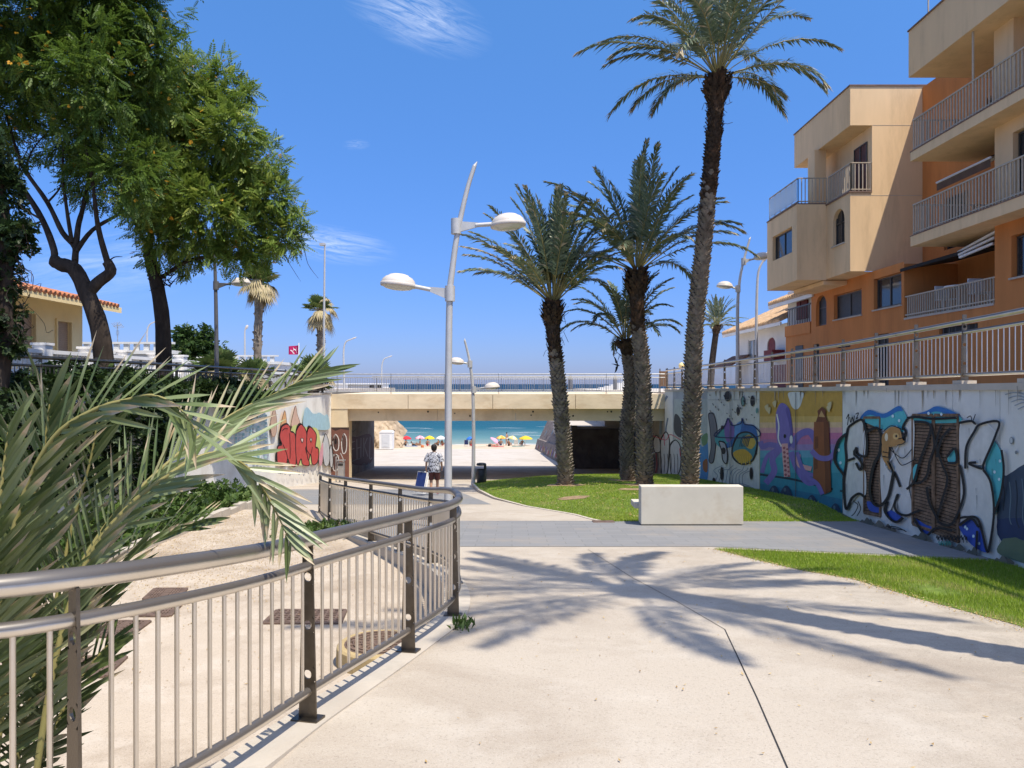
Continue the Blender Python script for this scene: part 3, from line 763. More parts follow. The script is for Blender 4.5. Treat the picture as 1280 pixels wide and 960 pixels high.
# --- large silver lettering (layer above the louvres)
c = Canvas(wall_pt, 1030, 480, 4.364, .020)
TEAL, BLUE, BLUE2 = (84, 178, 182), (48, 112, 176), (52, 84, 170)
for p in ([(122, 270), (75, 315), (58, 415), (85, 470), (108, 495), (126, 420)], [(192, 195), (240, 148), (325, 165), (405, 122), (452, 185), (440, 260), (330, 250), (215, 205)],
          [(480, 172), (560, 148), (615, 124), (700, 150), (742, 178), (735, 210), (490, 210)], [(915, 310), (962, 365), (977, 470), (962, 600), (925, 710), (880, 450)]):
    c.fill(p, TEAL)
for p in ([(195, 190), (240, 142), (325, 162), (405, 120), (430, 148), (400, 150), (330, 185), (250, 168)], [(480, 172), (560, 146), (615, 122), (700, 148), (740, 176), (690, 168), (610, 150), (540, 172)]): c.fill(p, BLUE)
for p in ([(328, 675), (370, 690), (425, 728), (392, 752), (345, 725)], [(490, 730), (560, 770), (610, 785), (550, 822), (510, 780)], [(735, 770), (800, 733), (842, 780), (895, 905), (860, 912), (790, 862)], [(235, 640), (290, 660), (305, 700), (250, 690)]): c.fill(p, BLUE2)
SF = [[(130, 235), (200, 198), (225, 245), (232, 330), (222, 390), (195, 400), (206, 432), (195, 470), (226, 480), (228, 600), (190, 605), (120, 670), (105, 560), (125, 420), (118, 330)],
      [(305, 300), (330, 262), (332, 420), (380, 480), (425, 300), (455, 195), (492, 210), (486, 420), (462, 560), (486, 690), (440, 715), (402, 650), (395, 600), (360, 690), (315, 640)],
      [(742, 215), (800, 208), (850, 222), (948, 206), (935, 262), (872, 430), (806, 440), (880, 472), (915, 560), (922, 700), (905, 880), (884, 898), (842, 735), (762, 722), (742, 690), (757, 560), (742, 450)]]
for p in SF: c.fill(p, SIL)
c.fill([(676, 390), (712, 355), (718, 420), (680, 425)], TEAL); c.fill([(486, 460), (510, 440), (506, 520), (478, 540)], TEAL)
for x, y in ((960, 420), (930, 480), (955, 520), (920, 590), (410, 200), (375, 175), (395, 235), (570, 160), (640, 165), (780, 790), (815, 830), (845, 870), (770, 780), (80, 360), (90, 430)): c.oval(x, y, 7, 9, (205, 225, 228), 8)
for p in SF: c.line([p[2], ((p[2][0] + p[3][0]) / 2 - 14, (p[2][1] + p[3][1]) / 2), p[4]], 5, (222, 222, 220))
ST = [[(130, 240), (150, 222), (203, 195), (224, 240), (234, 325), (226, 392), (185, 382), (175, 345)], [(178, 345), (165, 380), (190, 408), (206, 440), (195, 468), (174, 430)], [(130, 240), (116, 330), (121, 420), (107, 540), (119, 682), (150, 625), (190, 598), (222, 618)], [(121, 420), (168, 404)],
      [(230, 262), (285, 238), (310, 285), (300, 380), (270, 440), (248, 560), (262, 640), (300, 665), (345, 620), (366, 540), (377, 480)], [(377, 480), (350, 425), (333, 385)], [(382, 478), (400, 520), (415, 562)], [(345, 640), (330, 690), (360, 735), (395, 752), (430, 728)], [(405, 600), (385, 660), (402, 702), (450, 717), (492, 700), (522, 690)],
      [(455, 190), (430, 235), (445, 262), (418, 330)], [(452, 186), (500, 180), (590, 190), (720, 185)], [(492, 205), (560, 212), (582, 245), (555, 330), (522, 420), (490, 530), (450, 575)], [(580, 215), (602, 330), (576, 420), (560, 500), (520, 540), (480, 535)], [(560, 560), (572, 640), (602, 705), (622, 742)],
      [(640, 222), (612, 330), (642, 430), (672, 520), (642, 640), (618, 740), (680, 772), (722, 722), (762, 600), (747, 470), (735, 440)], [(690, 240), (640, 300), (615, 400)], [(735, 212), (800, 202), (824, 218)], [(770, 462), (776, 345), (818, 262), (852, 220), (952, 206), (932, 290), (872, 430), (866, 462), (800, 440), (795, 430), (830, 428)],
      [(868, 468), (910, 540), (927, 700), (903, 880), (886, 905), (842, 742), (780, 726), (740, 732)], [(735, 772), (800, 732), (842, 780)], [(968, 360), (980, 470), (964, 600), (925, 712)], [(835, 800), (828, 950)], [(120, 272), (75, 316), (57, 415), (108, 497)], [(490, 730), (552, 824), (612, 786), (700, 800)], [(670, 398), (712, 352), (722, 425), (672, 430)]]
for s in ST: c.line(s, 13, BK)
for s in ST[1::3]: c.line([(x + 5, y + 3) for x, y in s], 7, BK)
# a prawn-like painted creature between the letters
TAN = (176, 132, 78)
c.fill([(330, 262), (365, 234), (412, 246), (427, 300), (440, 318), (400, 335), (360, 342), (320, 335), (316, 290)], TAN)
c.fill([(318, 330), (352, 345), (350, 400), (362, 470), (340, 440), (318, 400)], TAN); c.oval(392, 285, 17, 18, (205, 170, 110)); c.oval(340, 290, 9, 22, (222, 210, 180)); c.oval(394, 284, 6, 7, BK)
for s in ([(322, 260), (365, 228), (415, 243), (430, 250)], [(400, 335), (440, 318), (445, 270)], [(318, 395), (350, 400)], [(320, 370), (350, 375)], [(355, 350), (400, 390), (435, 402), (482, 352)], [(370, 345), (410, 430), (440, 440), (505, 405)], [(345, 420), (372, 476)], [(405, 300), (432, 290), (432, 262)]): c.line(s, 5, BK)
# small tags
for k in range(9): x = 612 + k * 19; c.line([(x, 842 - 3 * (k % 3)), (x + 5, 826), (x + 9, 850), (x + 14, 832 + 4 * (k % 2)), (x + 16, 858 + k)], 5, BK)
for k in range(5): x = 622 + k * 14; c.line([(x, 868), (x + 6, 858), (x + 10, 880), (x + 14, 866)], 4, (70, 150, 130))
for s in ([(122, 190), (135, 165), (128, 225)], [(140, 180), (146, 210), (154, 180), (160, 206), (166, 172)], [(172, 165), (188, 158), (176, 190), (186, 182)], [(340, 775), (400, 782), (450, 806)], [(350, 782), (440, 798)], [(160, 640), (185, 660), (170, 700), (150, 720)], [(185, 640), (200, 680), (180, 720)], [(780, 185), (800, 175), (810, 205), (826, 165)]): c.line(s, 5, BK)
c.build('graffiti_lettering', RW)

# --- octopus and lighthouse
c = Canvas(wall_pt, 860, 450, 3.048)
bands = [(124, 215, (190, 150, 66)), (215, 238, (206, 170, 96)), (238, 258, (214, 180, 138)), (258, 278, (208, 158, 152)), (278, 302, (190, 112, 146)), (302, 322, (172, 112, 152)), (322, 345, (150, 128, 172)), (345, 372, (100, 158, 178)), (372, 430, (70, 152, 164))]
for a, b, col_ in bands: c.fill([(274, a), (588, a - 1), (588, b), (274, b)], col_, False)
c.fill([(274, 430), (588, 430), (588, 640), (430, 590), (274, 520)], (52, 138, 152), False)
c.fill([(274, 470), (588, 530), (588, 640), (430, 590), (274, 520)], (44, 116, 138), False)
c.line([(274, 436), (400, 455), (500, 480), (588, 500)], 8, (18, 52, 66))
c.fill([(384, 124), (438, 124), (436, 150), (426, 178), (411, 189), (396, 178), (386, 152)], (214, 214, 206))
PU, PU2, PK = (122, 108, 172), (96, 84, 150), (216, 160, 156)
for s, wd in (([(350, 330), (310, 322), (284, 330), (276, 310)], 20), ([(356, 335), (322, 375), (328, 425), (296, 470)], 24), ([(392, 330), (425, 285), (465, 275), (495, 320), (530, 350)], 26), ([(392, 350), (420, 420), (465, 468), (520, 425), (545, 360)], 24), ([(340, 340), (300, 370), (282, 430)], 16)):
    c.line(s, wd, PU, taper=False)
c.fill([(336, 200), (355, 164), (384, 184), (396, 250), (398, 310), (376, 345), (346, 335), (335, 262)], PU)
c.fill([(372, 190), (386, 186), (397, 250), (398, 310), (384, 330), (388, 260)], PU2)
c.line([(338, 206), (346, 250), (344, 300), (356, 330)], 5, (226, 222, 215)); c.oval(369, 290, 5, 8, BK); c.oval(393, 303, 6, 16, (214, 214, 206))
c.line([(368, 318), (372, 370), (378, 445)], 24, PK)
for k in range(7): c.oval(366 + k, 335 + k * 17, 5, 5, (150, 80, 92), 8); c.oval(378 + k, 340 + k * 17, 4, 4, (150, 80, 92), 8)
c.line([(420, 360), (425, 400), (470, 415)], 18, PK); c.line([(415, 350), (440, 420), (480, 440)], 14, PU)
BR, BR2 = (142, 82, 46), (112, 62, 36)
c.fill([(480, 236), (536, 234), (546, 500), (520, 512), (476, 455), (478, 300)], BR, False); c.fill([(516, 234), (536, 234), (546, 500), (524, 510)], BR2, False)
c.fill([(487, 236), (496, 210), (493, 194), (510, 178), (525, 192), (523, 210), (532, 236)], BR2, False)
c.fill([(498, 216), (508, 192), (522, 218)], (190, 150, 96), False); c.fill([(483, 292), (496, 290), (496, 335), (483, 340)], BR2, False); c.fill([(480, 378), (494, 376), (494, 414), (480, 418)], BR2, False)
c.line([(470, 345), (500, 372), (540, 372), (562, 345)], 20, PU); c.line([(440, 440), (490, 470), (512, 512)], 16, PU)
for x, y in ((326, 500), (372, 500), (470, 536), (560, 568)):
    c.fill([(x - 22, y + 20), (x - 12, y - 10), (x + 2, y - 22), (x + 16, y - 8), (x + 22, y + 24)], (36, 60, 84)); c.oval(x - 3, y - 6, 5, 8, (88, 110, 120))
for x, y in ((300, 180), (308, 190), (330, 165), (540, 170), (536, 182)): c.fill([(x - 8, y - 4), (x + 6, y - 10), (x + 3, y + 16), (x - 5, y + 8)], (200, 184, 140))
c.line([(409, 124), (409, 560)], 2, (70, 66, 60), False)
c.build('octopus_mural', RW)

# --- fish with spots
c = Canvas(wall_pt, 860, 450, 3.048)
c.fill([(74, 126), (272, 124), (272, 502), (74, 470)], (212, 212, 200), False)
for a in range(9): c.line([(100 + a * 14, 470 + a * 3), (112 + a * 12, 440), (98 + a * 18, 420), (130 + a * 14, 402 + (a % 3) * 8)], 2, (118, 128, 140))
for a in range(8): c.line([(90 + a * 8, 480), (120 + a * 12, 470 + (a % 2) * 9), (150 + a * 14, 480 + (a % 3) * 6)], 2, (118, 128, 140))
c.fill([(78, 206), (97, 205), (110, 262), (106, 322), (96, 388), (80, 384), (88, 330), (84, 262)], (112, 112, 116)); c.outline([(78, 206), (97, 205), (110, 262), (106, 322), (96, 388), (80, 384), (88, 330), (84, 262)], 3, BK)
c.fill([(104, 292), (138, 252), (152, 222), (166, 248), (200, 242), (206, 222), (216, 244), (252, 252), (266, 292), (262, 306), (225, 292), (190, 330), (170, 330), (130, 335)], (54, 104, 164))
c.fill([(104, 292), (138, 262), (160, 300), (128, 332), (108, 318)], (72, 158, 160)); c.fill([(138, 262), (152, 222), (176, 258), (172, 296), (148, 312)], (122, 96, 160)); c.fill([(180, 250), (206, 236), (190, 300), (178, 296)], (92, 150, 204))
yb = [(170, 330), (190, 285), (232, 276), (263, 310), (247, 380), (206, 397), (172, 372)]
c.fill(yb, (66, 132, 140)); c.fill([(205, 310), (232, 284), (258, 312), (238, 340)], (206, 172, 74)); c.fill([(175, 350), (215, 340), (245, 372), (206, 394), (178, 372)], (202, 164, 58)); c.outline(yb, 6, BK)
for k in range(6): c.line([(196 + k * 6, 330), (204 + k * 6, 300), (214 + k * 6, 288)], 3, (40, 70, 80)); c.line([(190 + k * 9, 365), (196 + k * 8, 392 + (k % 2) * 6)], 4, (214, 178, 70))
c.outline([(104, 292), (138, 252), (152, 222), (166, 248), (200, 242), (206, 222), (216, 244), (252, 252), (266, 292)], 4, (20, 40, 84))
c.fill([(118, 310), (140, 316), (150, 360), (146, 395), (132, 380), (128, 345)], (168, 170, 172)); c.outline([(118, 310), (140, 316), (150, 360), (146, 395), (132, 380), (128, 345)], 4, BK)
for x, y, rx, ry in ((150, 138, 12, 20), (245, 156, 8, 21), (190, 193, 6, 15), (128, 432, 6, 26), (240, 432, 6, 24), (135, 346, 9, 13), (98, 462, 6, 14), (258, 352, 3, 9), (130, 257, 5, 8)): c.oval(x, y, rx, ry, BK)
c.oval(209, 157, 8, 20, (60, 70, 70)); c.oval(209, 157, 5, 16, (104, 150, 140)); c.oval(262, 193, 4, 11, (104, 150, 140))
for k in range(26): x = 82 + (k * 53) % 180; y = 132 + (k * 37) % 95; c.line([(x, y), (x + 3, y + 4 + k % 5)], 3, BK, False)
c.line([(160, 124), (160, 485)], 2, (90, 92, 90), False); c.line([(76, 152), (270, 152)], 1.5, (150, 152, 146), False)
c.build('fish_mural', RW)

# --- far panels
c = Canvas(wall_pt, 760, 440, 5.818)
c.fill([(482, 342), (722, 342), (722, 935), (482, 920)], (176, 182, 172), False); c.fill([(482, 470), (500, 452), (530, 500), (532, 620), (482, 580)], (62, 66, 70))
c.fill([(640, 660), (690, 690), (724, 640), (724, 925), (640, 905)], (74, 138, 186)); c.fill([(690, 800), (722, 780), (722, 870), (694, 860)], (150, 92, 56)); c.fill([(655, 780), (675, 830), (668, 910), (648, 900)], (160, 200, 214)); c.fill([(680, 620), (722, 590), (722, 660), (690, 680)], (104, 140, 96))
c.line([(640, 345), (680, 380), (672, 440), (640, 450)], 6, (150, 152, 140)); 
for s, wd in (([(430, 320), (400, 380), (385, 460), (380, 600)], 16), ([(435, 480), (420, 560), (425, 610)], 10)): c.line(s, wd, (112, 128, 146))
for p in ([(330, 640), (350, 606), (376, 640), (380, 720), (345, 730), (332, 700)], [(384, 640), (420, 580), (446, 640), (440, 780), (430, 880), (395, 900), (384, 780)], [(452, 680), (490, 640), (528, 700), (522, 860), (480, 905), (455, 860)]): c.fill(p, (188, 186, 186)); c.outline(p, 7, (36, 34, 36))
for s in ([(330, 610), (420, 640), (452, 600), (530, 640)], [(405, 600), (412, 680)], [(520, 700), (526, 760)]): c.line(s, 5, (190, 70, 88))
for a in range(8): c.line([(335 + a * 24, 740), (340 + a * 24, 800), (332 + a * 25, 880)], 4, (70, 68, 72))
c.build('streaked_mural', RW)
# --- rust runs below the coping, splashed dirt along the foot, drips
c = Canvas(wall_pt, 860, 450, 3.048, .012); rd = random.Random(3)
for k in range(34):
    x = rd.uniform(80, 1270); y0 = 118 - (x - 80) * .016; L_ = rd.uniform(10, 70) * (.5 + x / 1000); w_ = rd.uniform(2, 6); c.line([(x, y0), (x + rd.uniform(-1, 1), y0 + L_ * .5), (x + rd.uniform(-1.5, 1.5), y0 + L_)], w_, rd.choice([(150, 132, 104), (138, 124, 104), (156, 150, 138)]), taper=True)
for k in range(26): x = rd.uniform(600, 1180); y0 = rd.uniform(240, 560) ; c.line([(x, y0), (x + .5, y0 + rd.uniform(20, 60))], 1.6, (40, 40, 44), taper=True)
for k in range(30):
    px = rd.uniform(890, 1275); q = wall_pt(px, 500, 0); y0 = (480 + F * (1.65 + .08 * q.y) / q.y - 450) * 3.048; x = (px - 860) * 3.048; h = rd.uniform(6, 26); w_ = rd.uniform(10, 40)
    c.fill([(x - w_, y0 + 6), (x - w_ * .5, y0 - h * .6), (x - 2, y0 - h * .4), (x + w_ * .4, y0 - h), (x + w_, y0 + 4)], rd.choice([(104, 98, 86), (120, 114, 100), (92, 92, 82)]))
c.build('wall_stains', RW)
# --- mountain panel at the near end
c = Canvas(wall_pt, 860, 450, 3.048)
c.fill([(1194, 460), (1215, 440), (1245, 420), (1262, 408), (1300, 390), (1420, 350), (1420, 760), (1194, 690)], (58, 74, 92)); c.fill([(1194, 560), (1240, 600), (1300, 580), (1420, 600), (1420, 760), (1194, 690)], (40, 58, 92))
c.fill([(1194, 690), (1230, 670), (1290, 690), (1420, 700), (1420, 800), (1194, 745)], (104, 118, 92))
for a in range(9): c.line([(1200 + a * 24, 470 - a * 6), (1206 + a * 24, 520), (1200 + a * 25, 600), (1214 + a * 24, 640)], 4, (98, 116, 128) if a % 2 else (34, 46, 60))
for a in range(5): c.line([(1208 + a * 12, 132 + a * 14), (1250 + a * 10, 124 + a * 13), (1320, 140 + a * 15)], 4, (150, 158, 162))
c.oval(1232, 307, 8, 14, (120, 126, 128)); c.oval(1231, 306, 6, 11, (186, 190, 188)); c.oval(1250, 352, 5, 7, (130, 134, 134))
c.build('mountain_mural', RW)

# ------------------------------------------------------------------ left wall
LW = thing('mural_wall', 'white left retaining wall with red bubble lettering near the bridge', 'wall', (-9.5, 30, -4))
M_wallleft = mat('left_wall_white', (.80, .76, .68), .85, 0, .06, .8, .15, 40, .2, (.42, .36, .28), .7, .5)  # brighter white than the right wall's whitewash
mb = MB()
for a, b in ((3, 9), (9, 15), (15, 21), (21, 27), (27, 33.2), (33.2, 39.5)): mb.box(-9.75, a + .01, -7, -9.4, b - .01, -.52)
mb.build('wall_panel', M_wallleft, LW); mb = MB(); mb.box(-9.8, 3, -.515, -9.36, 39.5, -.44); mb.build('coping', M_conc, LW)
c = Canvas(left_pt, 290, 480, 6.857)
c.fill([(40, 250), (330, 245), (330, 700), (40, 700)], (232, 236, 230), False)
for i in range(11):
    for j in range(13):
        if (i * 7 + j * 5) % 6: c.fill([(-40 + i * 32, 262 + j * 32), (-40 + i * 32 + 20, 262 + j * 32), (-40 + i * 32 + 20, 262 + j * 32 + 22), (-40 + i * 32, 262 + j * 32 + 22)], [(176, 206, 200), (190, 212, 208), (150, 186, 184), (200, 208, 212)][(i + 2 * j) % 4], False)
c.fill([(618, 240), (640, 200), (662, 215), (690, 250), (720, 255), (752, 245), (790, 270), (815, 260), (832, 300), (832, 385), (740, 392), (618, 372)], (160, 192, 202))
for p, cc in (([(330, 320), (362, 205), (384, 320), (376, 430), (345, 445)], (196, 164, 140)), ([(412, 380), (450, 228), (468, 330), (440, 420)], (214, 164, 112)), ([(508, 330), (542, 188), (560, 260), (582, 330), (570, 370), (520, 370)], (206, 172, 150))):
    c.fill(p, cc); c.outline(p, 4, (140, 100, 84))
c.fill([(505, 400), (560, 350), (640, 370), (740, 400), (745, 650), (560, 700), (500, 690)], (190, 196, 124))
RD = [[(410, 430), (425, 370), (470, 345), (498, 370), (505, 410), (540, 432), (548, 560), (545, 700), (500, 695), (478, 640), (462, 700), (408, 700), (388, 660), (390, 545), (428, 520), (412, 470)],
      [(552, 400), (590, 345), (636, 405), (642, 520), (632, 560), (664, 690), (606, 690), (592, 640), (562, 700), (546, 560)], [(645, 410), (668, 368), (722, 432), (716, 540), (742, 560), (735, 665), (690, 690), (674, 600), (656, 655), (640, 560)]]
for p in RD: c.fill([(x - 5, y - 12) for x, y in p], (40, 22, 24))
for p in RD: c.fill(p, (186, 74, 68)); c.outline(p, 7, (44, 20, 22))
for p in ([(588, 470), (602, 505), (612, 470)], [(668, 470), (678, 500), (684, 468)]): c.fill(p, (220, 190, 180)); c.outline(p, 5, BK)
for s in ([(440, 520), (470, 600), (478, 640)], [(495, 420), (500, 560), (498, 640)], [(640, 560), (672, 605), (690, 540)], [(430, 400), (455, 380), (480, 384)]): c.line(s, 5, (60, 24, 26))
for p in ([(775, 520), (800, 425), (830, 500), (838, 640), (820, 700), (790, 680)], [(838, 560), (850, 520), (866, 640), (860, 705), (842, 700)]): c.fill(p, (186, 188, 190)); c.outline(p, 5, (60, 60, 62))
c.fill([(750, 600), (778, 500), (782, 590), (770, 690), (750, 690)], (206, 150, 160))
for a in range(9): c.line([(400 + a * 40, 735), (415 + a * 40, 770 + (a % 3) * 10), (430 + a * 38, 745)], 4, (120, 124, 130))
c.build('graffiti_lettering', LW)
c = Canvas(lambda px, py, o: Vector(((px - 640) / F * 39.53, 39.53 - o, (480 - py) / F * 39.53)), 400, 470, 6.857, .004)
c.fill([(92, 448), (250, 440), (250, 870), (92, 870)], (112, 74, 62), False); c.fill([(92, 448), (130, 470), (180, 455), (250, 465), (250, 440), (92, 440)], (60, 44, 40), False)  # brown graffiti ground with the beam's shade painted in, darkest along the top
for p in ([(110, 560), (130, 500), (160, 540), (158, 620), (136, 640), (115, 610)], [(185, 560), (205, 495), (228, 540), (224, 640), (196, 660)], [(110, 690), (135, 670), (160, 700), (150, 800), (115, 800)]): c.fill(p, (84, 60, 54)); c.outline(p, 7, (206, 200, 194))
c.oval(134, 560, 10, 24, (30, 26, 26)); c.line([(175, 660), (200, 720), (190, 800)], 6, (190, 184, 178)); c.line([(100, 520), (112, 660), (104, 820)], 6, (40, 32, 32))
c.build('graffiti_lettering', B)
# graffiti inside the underpass
c = Canvas(under_l, 400, 470, 6.857, .006)
c.fill([(255, 540), (320, 520), (440, 510), (440, 740), (255, 740)], (74, 30, 38))
for s in ([(265, 560), (268, 720)], [(265, 570), (300, 560)], [(268, 630), (295, 620)], [(315, 540), (318, 710)], [(318, 620), (350, 610)], [(352, 530), (350, 700)], [(375, 530), (372, 690)], [(378, 600), (405, 530)], [(380, 600), (410, 690)], [(430, 520), (425, 700), (445, 700)]): c.line(s, 7, (150, 140, 140))
for s in ([(245, 755), (300, 720), (350, 705)], [(360, 770), (380, 750), (400, 790), (420, 740)], [(262, 430), (280, 480), (310, 450)], [(340, 490), (360, 470)]): c.line(s, 6, (100, 108, 112))
c.build('graffiti_lettering', B)
c = Canvas(under_r, 760, 440, 5.818, .006)
for a in range(9): c.line([(175 + a * 22, 560 + (a % 3) * 30), (168 + a * 22, 680), (180 + a * 22, 820), (170 + a * 22, 880)], 9, [(120, 116, 118), (90, 80, 84), (140, 60, 60)][a % 3])
c.build('graffiti_lettering', B)

# walls beyond the bridge
M_batter = mat('painted_stone_wall', (.24, .20, .175), .9, 0, .5, 3.5, .6, 8, .1, (.09, .06, .06), 1.6, .9)
SW = thing('beach_wall', 'sloping graffiti covered stone wall running from the bridge down to the beach', 'wall', (3.5, 60, -6))
mb = MB(); a = [(3.85, 52.2), (3.4, 66), (2.8, 88)]
v = []
for x, y in a: z = zpath(y); zt = interp(y, [(52, -3.15), (66, -3.4), (88, -4.25)]); v += [(x - .25, y, z - .3), (x + .15, y, z + 1.15), (x + .35, y, z + 1.2), (x + 1.3, y, zt), (x + 3.2, y, zt), (x + 3.2, y, z - 1)]
mb.add(v, [(6 * i + j, 6 * i + j + 1, 6 * i + 7 + j, 6 * i + 6 + j) for i in range(2) for j in range(5)] + [tuple(range(6)), tuple(range(12, 18))[::-1]])
mb.build('wall_panel', M_batter, SW)
mb = MB(); k = 0
mts = [paint(c_) for c_ in ((190, 90, 84), (206, 196, 190), (64, 54, 60), (150, 120, 170), (200, 170, 90), (110, 140, 150))]
for i in range(26):
    t = i / 26; y = 53 + t * 32; x = interp(y, [(52.2, 3.85), (66, 3.4), (88, 2.8)]); z = zpath(y)
    r = random.uniform(.25, .55); h = random.uniform(.1, .35)
    f0 = lambda q, o=0: (x - .25 + .4 * (q + .3) / 1.45 - .03, z + q)
    x0, z0 = f0(h); x1, z1 = f0(h + r)
    if i % 3 == 2:
        h = random.uniform(1.3, 1.9); zt_ = interp(y, [(52, -3.15), (66, -3.4), (88, -4.25)]) - z; g0 = lambda q: (x + .35 + .95 * (q - 1.2) / (zt_ - 1.2) - .03, z + q); x0, z0 = g0(h); x1, z1 = g0(min(h + r, zt_ - .1))
    mb.add([(x0, y, z0), (x0 - .01, y + random.uniform(.5, 1.0), z0), (x1, y + random.uniform(.5, 1), z1), (x1, y + .1, z1)], [(0, 1, 2, 3)], i % 6)
mb.build('painted_patch', mts, SW)
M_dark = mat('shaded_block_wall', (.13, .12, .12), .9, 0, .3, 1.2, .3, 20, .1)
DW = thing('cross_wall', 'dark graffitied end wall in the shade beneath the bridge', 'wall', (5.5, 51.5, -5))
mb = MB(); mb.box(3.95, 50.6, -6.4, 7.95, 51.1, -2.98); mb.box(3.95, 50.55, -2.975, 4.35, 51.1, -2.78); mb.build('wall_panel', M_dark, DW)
mb = MB()
for i in range(14):
    x = 4.2 + i * .26; r = .22
    ring = [(x + r * math.cos(t), 50.593, -4.9 + .5 * math.sin(i * 1.7) + r * 1.6 * math.sin(t)) for t in [j * math.pi / 5 for j in range(9)]]
    mb.tube(ring, .02, 4)
mb.build('graffiti_lettering', paint((92, 90, 94)), DW)
mb = MB(); mb.box(4.0, 51.12, -7, 8.3, 74, -2.86); tag(mb.build('terrace_ground', M_promen), kind='structure')
c = Canvas(lambda px, py, o: Vector(((px - 640) / F * 73.9, 73.9 - o, (480 - py) / F * 73.9)), 660, 510, 7.53)
UW = tag(MB().box(5.2, 73.9, -3.2, 9.0, 74.4, -1.9).build('terrace_wall', mat('low_terrace_wall', (.36, .36, .37), .9, 0, .4, 1.5, .2, 20, .1, (.12, .12, .13), .8, .8)), 'low scribbled wall at the back of the terrace past the bridge', 'wall')
# ------------------------------------------------------------------ palms
M_frond = leafmat('palm_leaf', [(0, (.055, .085, .045)), (.5, (.115, .155, .085)), (.85, (.21, .25, .165)), (.93, (.36, .29, .17)), (1, (.50, .42, .29))], .42, .18, .45)
M_rach = leafmat('palm_rachis', [(0, (.24, .23, .07)), (.6, (.30, .24, .10)), (1, (.36, .24, .11))], .5, 0, .3)
M_boot = mat('palm_trunk_scales', (.225, .19, .15), .95, 0, .45, 5, .4, 40, .1, (.12, .085, .06), 1.0, .8)
M_core = mat('palm_trunk_core', (.045, .034, .026), .95, 0, .4, 5, .4, 40, .1)
M_fibre = mat('palm_fibre', (.065, .045, .031), .95, 0, .5, 7, .4, 50, .1, (.21, .105, .05), 2.5, .7)

class Leaves:
    """gathers thin leaf blades as one quad each"""
    def __init__(s): s.v = []; s.a = []
    def add(s, v4, var): s.v.append(v4.reshape(-1, 4, 3)); s.a.append(var)
    def build(s, name, m, parent):
        v = np.concatenate(s.v).reshape(-1, 3); a = np.concatenate(s.a)
        return np_mesh(name, v, np.arange(len(v)).reshape(-1, 4), m, parent, var=np.repeat(a, 4))

def frond_leaves(pts, n, lmax, wid, normal, L, start=.16, a0=66, a1=22, lift=.35, droop=.12, tone=.45, dead=0., jit=.12, prof=.75):
    """leaflets along a rachis (numpy points), both sides, as kite shaped blades"""
    pts = np.asarray(pts); seg = np.linalg.norm(np.diff(pts, axis=0), axis=1); cum = np.concatenate([[0], np.cumsum(seg)]); tot = cum[-1]
    s = np.linspace(start, 1, n) ** .95
    pos = np.stack([np.interp(s * tot, cum, pts[:, k]) for k in range(3)], 1)
    ahead = np.stack([np.interp(np.minimum(s + .02, 1) * tot, cum, pts[:, k]) for k in range(3)], 1)
    back = np.stack([np.interp(np.maximum(s - .02, 0) * tot, cum, pts[:, k]) for k in range(3)], 1)
    t, sd, nn = frames(ahead - back, np.asarray(normal, float))
    for sg in (-1, 1):
        a = np.radians(a0 + (a1 - a0) * s + rng.normal(0, 7, n)); lf = lift + rng.normal(0, .22, n)
        d = t * np.cos(a)[:, None] + sd * (sg * np.sin(a) * np.cos(lf))[:, None] + nn * (np.sin(a) * np.sin(lf))[:, None]
        ln = lmax * np.clip(np.sin(np.pi * (.10 + .80 * s)), .05, 1) ** prof * (1 + rng.normal(0, jit, n))
        b = pos + rng.normal(0, .003, (n, 3))
        m = b + d * (ln * .42)[:, None]; m[:, 2] -= droop * .14 * ln
        tip = b + d * ln[:, None]; tip[:, 2] -= droop * ln + .25 * droop * ln * rng.random(n)
        w = np.cross(d, nn + .5 * sd * sg); w /= np.linalg.norm(w, axis=1, keepdims=True) + 1e-9; w = w * (wid * (.8 + .4 * rng.random(n)))[:, None]
        va = np.clip(tone + rng.normal(0, .14, n), 0, .88); va[rng.random(n) < dead] = .97
        if dead > 0: va = np.where((s > 1 - dead * 1.2) & (rng.random(n) < .6), .95, va)
        L.add(np.stack([b, m + w, tip, m - w], 1), va)

def arc_frond(base, az, e0, e1, ln, k=14, bend=1.9, twist=0.):
    p = np.array(base, float); out = [p.copy()]
    for i in range(k):
        s = (i + .5) / k; e = e0 + (e1 - e0) * s ** bend; a = az + twist * s
        p = p + ln / k * np.array([math.cos(e) * math.cos(a), math.cos(e) * math.sin(a), math.sin(e)]); out.append(p.copy())
    return np.array(out)

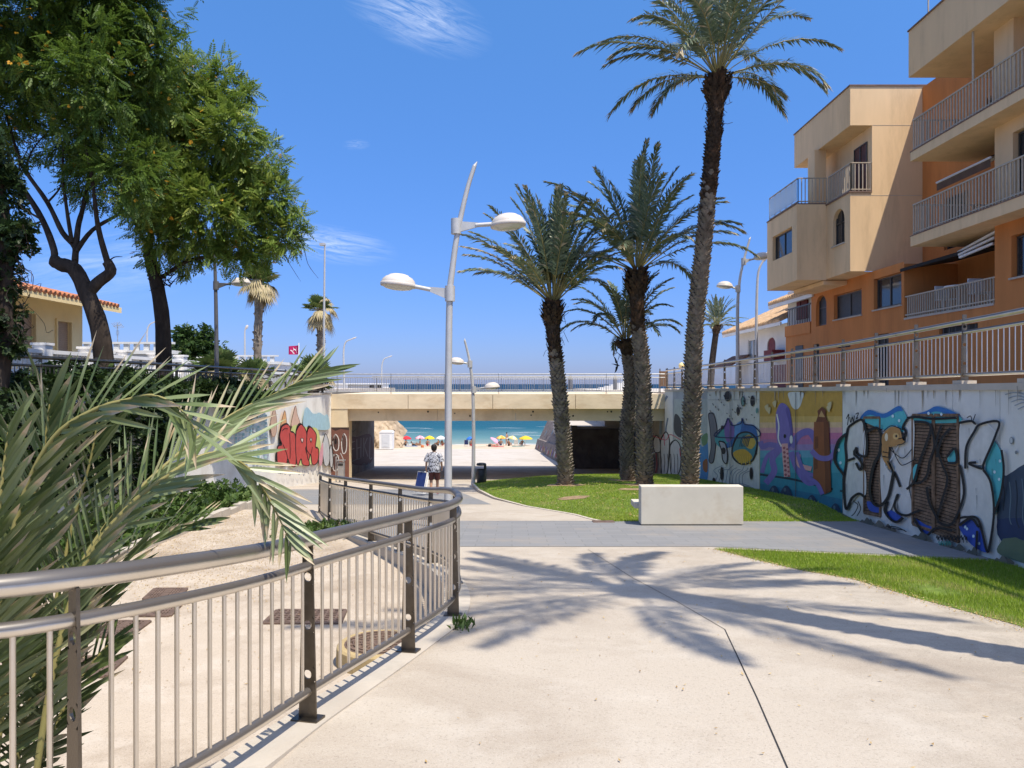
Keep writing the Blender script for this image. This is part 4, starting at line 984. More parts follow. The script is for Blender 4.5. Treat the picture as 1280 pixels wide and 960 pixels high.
def date_palm(name, label, trunk, r, head, nf, flen, group, seed, scales=True, droop=1., lw=.031, leaflets=54, skirt=.16, extra=(), e_hi=86, e_lo=8):
    """trunk: world points foot to neck; crown of arching feather fronds"""
    global rng; rng = np.random.default_rng(seed); rd = random.Random(seed)
    T = thing(name, label, 'palm tree', trunk[0], group)
    cp = catmull(trunk, 6); H = sum((b - a).length for a, b in zip(cp, cp[1:]))
    core = MB(); k = len(cp); core.tube(cp, [r * (1.12 - .22 * i / k) for i in range(k)], 12); core.build('trunk', M_core, T)
    path = []; acc = 0
    for a, b in zip(cp, cp[1:]): path.append((acc, a, b)); acc += (b - a).length
    def at(s):
        for q, a, b in path:
            if s <= q + (b - a).length: return a.lerp(b, (s - q) / (b - a).length)
        return cp[-1].copy()
    if scales:                                             # rings of old leaf bases
        mb = MB(); s = -.05; row = 0; body = H - head * .9
        while s < body:
            c0 = at(max(s, 0)); n = 9; rr = r * (1.13 - .22 * max(s, 0) / H); hh = .135
            for j in range(n):
                th = 2 * math.pi * (j + .5 * (row % 2)) / n + rd.uniform(-.09, .09); q = rd.uniform(.75, 1.3)
                u = Vector((math.cos(th), math.sin(th), 0)); v = Vector((-math.sin(th), math.cos(th), 0)); w_ = rr * 2 * math.pi / n * .62 * q
                z = Vector((0, 0, 1)); p = .075 * q * rd.uniform(.7, 1.4)
                mb.add([c0 + u * (rr - .005) - z * hh * .75, c0 + u * rr * .99 - v * w_, c0 + u * rr * .99 + v * w_, c0 + u * (rr + p) + z * hh * .55 * q - v * w_ * .4,
                        c0 + u * (rr + p) + z * hh * .55 * q + v * w_ * .4, c0 + u * (rr - .03) + z * hh * .5], [(0, 2, 4, 3), (0, 3, 1), (3, 4, 5), (1, 3, 5), (2, 5, 4)], 1 if s > H * (.66 + .12 * rd.random()) and H > 6 else 0)
            s += .108; row += 1
        mb.build('leaf_scales', [M_boot, M_fibre], T)
    mb = MB(); s = H - head; row = 0                       # dark ball of cut boots and fibre under the crown
    while s < H + .1:
        t = (s - H + head) / head; rr = r * (1.0 + .95 * smooth(.45, .8, t) - .6 * smooth(.85, 1.1, t)); c0 = at(min(s, H))
        for j in range(12):
            th = 2 * math.pi * (j + .5 * (row % 2)) / 12 + rd.uniform(-.2, .2); u = Vector((math.cos(th), math.sin(th), 0)); v = Vector((-math.sin(th), math.cos(th), 0)); z = Vector((0, 0, 1))
            ln = rd.uniform(.12, .3); w_ = rr * .24; o = rd.uniform(.25, .75)
            mb.add([c0 + u * rr * .8 - z * .06 - v * w_, c0 + u * rr * .8 - z * .06 + v * w_, c0 + u * (rr * .98 + ln * o * .8) + z * ln * .7 + v * w_ * .5, c0 + u * (rr * .98 + ln * o * .8) + z * ln * .7 - v * w_ * .5,
                    c0 + u * rr * .5 + z * .12], [(0, 1, 2, 3), (3, 2, 4)])
        s += .1; row += 1
    mb.tube([at(H - head), at(H - head * .5), at(H)], [r * .95, r * 1.2, r * 1.3], 10)
    for i in range(26):
        th = rd.uniform(0, 6.28); u = Vector((math.cos(th), math.sin(th), 0)); a = at(H - rd.uniform(0, head)) + u * r * 1.2; mb.tube([a, a + u * .15 + Vector((0, 0, rd.uniform(-.1, .15))), a + u * rd.uniform(.2, .35) + Vector((0, 0, rd.uniform(-.3, .1)))], .008, 4, caps=False)
    mb.build('fibre_head', M_fibre, T)
    top = np.array(at(H)); L = Leaves(); RB = MB()
    for i in range(nf):
        u = (i + .5) / nf; az = i * 2.39996 + rd.uniform(-.45, .45)
        e0 = R(e_hi - (e_hi - e_lo) * u ** 1.15 + rd.uniform(-12, 12)); e1 = e0 - R((38 + 62 * u) * droop * rd.uniform(.75, 1.2)); ln = flen * (.72 + .42 * math.sin(math.pi * (.25 + .6 * u))) * rd.uniform(.88, 1.1)
        b = top + np.array([math.cos(az), math.sin(az), 0]) * r * .45 + np.array([0, 0, .25 * (1 - u)])
        fp_ = arc_frond(b, az, e0, e1, ln, twist=rd.uniform(-.25, .25))
        nrm = np.array([-math.cos(az) * .6, -math.sin(az) * .6, 1.])
        frond_leaves(fp_, leaflets, flen * .145, lw, nrm, L, start=.24, tone=.34 + .32 * rd.random(), dead=.03 + .12 * max(0, u - .6), droop=.16 + .2 * u, lift=.45)
        RB.tube([Vector(p) for p in fp_[::2]], [.028 * (1 - .8 * q / 7) for q in range(8)], 5, caps=False)
    for az, e0, e1, ln, dead in extra:
        fp_ = arc_frond(top, R(az), R(e0), R(e1), ln); frond_leaves(fp_, leaflets, flen * .115, lw, (0, 0, 1), L, start=.25, tone=.5, dead=dead, droop=.3); RB.tube([Vector(p) for p in fp_[::2]], .016, 5, caps=False)
    L.build('fronds', M_frond, T)
    rb = RB.build('frond_stems', M_rach, T); rb.data.attributes.new('var', 'FLOAT', 'POINT').data.foreach_set('value', np.full(len(rb.data.vertices), .4, dtype=np.float32))
    return T
def pl(*a): return [P(x, y, d) for x, y, d in a]
G1 = 'palms on the lawn'
def foot(x, y, d): p = P(x, y, d); p.z = zlawn(p.x, p.y) - .06; return p
d = 27.0
date_palm('palm_tree', 'leftmost palm on the lawn with upright bushy crown and slightly bent trunk', [foot(707, 605, d)] + pl((705, 560, d), (700, 500, d), (695, 450, d), (691, 412, d), (691, 380, d)), .215, 1.7, 54, 3.4, G1, 3, droop=.5, extra=((172, 46, 8, 4.0, .35), (12, 50, 14, 3.2, .2)), e_lo=34, leaflets=58)
d = 30.5
date_palm('palm_tree', 'smallest palm on the lawn standing behind the middle trunk', [foot(785, 602, d)] + pl((783, 545, d), (788, 480, d), (782, 428, d)), .22, .6, 28, 2.6, G1, 5, droop=.95, e_lo=26)
d = 27.0
date_palm('palm_tree', 'middle palm on the lawn with wide arching crown, trunk behind the concrete bench', [foot(806, 606, d)] + pl((805, 540, d), (803, 460, d), (797, 400, d), (796, 340, d)), .225, 1.9, 38, 3.6, G1, 11, droop=.72, e_lo=22, leaflets=60, extra=((178, 52, -28, 4.2, .05), (5, 48, -32, 4.6, .05), (-12, 30, -40, 4.4, .05)))
d = 25.6
date_palm('palm_tree', 'tallest palm with slender leaning trunk and dark fibrous neck near the painted wall', [foot(862, 606, d)] + pl((865, 520, d), (868, 420, d), (878, 320, d), (886, 240, d), (893, 160, d), (897, 98, d)), .225, 2.0, 44, 4.2, G1, 17, droop=.8, e_lo=16, leaflets=64, extra=((180, 28, -34, 4.0, .02), (172, 42, -20, 4.4, .02), (4, 38, -30, 4.7, .02), (10, 8, -45, 2.6, .1), (195, 0, -70, 2.4, .1)))
b = Vector((5.1, 4.75, -2.04))
date_palm('palm_tree', 'palm at the near edge of the grass strip casting the crown shadow over the concrete', [b, b + Vector((.05, -.1, 4)), b + Vector((.12, -.25, 8)), b + Vector((.2, -.42, 12.0))], .17, .9, 30, 3.15, None, 23, droop=.85, e_lo=6, leaflets=64, lw=.026)
d = 62.
date_palm('palm_tree', 'small distant palm beside the twin armed street lamp on the right', pl((888, 488, d), (890, 455, d), (896, 408, d)), .26, .6, 34, 2.2, None, 29, scales=False, droop=.6, e_lo=5, leaflets=30, lw=.04)

# ------------------------------------------------------------------ fan palms
M_fan = leafmat('fan_leaf', [(0, (.06, .10, .03)), (.5, (.12, .17, .05)), (.75, (.34, .28, .13)), (1, (.46, .37, .22))], .55, .15, .3)
def fan(L, c, d, r, var, up=(0, 0, 1), seg=13, spread=115, droop=.25):
    d = np.array(d, float); d /= np.linalg.norm(d); s = np.cross(d, up); s /= np.linalg.norm(s) + 1e-9; nn = np.cross(s, d)
    a = np.radians(np.linspace(-spread, spread, seg)); dirs = np.outer(np.cos(a), d) + np.outer(np.sin(a), s) + .15 * nn
    ln = r * (.75 + .25 * np.cos(a * .6)) * rng.uniform(.85, 1.1, seg)
    m = c + dirs * (ln * .55)[:, None]; tip = c + dirs * ln[:, None]; tip[:, 2] -= droop * ln; m[:, 2] -= droop * .2 * ln
    w = np.cross(dirs, nn); w *= (r * .085 / (np.linalg.norm(w, axis=1, keepdims=True) + 1e-9))
    L.add(np.stack([np.repeat(c[None], seg, 0), m + w, tip, m - w], 1), np.clip(var + rng.normal(0, .07, seg), 0, 1))
def fan_palm(name, label, trunk, r, n, fr_, group, seed, dead=.5, e_hi=80, e_lo=-60, pet=1.0):
    global rng; rng = np.random.default_rng(seed); rd = random.Random(seed)
    T = thing(name, label, 'palm tree', trunk[0], group); cp = catmull(trunk, 5); mb = MB(); k = len(cp)
    mb.tube(cp, [r * (1.1 + .12 * math.sin(i * 2.3)) for i in range(k)], 10)
    for i in range(90):
        q = rd.random(); p = cp[min(k - 1, int(q * k))]; th = rd.uniform(0, 6.28); u = Vector((math.cos(th), math.sin(th), 0)); v = Vector((-u.y, u.x, 0)); z0 = Vector((0, 0, rd.uniform(-.3, .3)))
        mb.add([p + u * r + z0 - v * .07, p + u * r + z0 + v * .07, p + u * (r + .13) + z0 + Vector((0, 0, .16)), p + u * r + z0 + Vector((0, 0, .2))], [(0, 1, 2), (0, 2, 3), (1, 3, 2)])
    mb.build('trunk', M_boot, T); L = Leaves(); S = MB(); top = np.array(cp[-1])
    for i in range(n):
        u = (i + .5) / n; az = i * 2.4; e = R(e_hi + (e_lo - e_hi) * u + rd.uniform(-24, 24)); pl_ = pet * rd.uniform(.7, 1.1)
        dv = np.array([math.cos(e) * math.cos(az), math.cos(e) * math.sin(az), math.sin(e)]); c = top + dv * pl_ + np.array([rd.uniform(-.15,.15), rd.uniform(-.15,.15), rd.uniform(-.2,.2)])
        isdead = u > 1 - dead + rd.uniform(-.3, .3); fan(L, c, dv + np.array([0, 0, -.35 if isdead else .0]), fr_ * rd.uniform(.8, 1.1), .82 + .12 * rd.random() if isdead else .3 + .2 * rd.random(), droop=rd.uniform(.5, 1.1) if isdead else .25, spread=70 if isdead else 110)
        S.tube([Vector(top), Vector(c)], .025, 4, caps=False)
    L.build('fan_leaves', M_fan, T); rb = S.build('leaf_stems', M_rach, T); rb.data.attributes.new('var', 'FLOAT', 'POINT').data.foreach_set('value', np.full(len(rb.data.vertices), .7, dtype=np.float32))
G2 = 'fan palms by the seafront street'
fan_palm('fan_palm', 'tall fan palm with straw coloured skirt just right of the big leafy tree', pl((322, 490, 44), (322, 440, 44), (323, 400, 44), (325, 352, 44)), .22, 46, .74, G2, 31, .55, 75, -60, .62)
fan_palm('fan_palm', 'slim fan palm with pale dead leaves beside the thin mast near the bridge', pl((401, 490, 50), (401, 440, 50), (400, 388, 50)), .22, 40, .68, G2, 37, .5, 85, -50, .7)
G3 = 'low fan palm clumps behind the left railing'
for i, (px, py, d, n, f_, lab) in enumerate(((272, 478, 30, 42, .7, 'broad low fan palm clump at the foot of the dark street lamp'), (392, 486, 38, 34, .8, 'low fan palm clump behind the railing under the flag'), (318, 480, 33, 26, .6, 'small fan palm clump under the taller straw skirted palm'))):
    p = P(px, py, d); p.z = -.46; fan_palm('fan_palm', lab, [p, p + Vector((0, 0, .3)), p + Vector((0, 0, .6))], .2, n, f_, G3, 41 + i, .08, 85, 0, .75)

# ------------------------------------------------------------------ near feather palm bush hanging over the railing
rng = np.random.default_rng(51)
M_near = leafmat('near_palm_leaf', [(0, (.045, .075, .018)), (.45, (.125, .165, .055)), (.82, (.27, .31, .15)), (.93, (.42, .33, .19)), (1, (.58, .48, .33))], .40, .12, .5)
def near_leaves(pts, n, lmax, wid, nrm, acc, start, a0, a1, lift, droop, tone, tipdead):
    pts = np.asarray(pts); seg = np.linalg.norm(np.diff(pts, axis=0), axis=1); cum = np.concatenate([[0], np.cumsum(seg)]); tot = cum[-1]
    s = np.linspace(start, 1, n); g = lambda q: np.stack([np.interp(np.clip(q, 0, 1) * tot, cum, pts[:, k]) for k in range(3)], 1)
    pos = g(s); t, sd, nn = frames(g(s + .02) - g(s - .02), np.asarray(nrm, float))
    for sg in (-1, 1):
        a = np.radians(a0 + (a1 - a0) * s + rng.normal(0, 4, n)); lf = lift + rng.normal(0, .2, n)
        d = t * np.cos(a)[:, None] + sd * (sg * np.sin(a) * np.cos(lf))[:, None] + nn * (np.sin(a) * np.sin(lf))[:, None]
        ln = lmax * np.clip(np.sin(np.pi * (.16 + .72 * s)), .1, 1) ** .6 * (1 + rng.normal(0, .12, n))
        w = np.cross(d, nn + .6 * sd * sg); w /= np.linalg.norm(w, axis=1, keepdims=True) + 1e-9
        fold = np.cross(w, d); W = wid * rng.uniform(.8, 1.2, n)
        def at(q, k=0., dz=0.):
            p = pos + d * (ln * q)[:, None] + fold * (k * W)[:, None]; p[:, 2] -= droop * ln * q * q; return p
        ra = [(0, .35), (.14, .85), (.45, 1.), (.75, .72), (1., .04)]
        va = np.clip(tone + rng.normal(0, .16, n), 0, .86); td = rng.random(n) < tipdead
        rows = []; vr = []
        for q, wf in ra:
            c = at(q, -.35 * wf); e1 = at(q) + w * (W * wf)[:, None]; e2 = at(q) - w * (W * wf)[:, None]
            rows.append((e1, c, e2)); vr.append(np.where(td & (q > .7), .96, va + (.04 if q > .5 else 0)))
        for i in range(4):
            for l, r_ in ((0, 1), (1, 2)):
                acc[0].append(np.stack([rows[i][l], rows[i][r_], rows[i + 1][r_], rows[i + 1][l]], 1).reshape(-1, 3))
                acc[1].append(np.stack([vr[i], vr[i], vr[i + 1], vr[i + 1]], 1).reshape(-1))
FR = [  # rachis pixels with depth, leaflets, length, blade normal, tone
    ([(-12, 1000, 3.35), (8, 850, 3.4), (24, 719, 3.45), (43, 623, 3.5), (54, 565, 3.5), (59, 530, 3.5), (62, 505, 3.5)], 24, .40, (.3, -1, .35), .5),
    ([(40, 1000, 3.35), (70, 820, 3.4), (108, 702, 3.5), (161, 633, 3.55), (210, 594, 3.6), (249, 571, 3.7), (279, 567, 3.8), (312, 587, 3.88), (331, 614, 3.93), (348, 646, 3.95), (363, 678, 3.95)], 36, .36, (-.2, -.9, .5), .62),
    ([(10, 1000, 3.7), (60, 800, 3.75), (130, 660, 3.9), (230, 561, 4.2), (295, 515, 4.4), (344, 492, 4.5), (398, 464, 4.6)], 38, .42, (-.3, -.9, .4), .56),
    ([(-30, 980, 3.35), (-6, 780, 3.35), (26, 630, 3.4), (66, 548, 3.4), (118, 512, 3.4), (158, 500, 3.4), (190, 494, 3.4), (222, 508, 3.4), (244, 536, 3.4)], 34, .36, (.1, -1, .5), .5),
    ([(20, 1000, 3.75), (62, 790, 3.85), (92, 650, 3.95), (112, 580, 3.95), (122, 525, 3.95)], 24, .38, (.4, -.8, .3), .34),
    ([(-30, 1000, 3.2), (-44, 800, 3.2), (-60, 660, 3.15), (-80, 560, 3.1)], 20, .40, (.5, -1, .3), .5),
    ([(36, 1000, 3.8), (84, 830, 3.85), (140, 720, 3.95), (196, 672, 4.05), (250, 652, 4.1)], 26, .34, (-.3, -.7, .7), .32),
    ([(-20, 1000, 3.15), (-12, 760, 3.1), (-4, 660, 3.05), (4, 590, 3.05), (10, 540, 3.05)], 24, .36, (.2, -1, .3), .46),
    ([(14, 1010, 3.5), (24, 930, 3.5), (44, 840, 3.52), (80, 770, 3.6)], 18, .34, (0, -1, .5), .30),
    ([(-10, 1010, 3.4), (-2, 900, 3.4), (6, 800, 3.4), (-6, 700, 3.4)], 20, .34, (.2, -1, .3), .36),
    ([(30, 1040, 3.6), (60, 930, 3.62), (100, 850, 3.7), (140, 800, 3.8)], 16, .30, (0, -.8, .8), .25),
]
NB = thing('palm_bush', 'grey green feather palm bush spilling its stiff fronds over the near railing', 'palm bush', (-2.3, 3.55, -2.85))
for rp, n, lm, nr, tone in FR:
    cp = [Vector(p) for p in catmull([P(*q) for q in rp], 5)]
    root = Vector((-2.3 + random.uniform(-.12, .12), 3.55 + random.uniform(-.12, .12), -2.75))
    cp = [root] + cp; k = len(cp)
    acc = ([], []); near_leaves(np.array(cp[1:]), int(n * 1.2), lm * 1.06, .0145, nr, acc, .14, 58, 28, .32, .02, tone, .4)
    v = np.concatenate(acc[0]); o = np_mesh('frond', v, np.arange(len(v)).reshape(-1, 4), M_near, NB, var=np.concatenate(acc[1]))
    mb = MB(); mb.tube(cp, [.016 * (1 - .82 * i / k) for i in range(k)], 6, caps=False); rb = mb.build('frond_stem', M_rach, o)
    rb.data.attributes.new('var', 'FLOAT', 'POINT').data.foreach_set('value', np.full(len(rb.data.vertices), .25, dtype=np.float32))
mb = MB(); mb.tube([(-2.3, 3.55, -3.0), (-2.3, 3.55, -2.6)], [.22, .16], 10); mb.build('trunk', M_fibre, NB)

# ------------------------------------------------------------------ broadleaf trees
M_feather = leafmat('feathery_leaf', [(0, (.05, .095, .014)), (.5, (.115, .185, .028)), (.85, (.23, .31, .055)), (1, (.34, .39, .09))], .5, .4, .3)
M_flower = leafmat('orange_blossom', [(0, (.55, .26, .02)), (1, (.70, .42, .05))], .6, .2, .2)
M_bark = mat('dark_bark', (.042, .032, .025), .95, 0, .4, 4, .6, 25, .1, (.16, .12, .09), 2.6, .5, stretch=(1, 1, .35))  # dark bark, sunlit patches put into the colour as paler blotches
def pinnate():
    v = []; 
    for i in range(6):
        y = .14 + .145 * i
        for sg in (-1, 1):
            ln = .30 * (1 - .35 * abs(i - 2.5) / 3); dx, dy = sg * math.cos(.55), math.sin(.55); z = -.10 * y
            v += [(0, y, z), (dx * ln * .5 - dy * .065 * sg, y + dy * ln * .5 + dx * .065 * sg, z), (dx * ln, y + dy * ln, z - .07), (dx * ln * .5 + dy * .065 * sg, y + dy * ln * .5 - dx * .065 * sg, z)]
    v += [(0, 1., -.1), (.07, 1.12, -.12), (0, 1.28, -.18), (-.07, 1.12, -.12)]
    return np.array(v)
PIN = pinnate()
SMALL = np.array([(0, 0, 0), (.38, .5, .08), (0, 1, -.12), (-.38, .5, .08)], float)
TWIG = np.concatenate([SMALL * .55 + np.array([0, .5, 0])] + [(SMALL @ np.array([[math.cos(a), math.sin(a), 0], [-math.sin(a), math.cos(a), 0], [0, 0, 1]])) * .5 + np.array([0, y, 0]) for a, y in ((1.0, .35), (-1.0, .45), (1.2, .1), (-1.2, .2))])
def scatter(tmpl, pos, out, size, spread=.8, hang=.25):
    """place copies of a leaf template: out = outward direction rows"""
    n = len(pos); d = out + rng.normal(0, spread, (n, 3)); d[:, 2] -= hang; d /= np.linalg.norm(d, axis=1, keepdims=True)
    upv = np.array([0, 0, 1.]) + rng.normal(0, .45, (n, 3)); s = np.cross(d, upv); s /= np.linalg.norm(s, axis=1, keepdims=True) + 1e-9; nn = np.cross(s, d)
    M = np.stack([s, d, nn], 1); sz = size * rng.uniform(.65, 1.25, n)
    return (np.einsum('kj,njc->nkc', tmpl, M) * sz[:, None, None] + pos[:, None, :]).reshape(-1, 3)
def clump_points(cl, n, shell=.55):
    """points in ellipsoids (centre, radius), more in the outer shell, broken into sub-clumps"""
    w_ = np.array([r ** 2.2 for _, r in cl]); idx = rng.choice(len(cl), n, p=w_ / w_.sum()); ps, os = [], []
    C = np.array([tuple(c) for c, _ in cl]); Rr = np.array([r for _, r in cl])
    sub = rng.normal(size=(len(cl), 34, 3)); sub /= np.linalg.norm(sub, axis=2, keepdims=True); sub *= rng.uniform(.35, 1.0, (len(cl), 34, 1))
    k = rng.integers(0, 34, n); o = sub[idx, k] + rng.normal(0, .14, (n, 3))
    return C[idx] + o * Rr[idx][:, None], o / (np.linalg.norm(o, axis=1, keepdims=True) + 1e-9)
def leaf_obj(name, tmpl, pos, out, size, m, parent, spread=.8, hang=.25, tone=.45, tv=.18):
    v = scatter(tmpl, pos, out, size, spread, hang); k = len(tmpl)
    va = np.repeat(np.clip(tone + rng.normal(0, tv, len(pos)), 0, 1), k)
    return np_mesh(name, v, np.arange(len(v)).reshape(-1, 4), m, parent, var=va)
def limb(mb, pts, r0, r1, n=8):
    cp = catmull(pts, 4); k = len(cp); mb.tube(cp, [r0 + (r1 - r0) * i / (k - 1) * (1 + .12 * math.sin(i * 1.9)) for i in range(k)], n)
def zc(pts, d, x0=0, y0=150, sc=3.2, dd=0): return [P(x0 + x / sc, y0 + y / sc, d + dd * i) for i, (x, y) in enumerate(pts)]

rng = np.random.default_rng(61); d = 19.0
T1 = thing('street_tree', 'forked dark trunked tree with heavy feathery crown at the upper left corner', 'tree', P(129, 486, d), 'feathery street trees on the left')
mb = MB(); limb(mb, [P(131, 500, d)] + zc([(415, 960), (395, 820), (350, 700), (300, 600), (240, 577), (212, 560)], d), .25, .15, 10); limb(mb, zc([(350, 695), (392, 650), (442, 608), (430, 570)], d), .16, .13); mb.build('trunk', M_bark, T1)
mb = MB()
for a, r0 in (([(212, 565), (216, 520), (170, 400), (90, 270), (30, 190), (-40, 60)], .1), ([(298, 600), (300, 510), (250, 450), (190, 330), (100, 200), (60, 100), (20, -40)], .085), ([(300, 560), (312, 430), (332, 350), (360, 200), (380, 40)], .09), ([(305, 525), (370, 440), (470, 380), (560, 320)], .07), ([(432, 575), (402, 470), (385, 380), (372, 260), (340, 100)], .09), ([(288, 490), (266, 350), (250, 200), (260, 60)], .06),
              ([(170, 400), (100, 360), (50, 330)], .03), ([(190, 330), (240, 270), (250, 200)], .03), ([(100, 200), (130, 120), (180, 60)], .03), ([(60, 230), (90, 160), (120, 100)], .025), ([(440, 560), (460, 548), (490, 547)], .02)):
    limb(mb, zc(a, d, dd=random.uniform(-.25, .25)), r0, r0 * .35, 6)
mb.build('branches', M_bark, T1)
cl = [(P(x, y, d + z), r * d / F) for x, y, r, z in ((-60, 20, 95, 0), (25, 10, 85, -.6), (105, 10, 80, .3), (168, 10, 55, 0), (40, 95, 72, .8), (105, 95, 66, -.9), (150, 90, 58, .2), (128, 165, 58, 0), (155, 215, 48, -.4), (90, 175, 48, .9), (112, 222, 40, .5), (190, 130, 44, .6), (-40, 120, 70, .5), (60, -60, 100, 0), (170, -50, 60, 0), (10, 145, 34, 0), (185, 70, 48, 0), (190, 200, 30, .3))]
pos, out = clump_points(cl, 15000); leaf_obj('crown', PIN, pos, out, .33, M_feather, T1, tone=.36)
pos, out = clump_points([c for c in cl if c[0].z > 0], 420); leaf_obj('blossoms', TWIG, pos + out * .1, out, .11, M_flower, T1, 1.2)
d = 23.0
T2 = thing('street_tree', 'second feathery tree with orange blossoms and dark stub trunk beside the street lamp', 'tree', P(206, 487, d), 'feathery street trees on the left')
mb = MB(); limb(mb, [P(207, 500, d)] + pl((205, 455, d), (203, 400, d), (197, 360, d), (190, 332, d), (186, 312, d)), .25, .17, 10)
for k in range(16): a = P(205 + random.uniform(-8, 8), 350 + random.uniform(-12, 10), d); limb(mb, [a, a + Vector((random.uniform(-.3, .3), random.uniform(-.3, .3), random.uniform(-.1, .3))), a + Vector((random.uniform(-.5, .5), random.uniform(-.4, .4), random.uniform(-.2, .5)))], .02, .008, 5)
mb.build('trunk', M_bark, T2); mb = MB()
for a, r0 in (([(186, 315), (192, 280), (215, 220), (240, 150), (250, 90)], .12), ([(190, 330), (180, 300), (165, 270), (150, 230)], .08), ([(200, 348), (235, 326), (265, 318), (300, 290), (340, 260)], .07), ([(195, 290), (230, 250), (280, 200), (310, 150)], .07), ([(200, 300), (250, 280), (310, 240), (350, 230)], .05), ([(360, 285), (378, 305), (385, 330), (398, 348)], .015), ([(345, 300), (362, 330), (376, 352)], .012)):
    limb(mb, pl(*[(x, y, d + .1 * i) for i, (x, y) in enumerate(a)]), r0, r0 * .3, 6)
mb.build('branches', M_bark, T2)
cl = [(P(x, y, d + z), r * d / F) for x, y, r, z in ((236, 118, 46, 0), (278, 108, 34, .5), (205, 160, 52, .5), (285, 165, 38, -.6), (250, 190, 56, .4), (212, 235, 48, -.7), (295, 225, 48, .5), (335, 245, 34, 0), (262, 268, 50, -.5), (320, 290, 42, .6), (355, 298, 26, 0), (180, 262, 32, .3), (200, 300, 30, -.4), (240, 310, 30, .5), (290, 316, 28, 0), (190, 210, 40, 1.), (330, 205, 28, 0), (300, 120, 20, 0), (230, 85, 22, 0), (368, 275, 16, 0))]
pos, out = clump_points(cl, 10500); leaf_obj('crown', PIN, pos, out, .36, M_feather, T2, tone=.70)
pos, out = clump_points(cl, 330); leaf_obj('blossoms', TWIG, pos + out * .12, out, .13, M_flower, T2, 1.2)
# small round tree behind
d = 40.
M_round = leafmat('dark_round_leaf', [(0, (.025, .055, .014)), (.5, (.055, .105, .025)), (1, (.11, .16, .04))], .5, .2, .3)
T3 = thing('round_tree', 'small round green tree behind the left railing beside the dark lamp post', 'tree', P(240, 491, d))
mb = MB(); limb(mb, [P(240, 492, d), P(239, 465, d), P(241, 440, d)], .12, .06); mb.build('trunk', M_bark, T3)
cl = [(P(x, y, d + z), r * d / F) for x, y, r, z in ((240, 428, 22, 0), (220, 440, 18, .5), (262, 436, 18, 0), (242, 448, 24, -.5), (228, 418, 12, 0), (258, 420, 12, 0))]
pos, out = clump_points(cl, 2600); leaf_obj('crown', TWIG, pos, out, .28, M_round, T3)

# ivy covered trunk at the left edge, hedge on the wall, planter shrubs
M_ivy = leafmat('ivy_leaf', [(0, (.012, .026, .008)), (.6, (.035, .065, .016)), (.9, (.09, .13, .03)), (1, (.14, .19, .05))], .5, .2, .3)
rng = np.random.default_rng(71); d = 14.
T4 = thing('ivy_tree', 'dark ivy smothered trunk with hanging bare vines at the left edge of the view', 'tree', P(4, 486, d))
mb = MB(); limb(mb, [P(-8, 520, d), P(2, 440, d), P(6, 360, d), P(4, 280, d), P(-2, 215, d)], .2, .09, 8); mb.build('trunk', M_bark, T4); mb = MB()
for k in range(34):
    x, y = random.uniform(0, 28), random.uniform(250, 420); a = P(x, y, d + random.uniform(-.4, .4)); q = [a]
    for j in range(5): q.append(q[-1] + Vector((random.uniform(-.06, .16), random.uniform(-.1, .1), random.uniform(-.22, .1))))
    mb.tube(catmull(q, 3), .006, 4, caps=False)
mb.build('vines', M_bark, T4)
cl = [(P(x, y, d + z), r * d / F) for x, y, r, z in ((4, 240, 26, 0), (14, 300, 26, 0), (2, 350, 24, 0), (14, 395, 16, .2), (8, 430, 22, 0), (-20, 300, 40, 0), (30, 285, 13, 0), (0, 200, 26, 0), (-20, 400, 34, 0))]
pos, out = clump_points(cl, 3800); leaf_obj('crown', TWIG, pos, out, .14, M_ivy, T4, tone=.3)
n = 26000
y = rng.uniform(6, 28.6, n); t = rng.random(n)
thick = .55 + .25 * np.sin(y * 1.1) + .2 * np.sin(y * 2.7 + 1); top = .12 + .28 * np.sin(y * .8) * .5 + .12 * np.sin(y * 3.1) - .35 * np.clip((y - 20) / 8, 0, 1)
bot = -2.9 + .5 * np.sin(y * .9) + 2.0 * np.clip((y - 16) / 7, 0, 1)
z = bot + (top - bot) * t ** .8; x = -9.38 + thick * np.sin(np.pi * np.clip(t * .8 + .1, 0, 1)) * rng.uniform(.25, 1.05, n)
up_ = rng.random(n) < .35; x = np.where(up_, -9.38 - rng.uniform(0, 1.2, n), x); z = np.where(up_, top + rng.uniform(-.35, .12, n), z)
HD = thing('hedge', 'dark overgrown hedge hanging over the left wall below the street trees', 'hedge', (-9.6, 17, -2))
leaf_obj('foliage', TWIG, np.stack([x, y, z], 1), np.tile([.7, -.1, .2], (n, 1)), .17, M_ivy, HD, tone=.38, tv=.22)
n = 9000; y = rng.uniform(7.5, 21.5, n); x = -6.75 - 2.3 * rng.random(n) ** 1.3; h = .20 + .16 * np.sin(y * 2.1) * np.sin(x * 3.3 + y) + .25 * np.clip((-x - 7.4) / 1.6, 0, 1)
z = np.array([zpit(b) for b in y]) + h * rng.random(n) ** .6
M_shrub = leafmat('planter_leaf', [(0, (.025, .05, .012)), (.5, (.06, .11, .022)), (1, (.15, .21, .05))], .5, .25, .3)
PB = thing('planter_shrubs', 'low green border planting along the foot of the left wall', 'shrubs', (-7.8, 14, -3)); PB['kind'] = 'stuff'
leaf_obj('foliage', TWIG, np.stack([x, y, z], 1), np.tile([.3, -.3, .8], (n, 1)), .15, M_shrub, PB, tone=.5, tv=.25)
mb = MB()
for i in range(26): yy = 7.5 + i * .54; mb.box(-6.72 + random.uniform(-.02, .02), yy, zpit(yy) - .1, -6.55, yy + .46, zpit(yy) + .12 + random.uniform(0, .06))
tag(mb.build('planter_edging', M_kerb), 'row of rough little concrete edging blocks along the planting bed', 'edging')
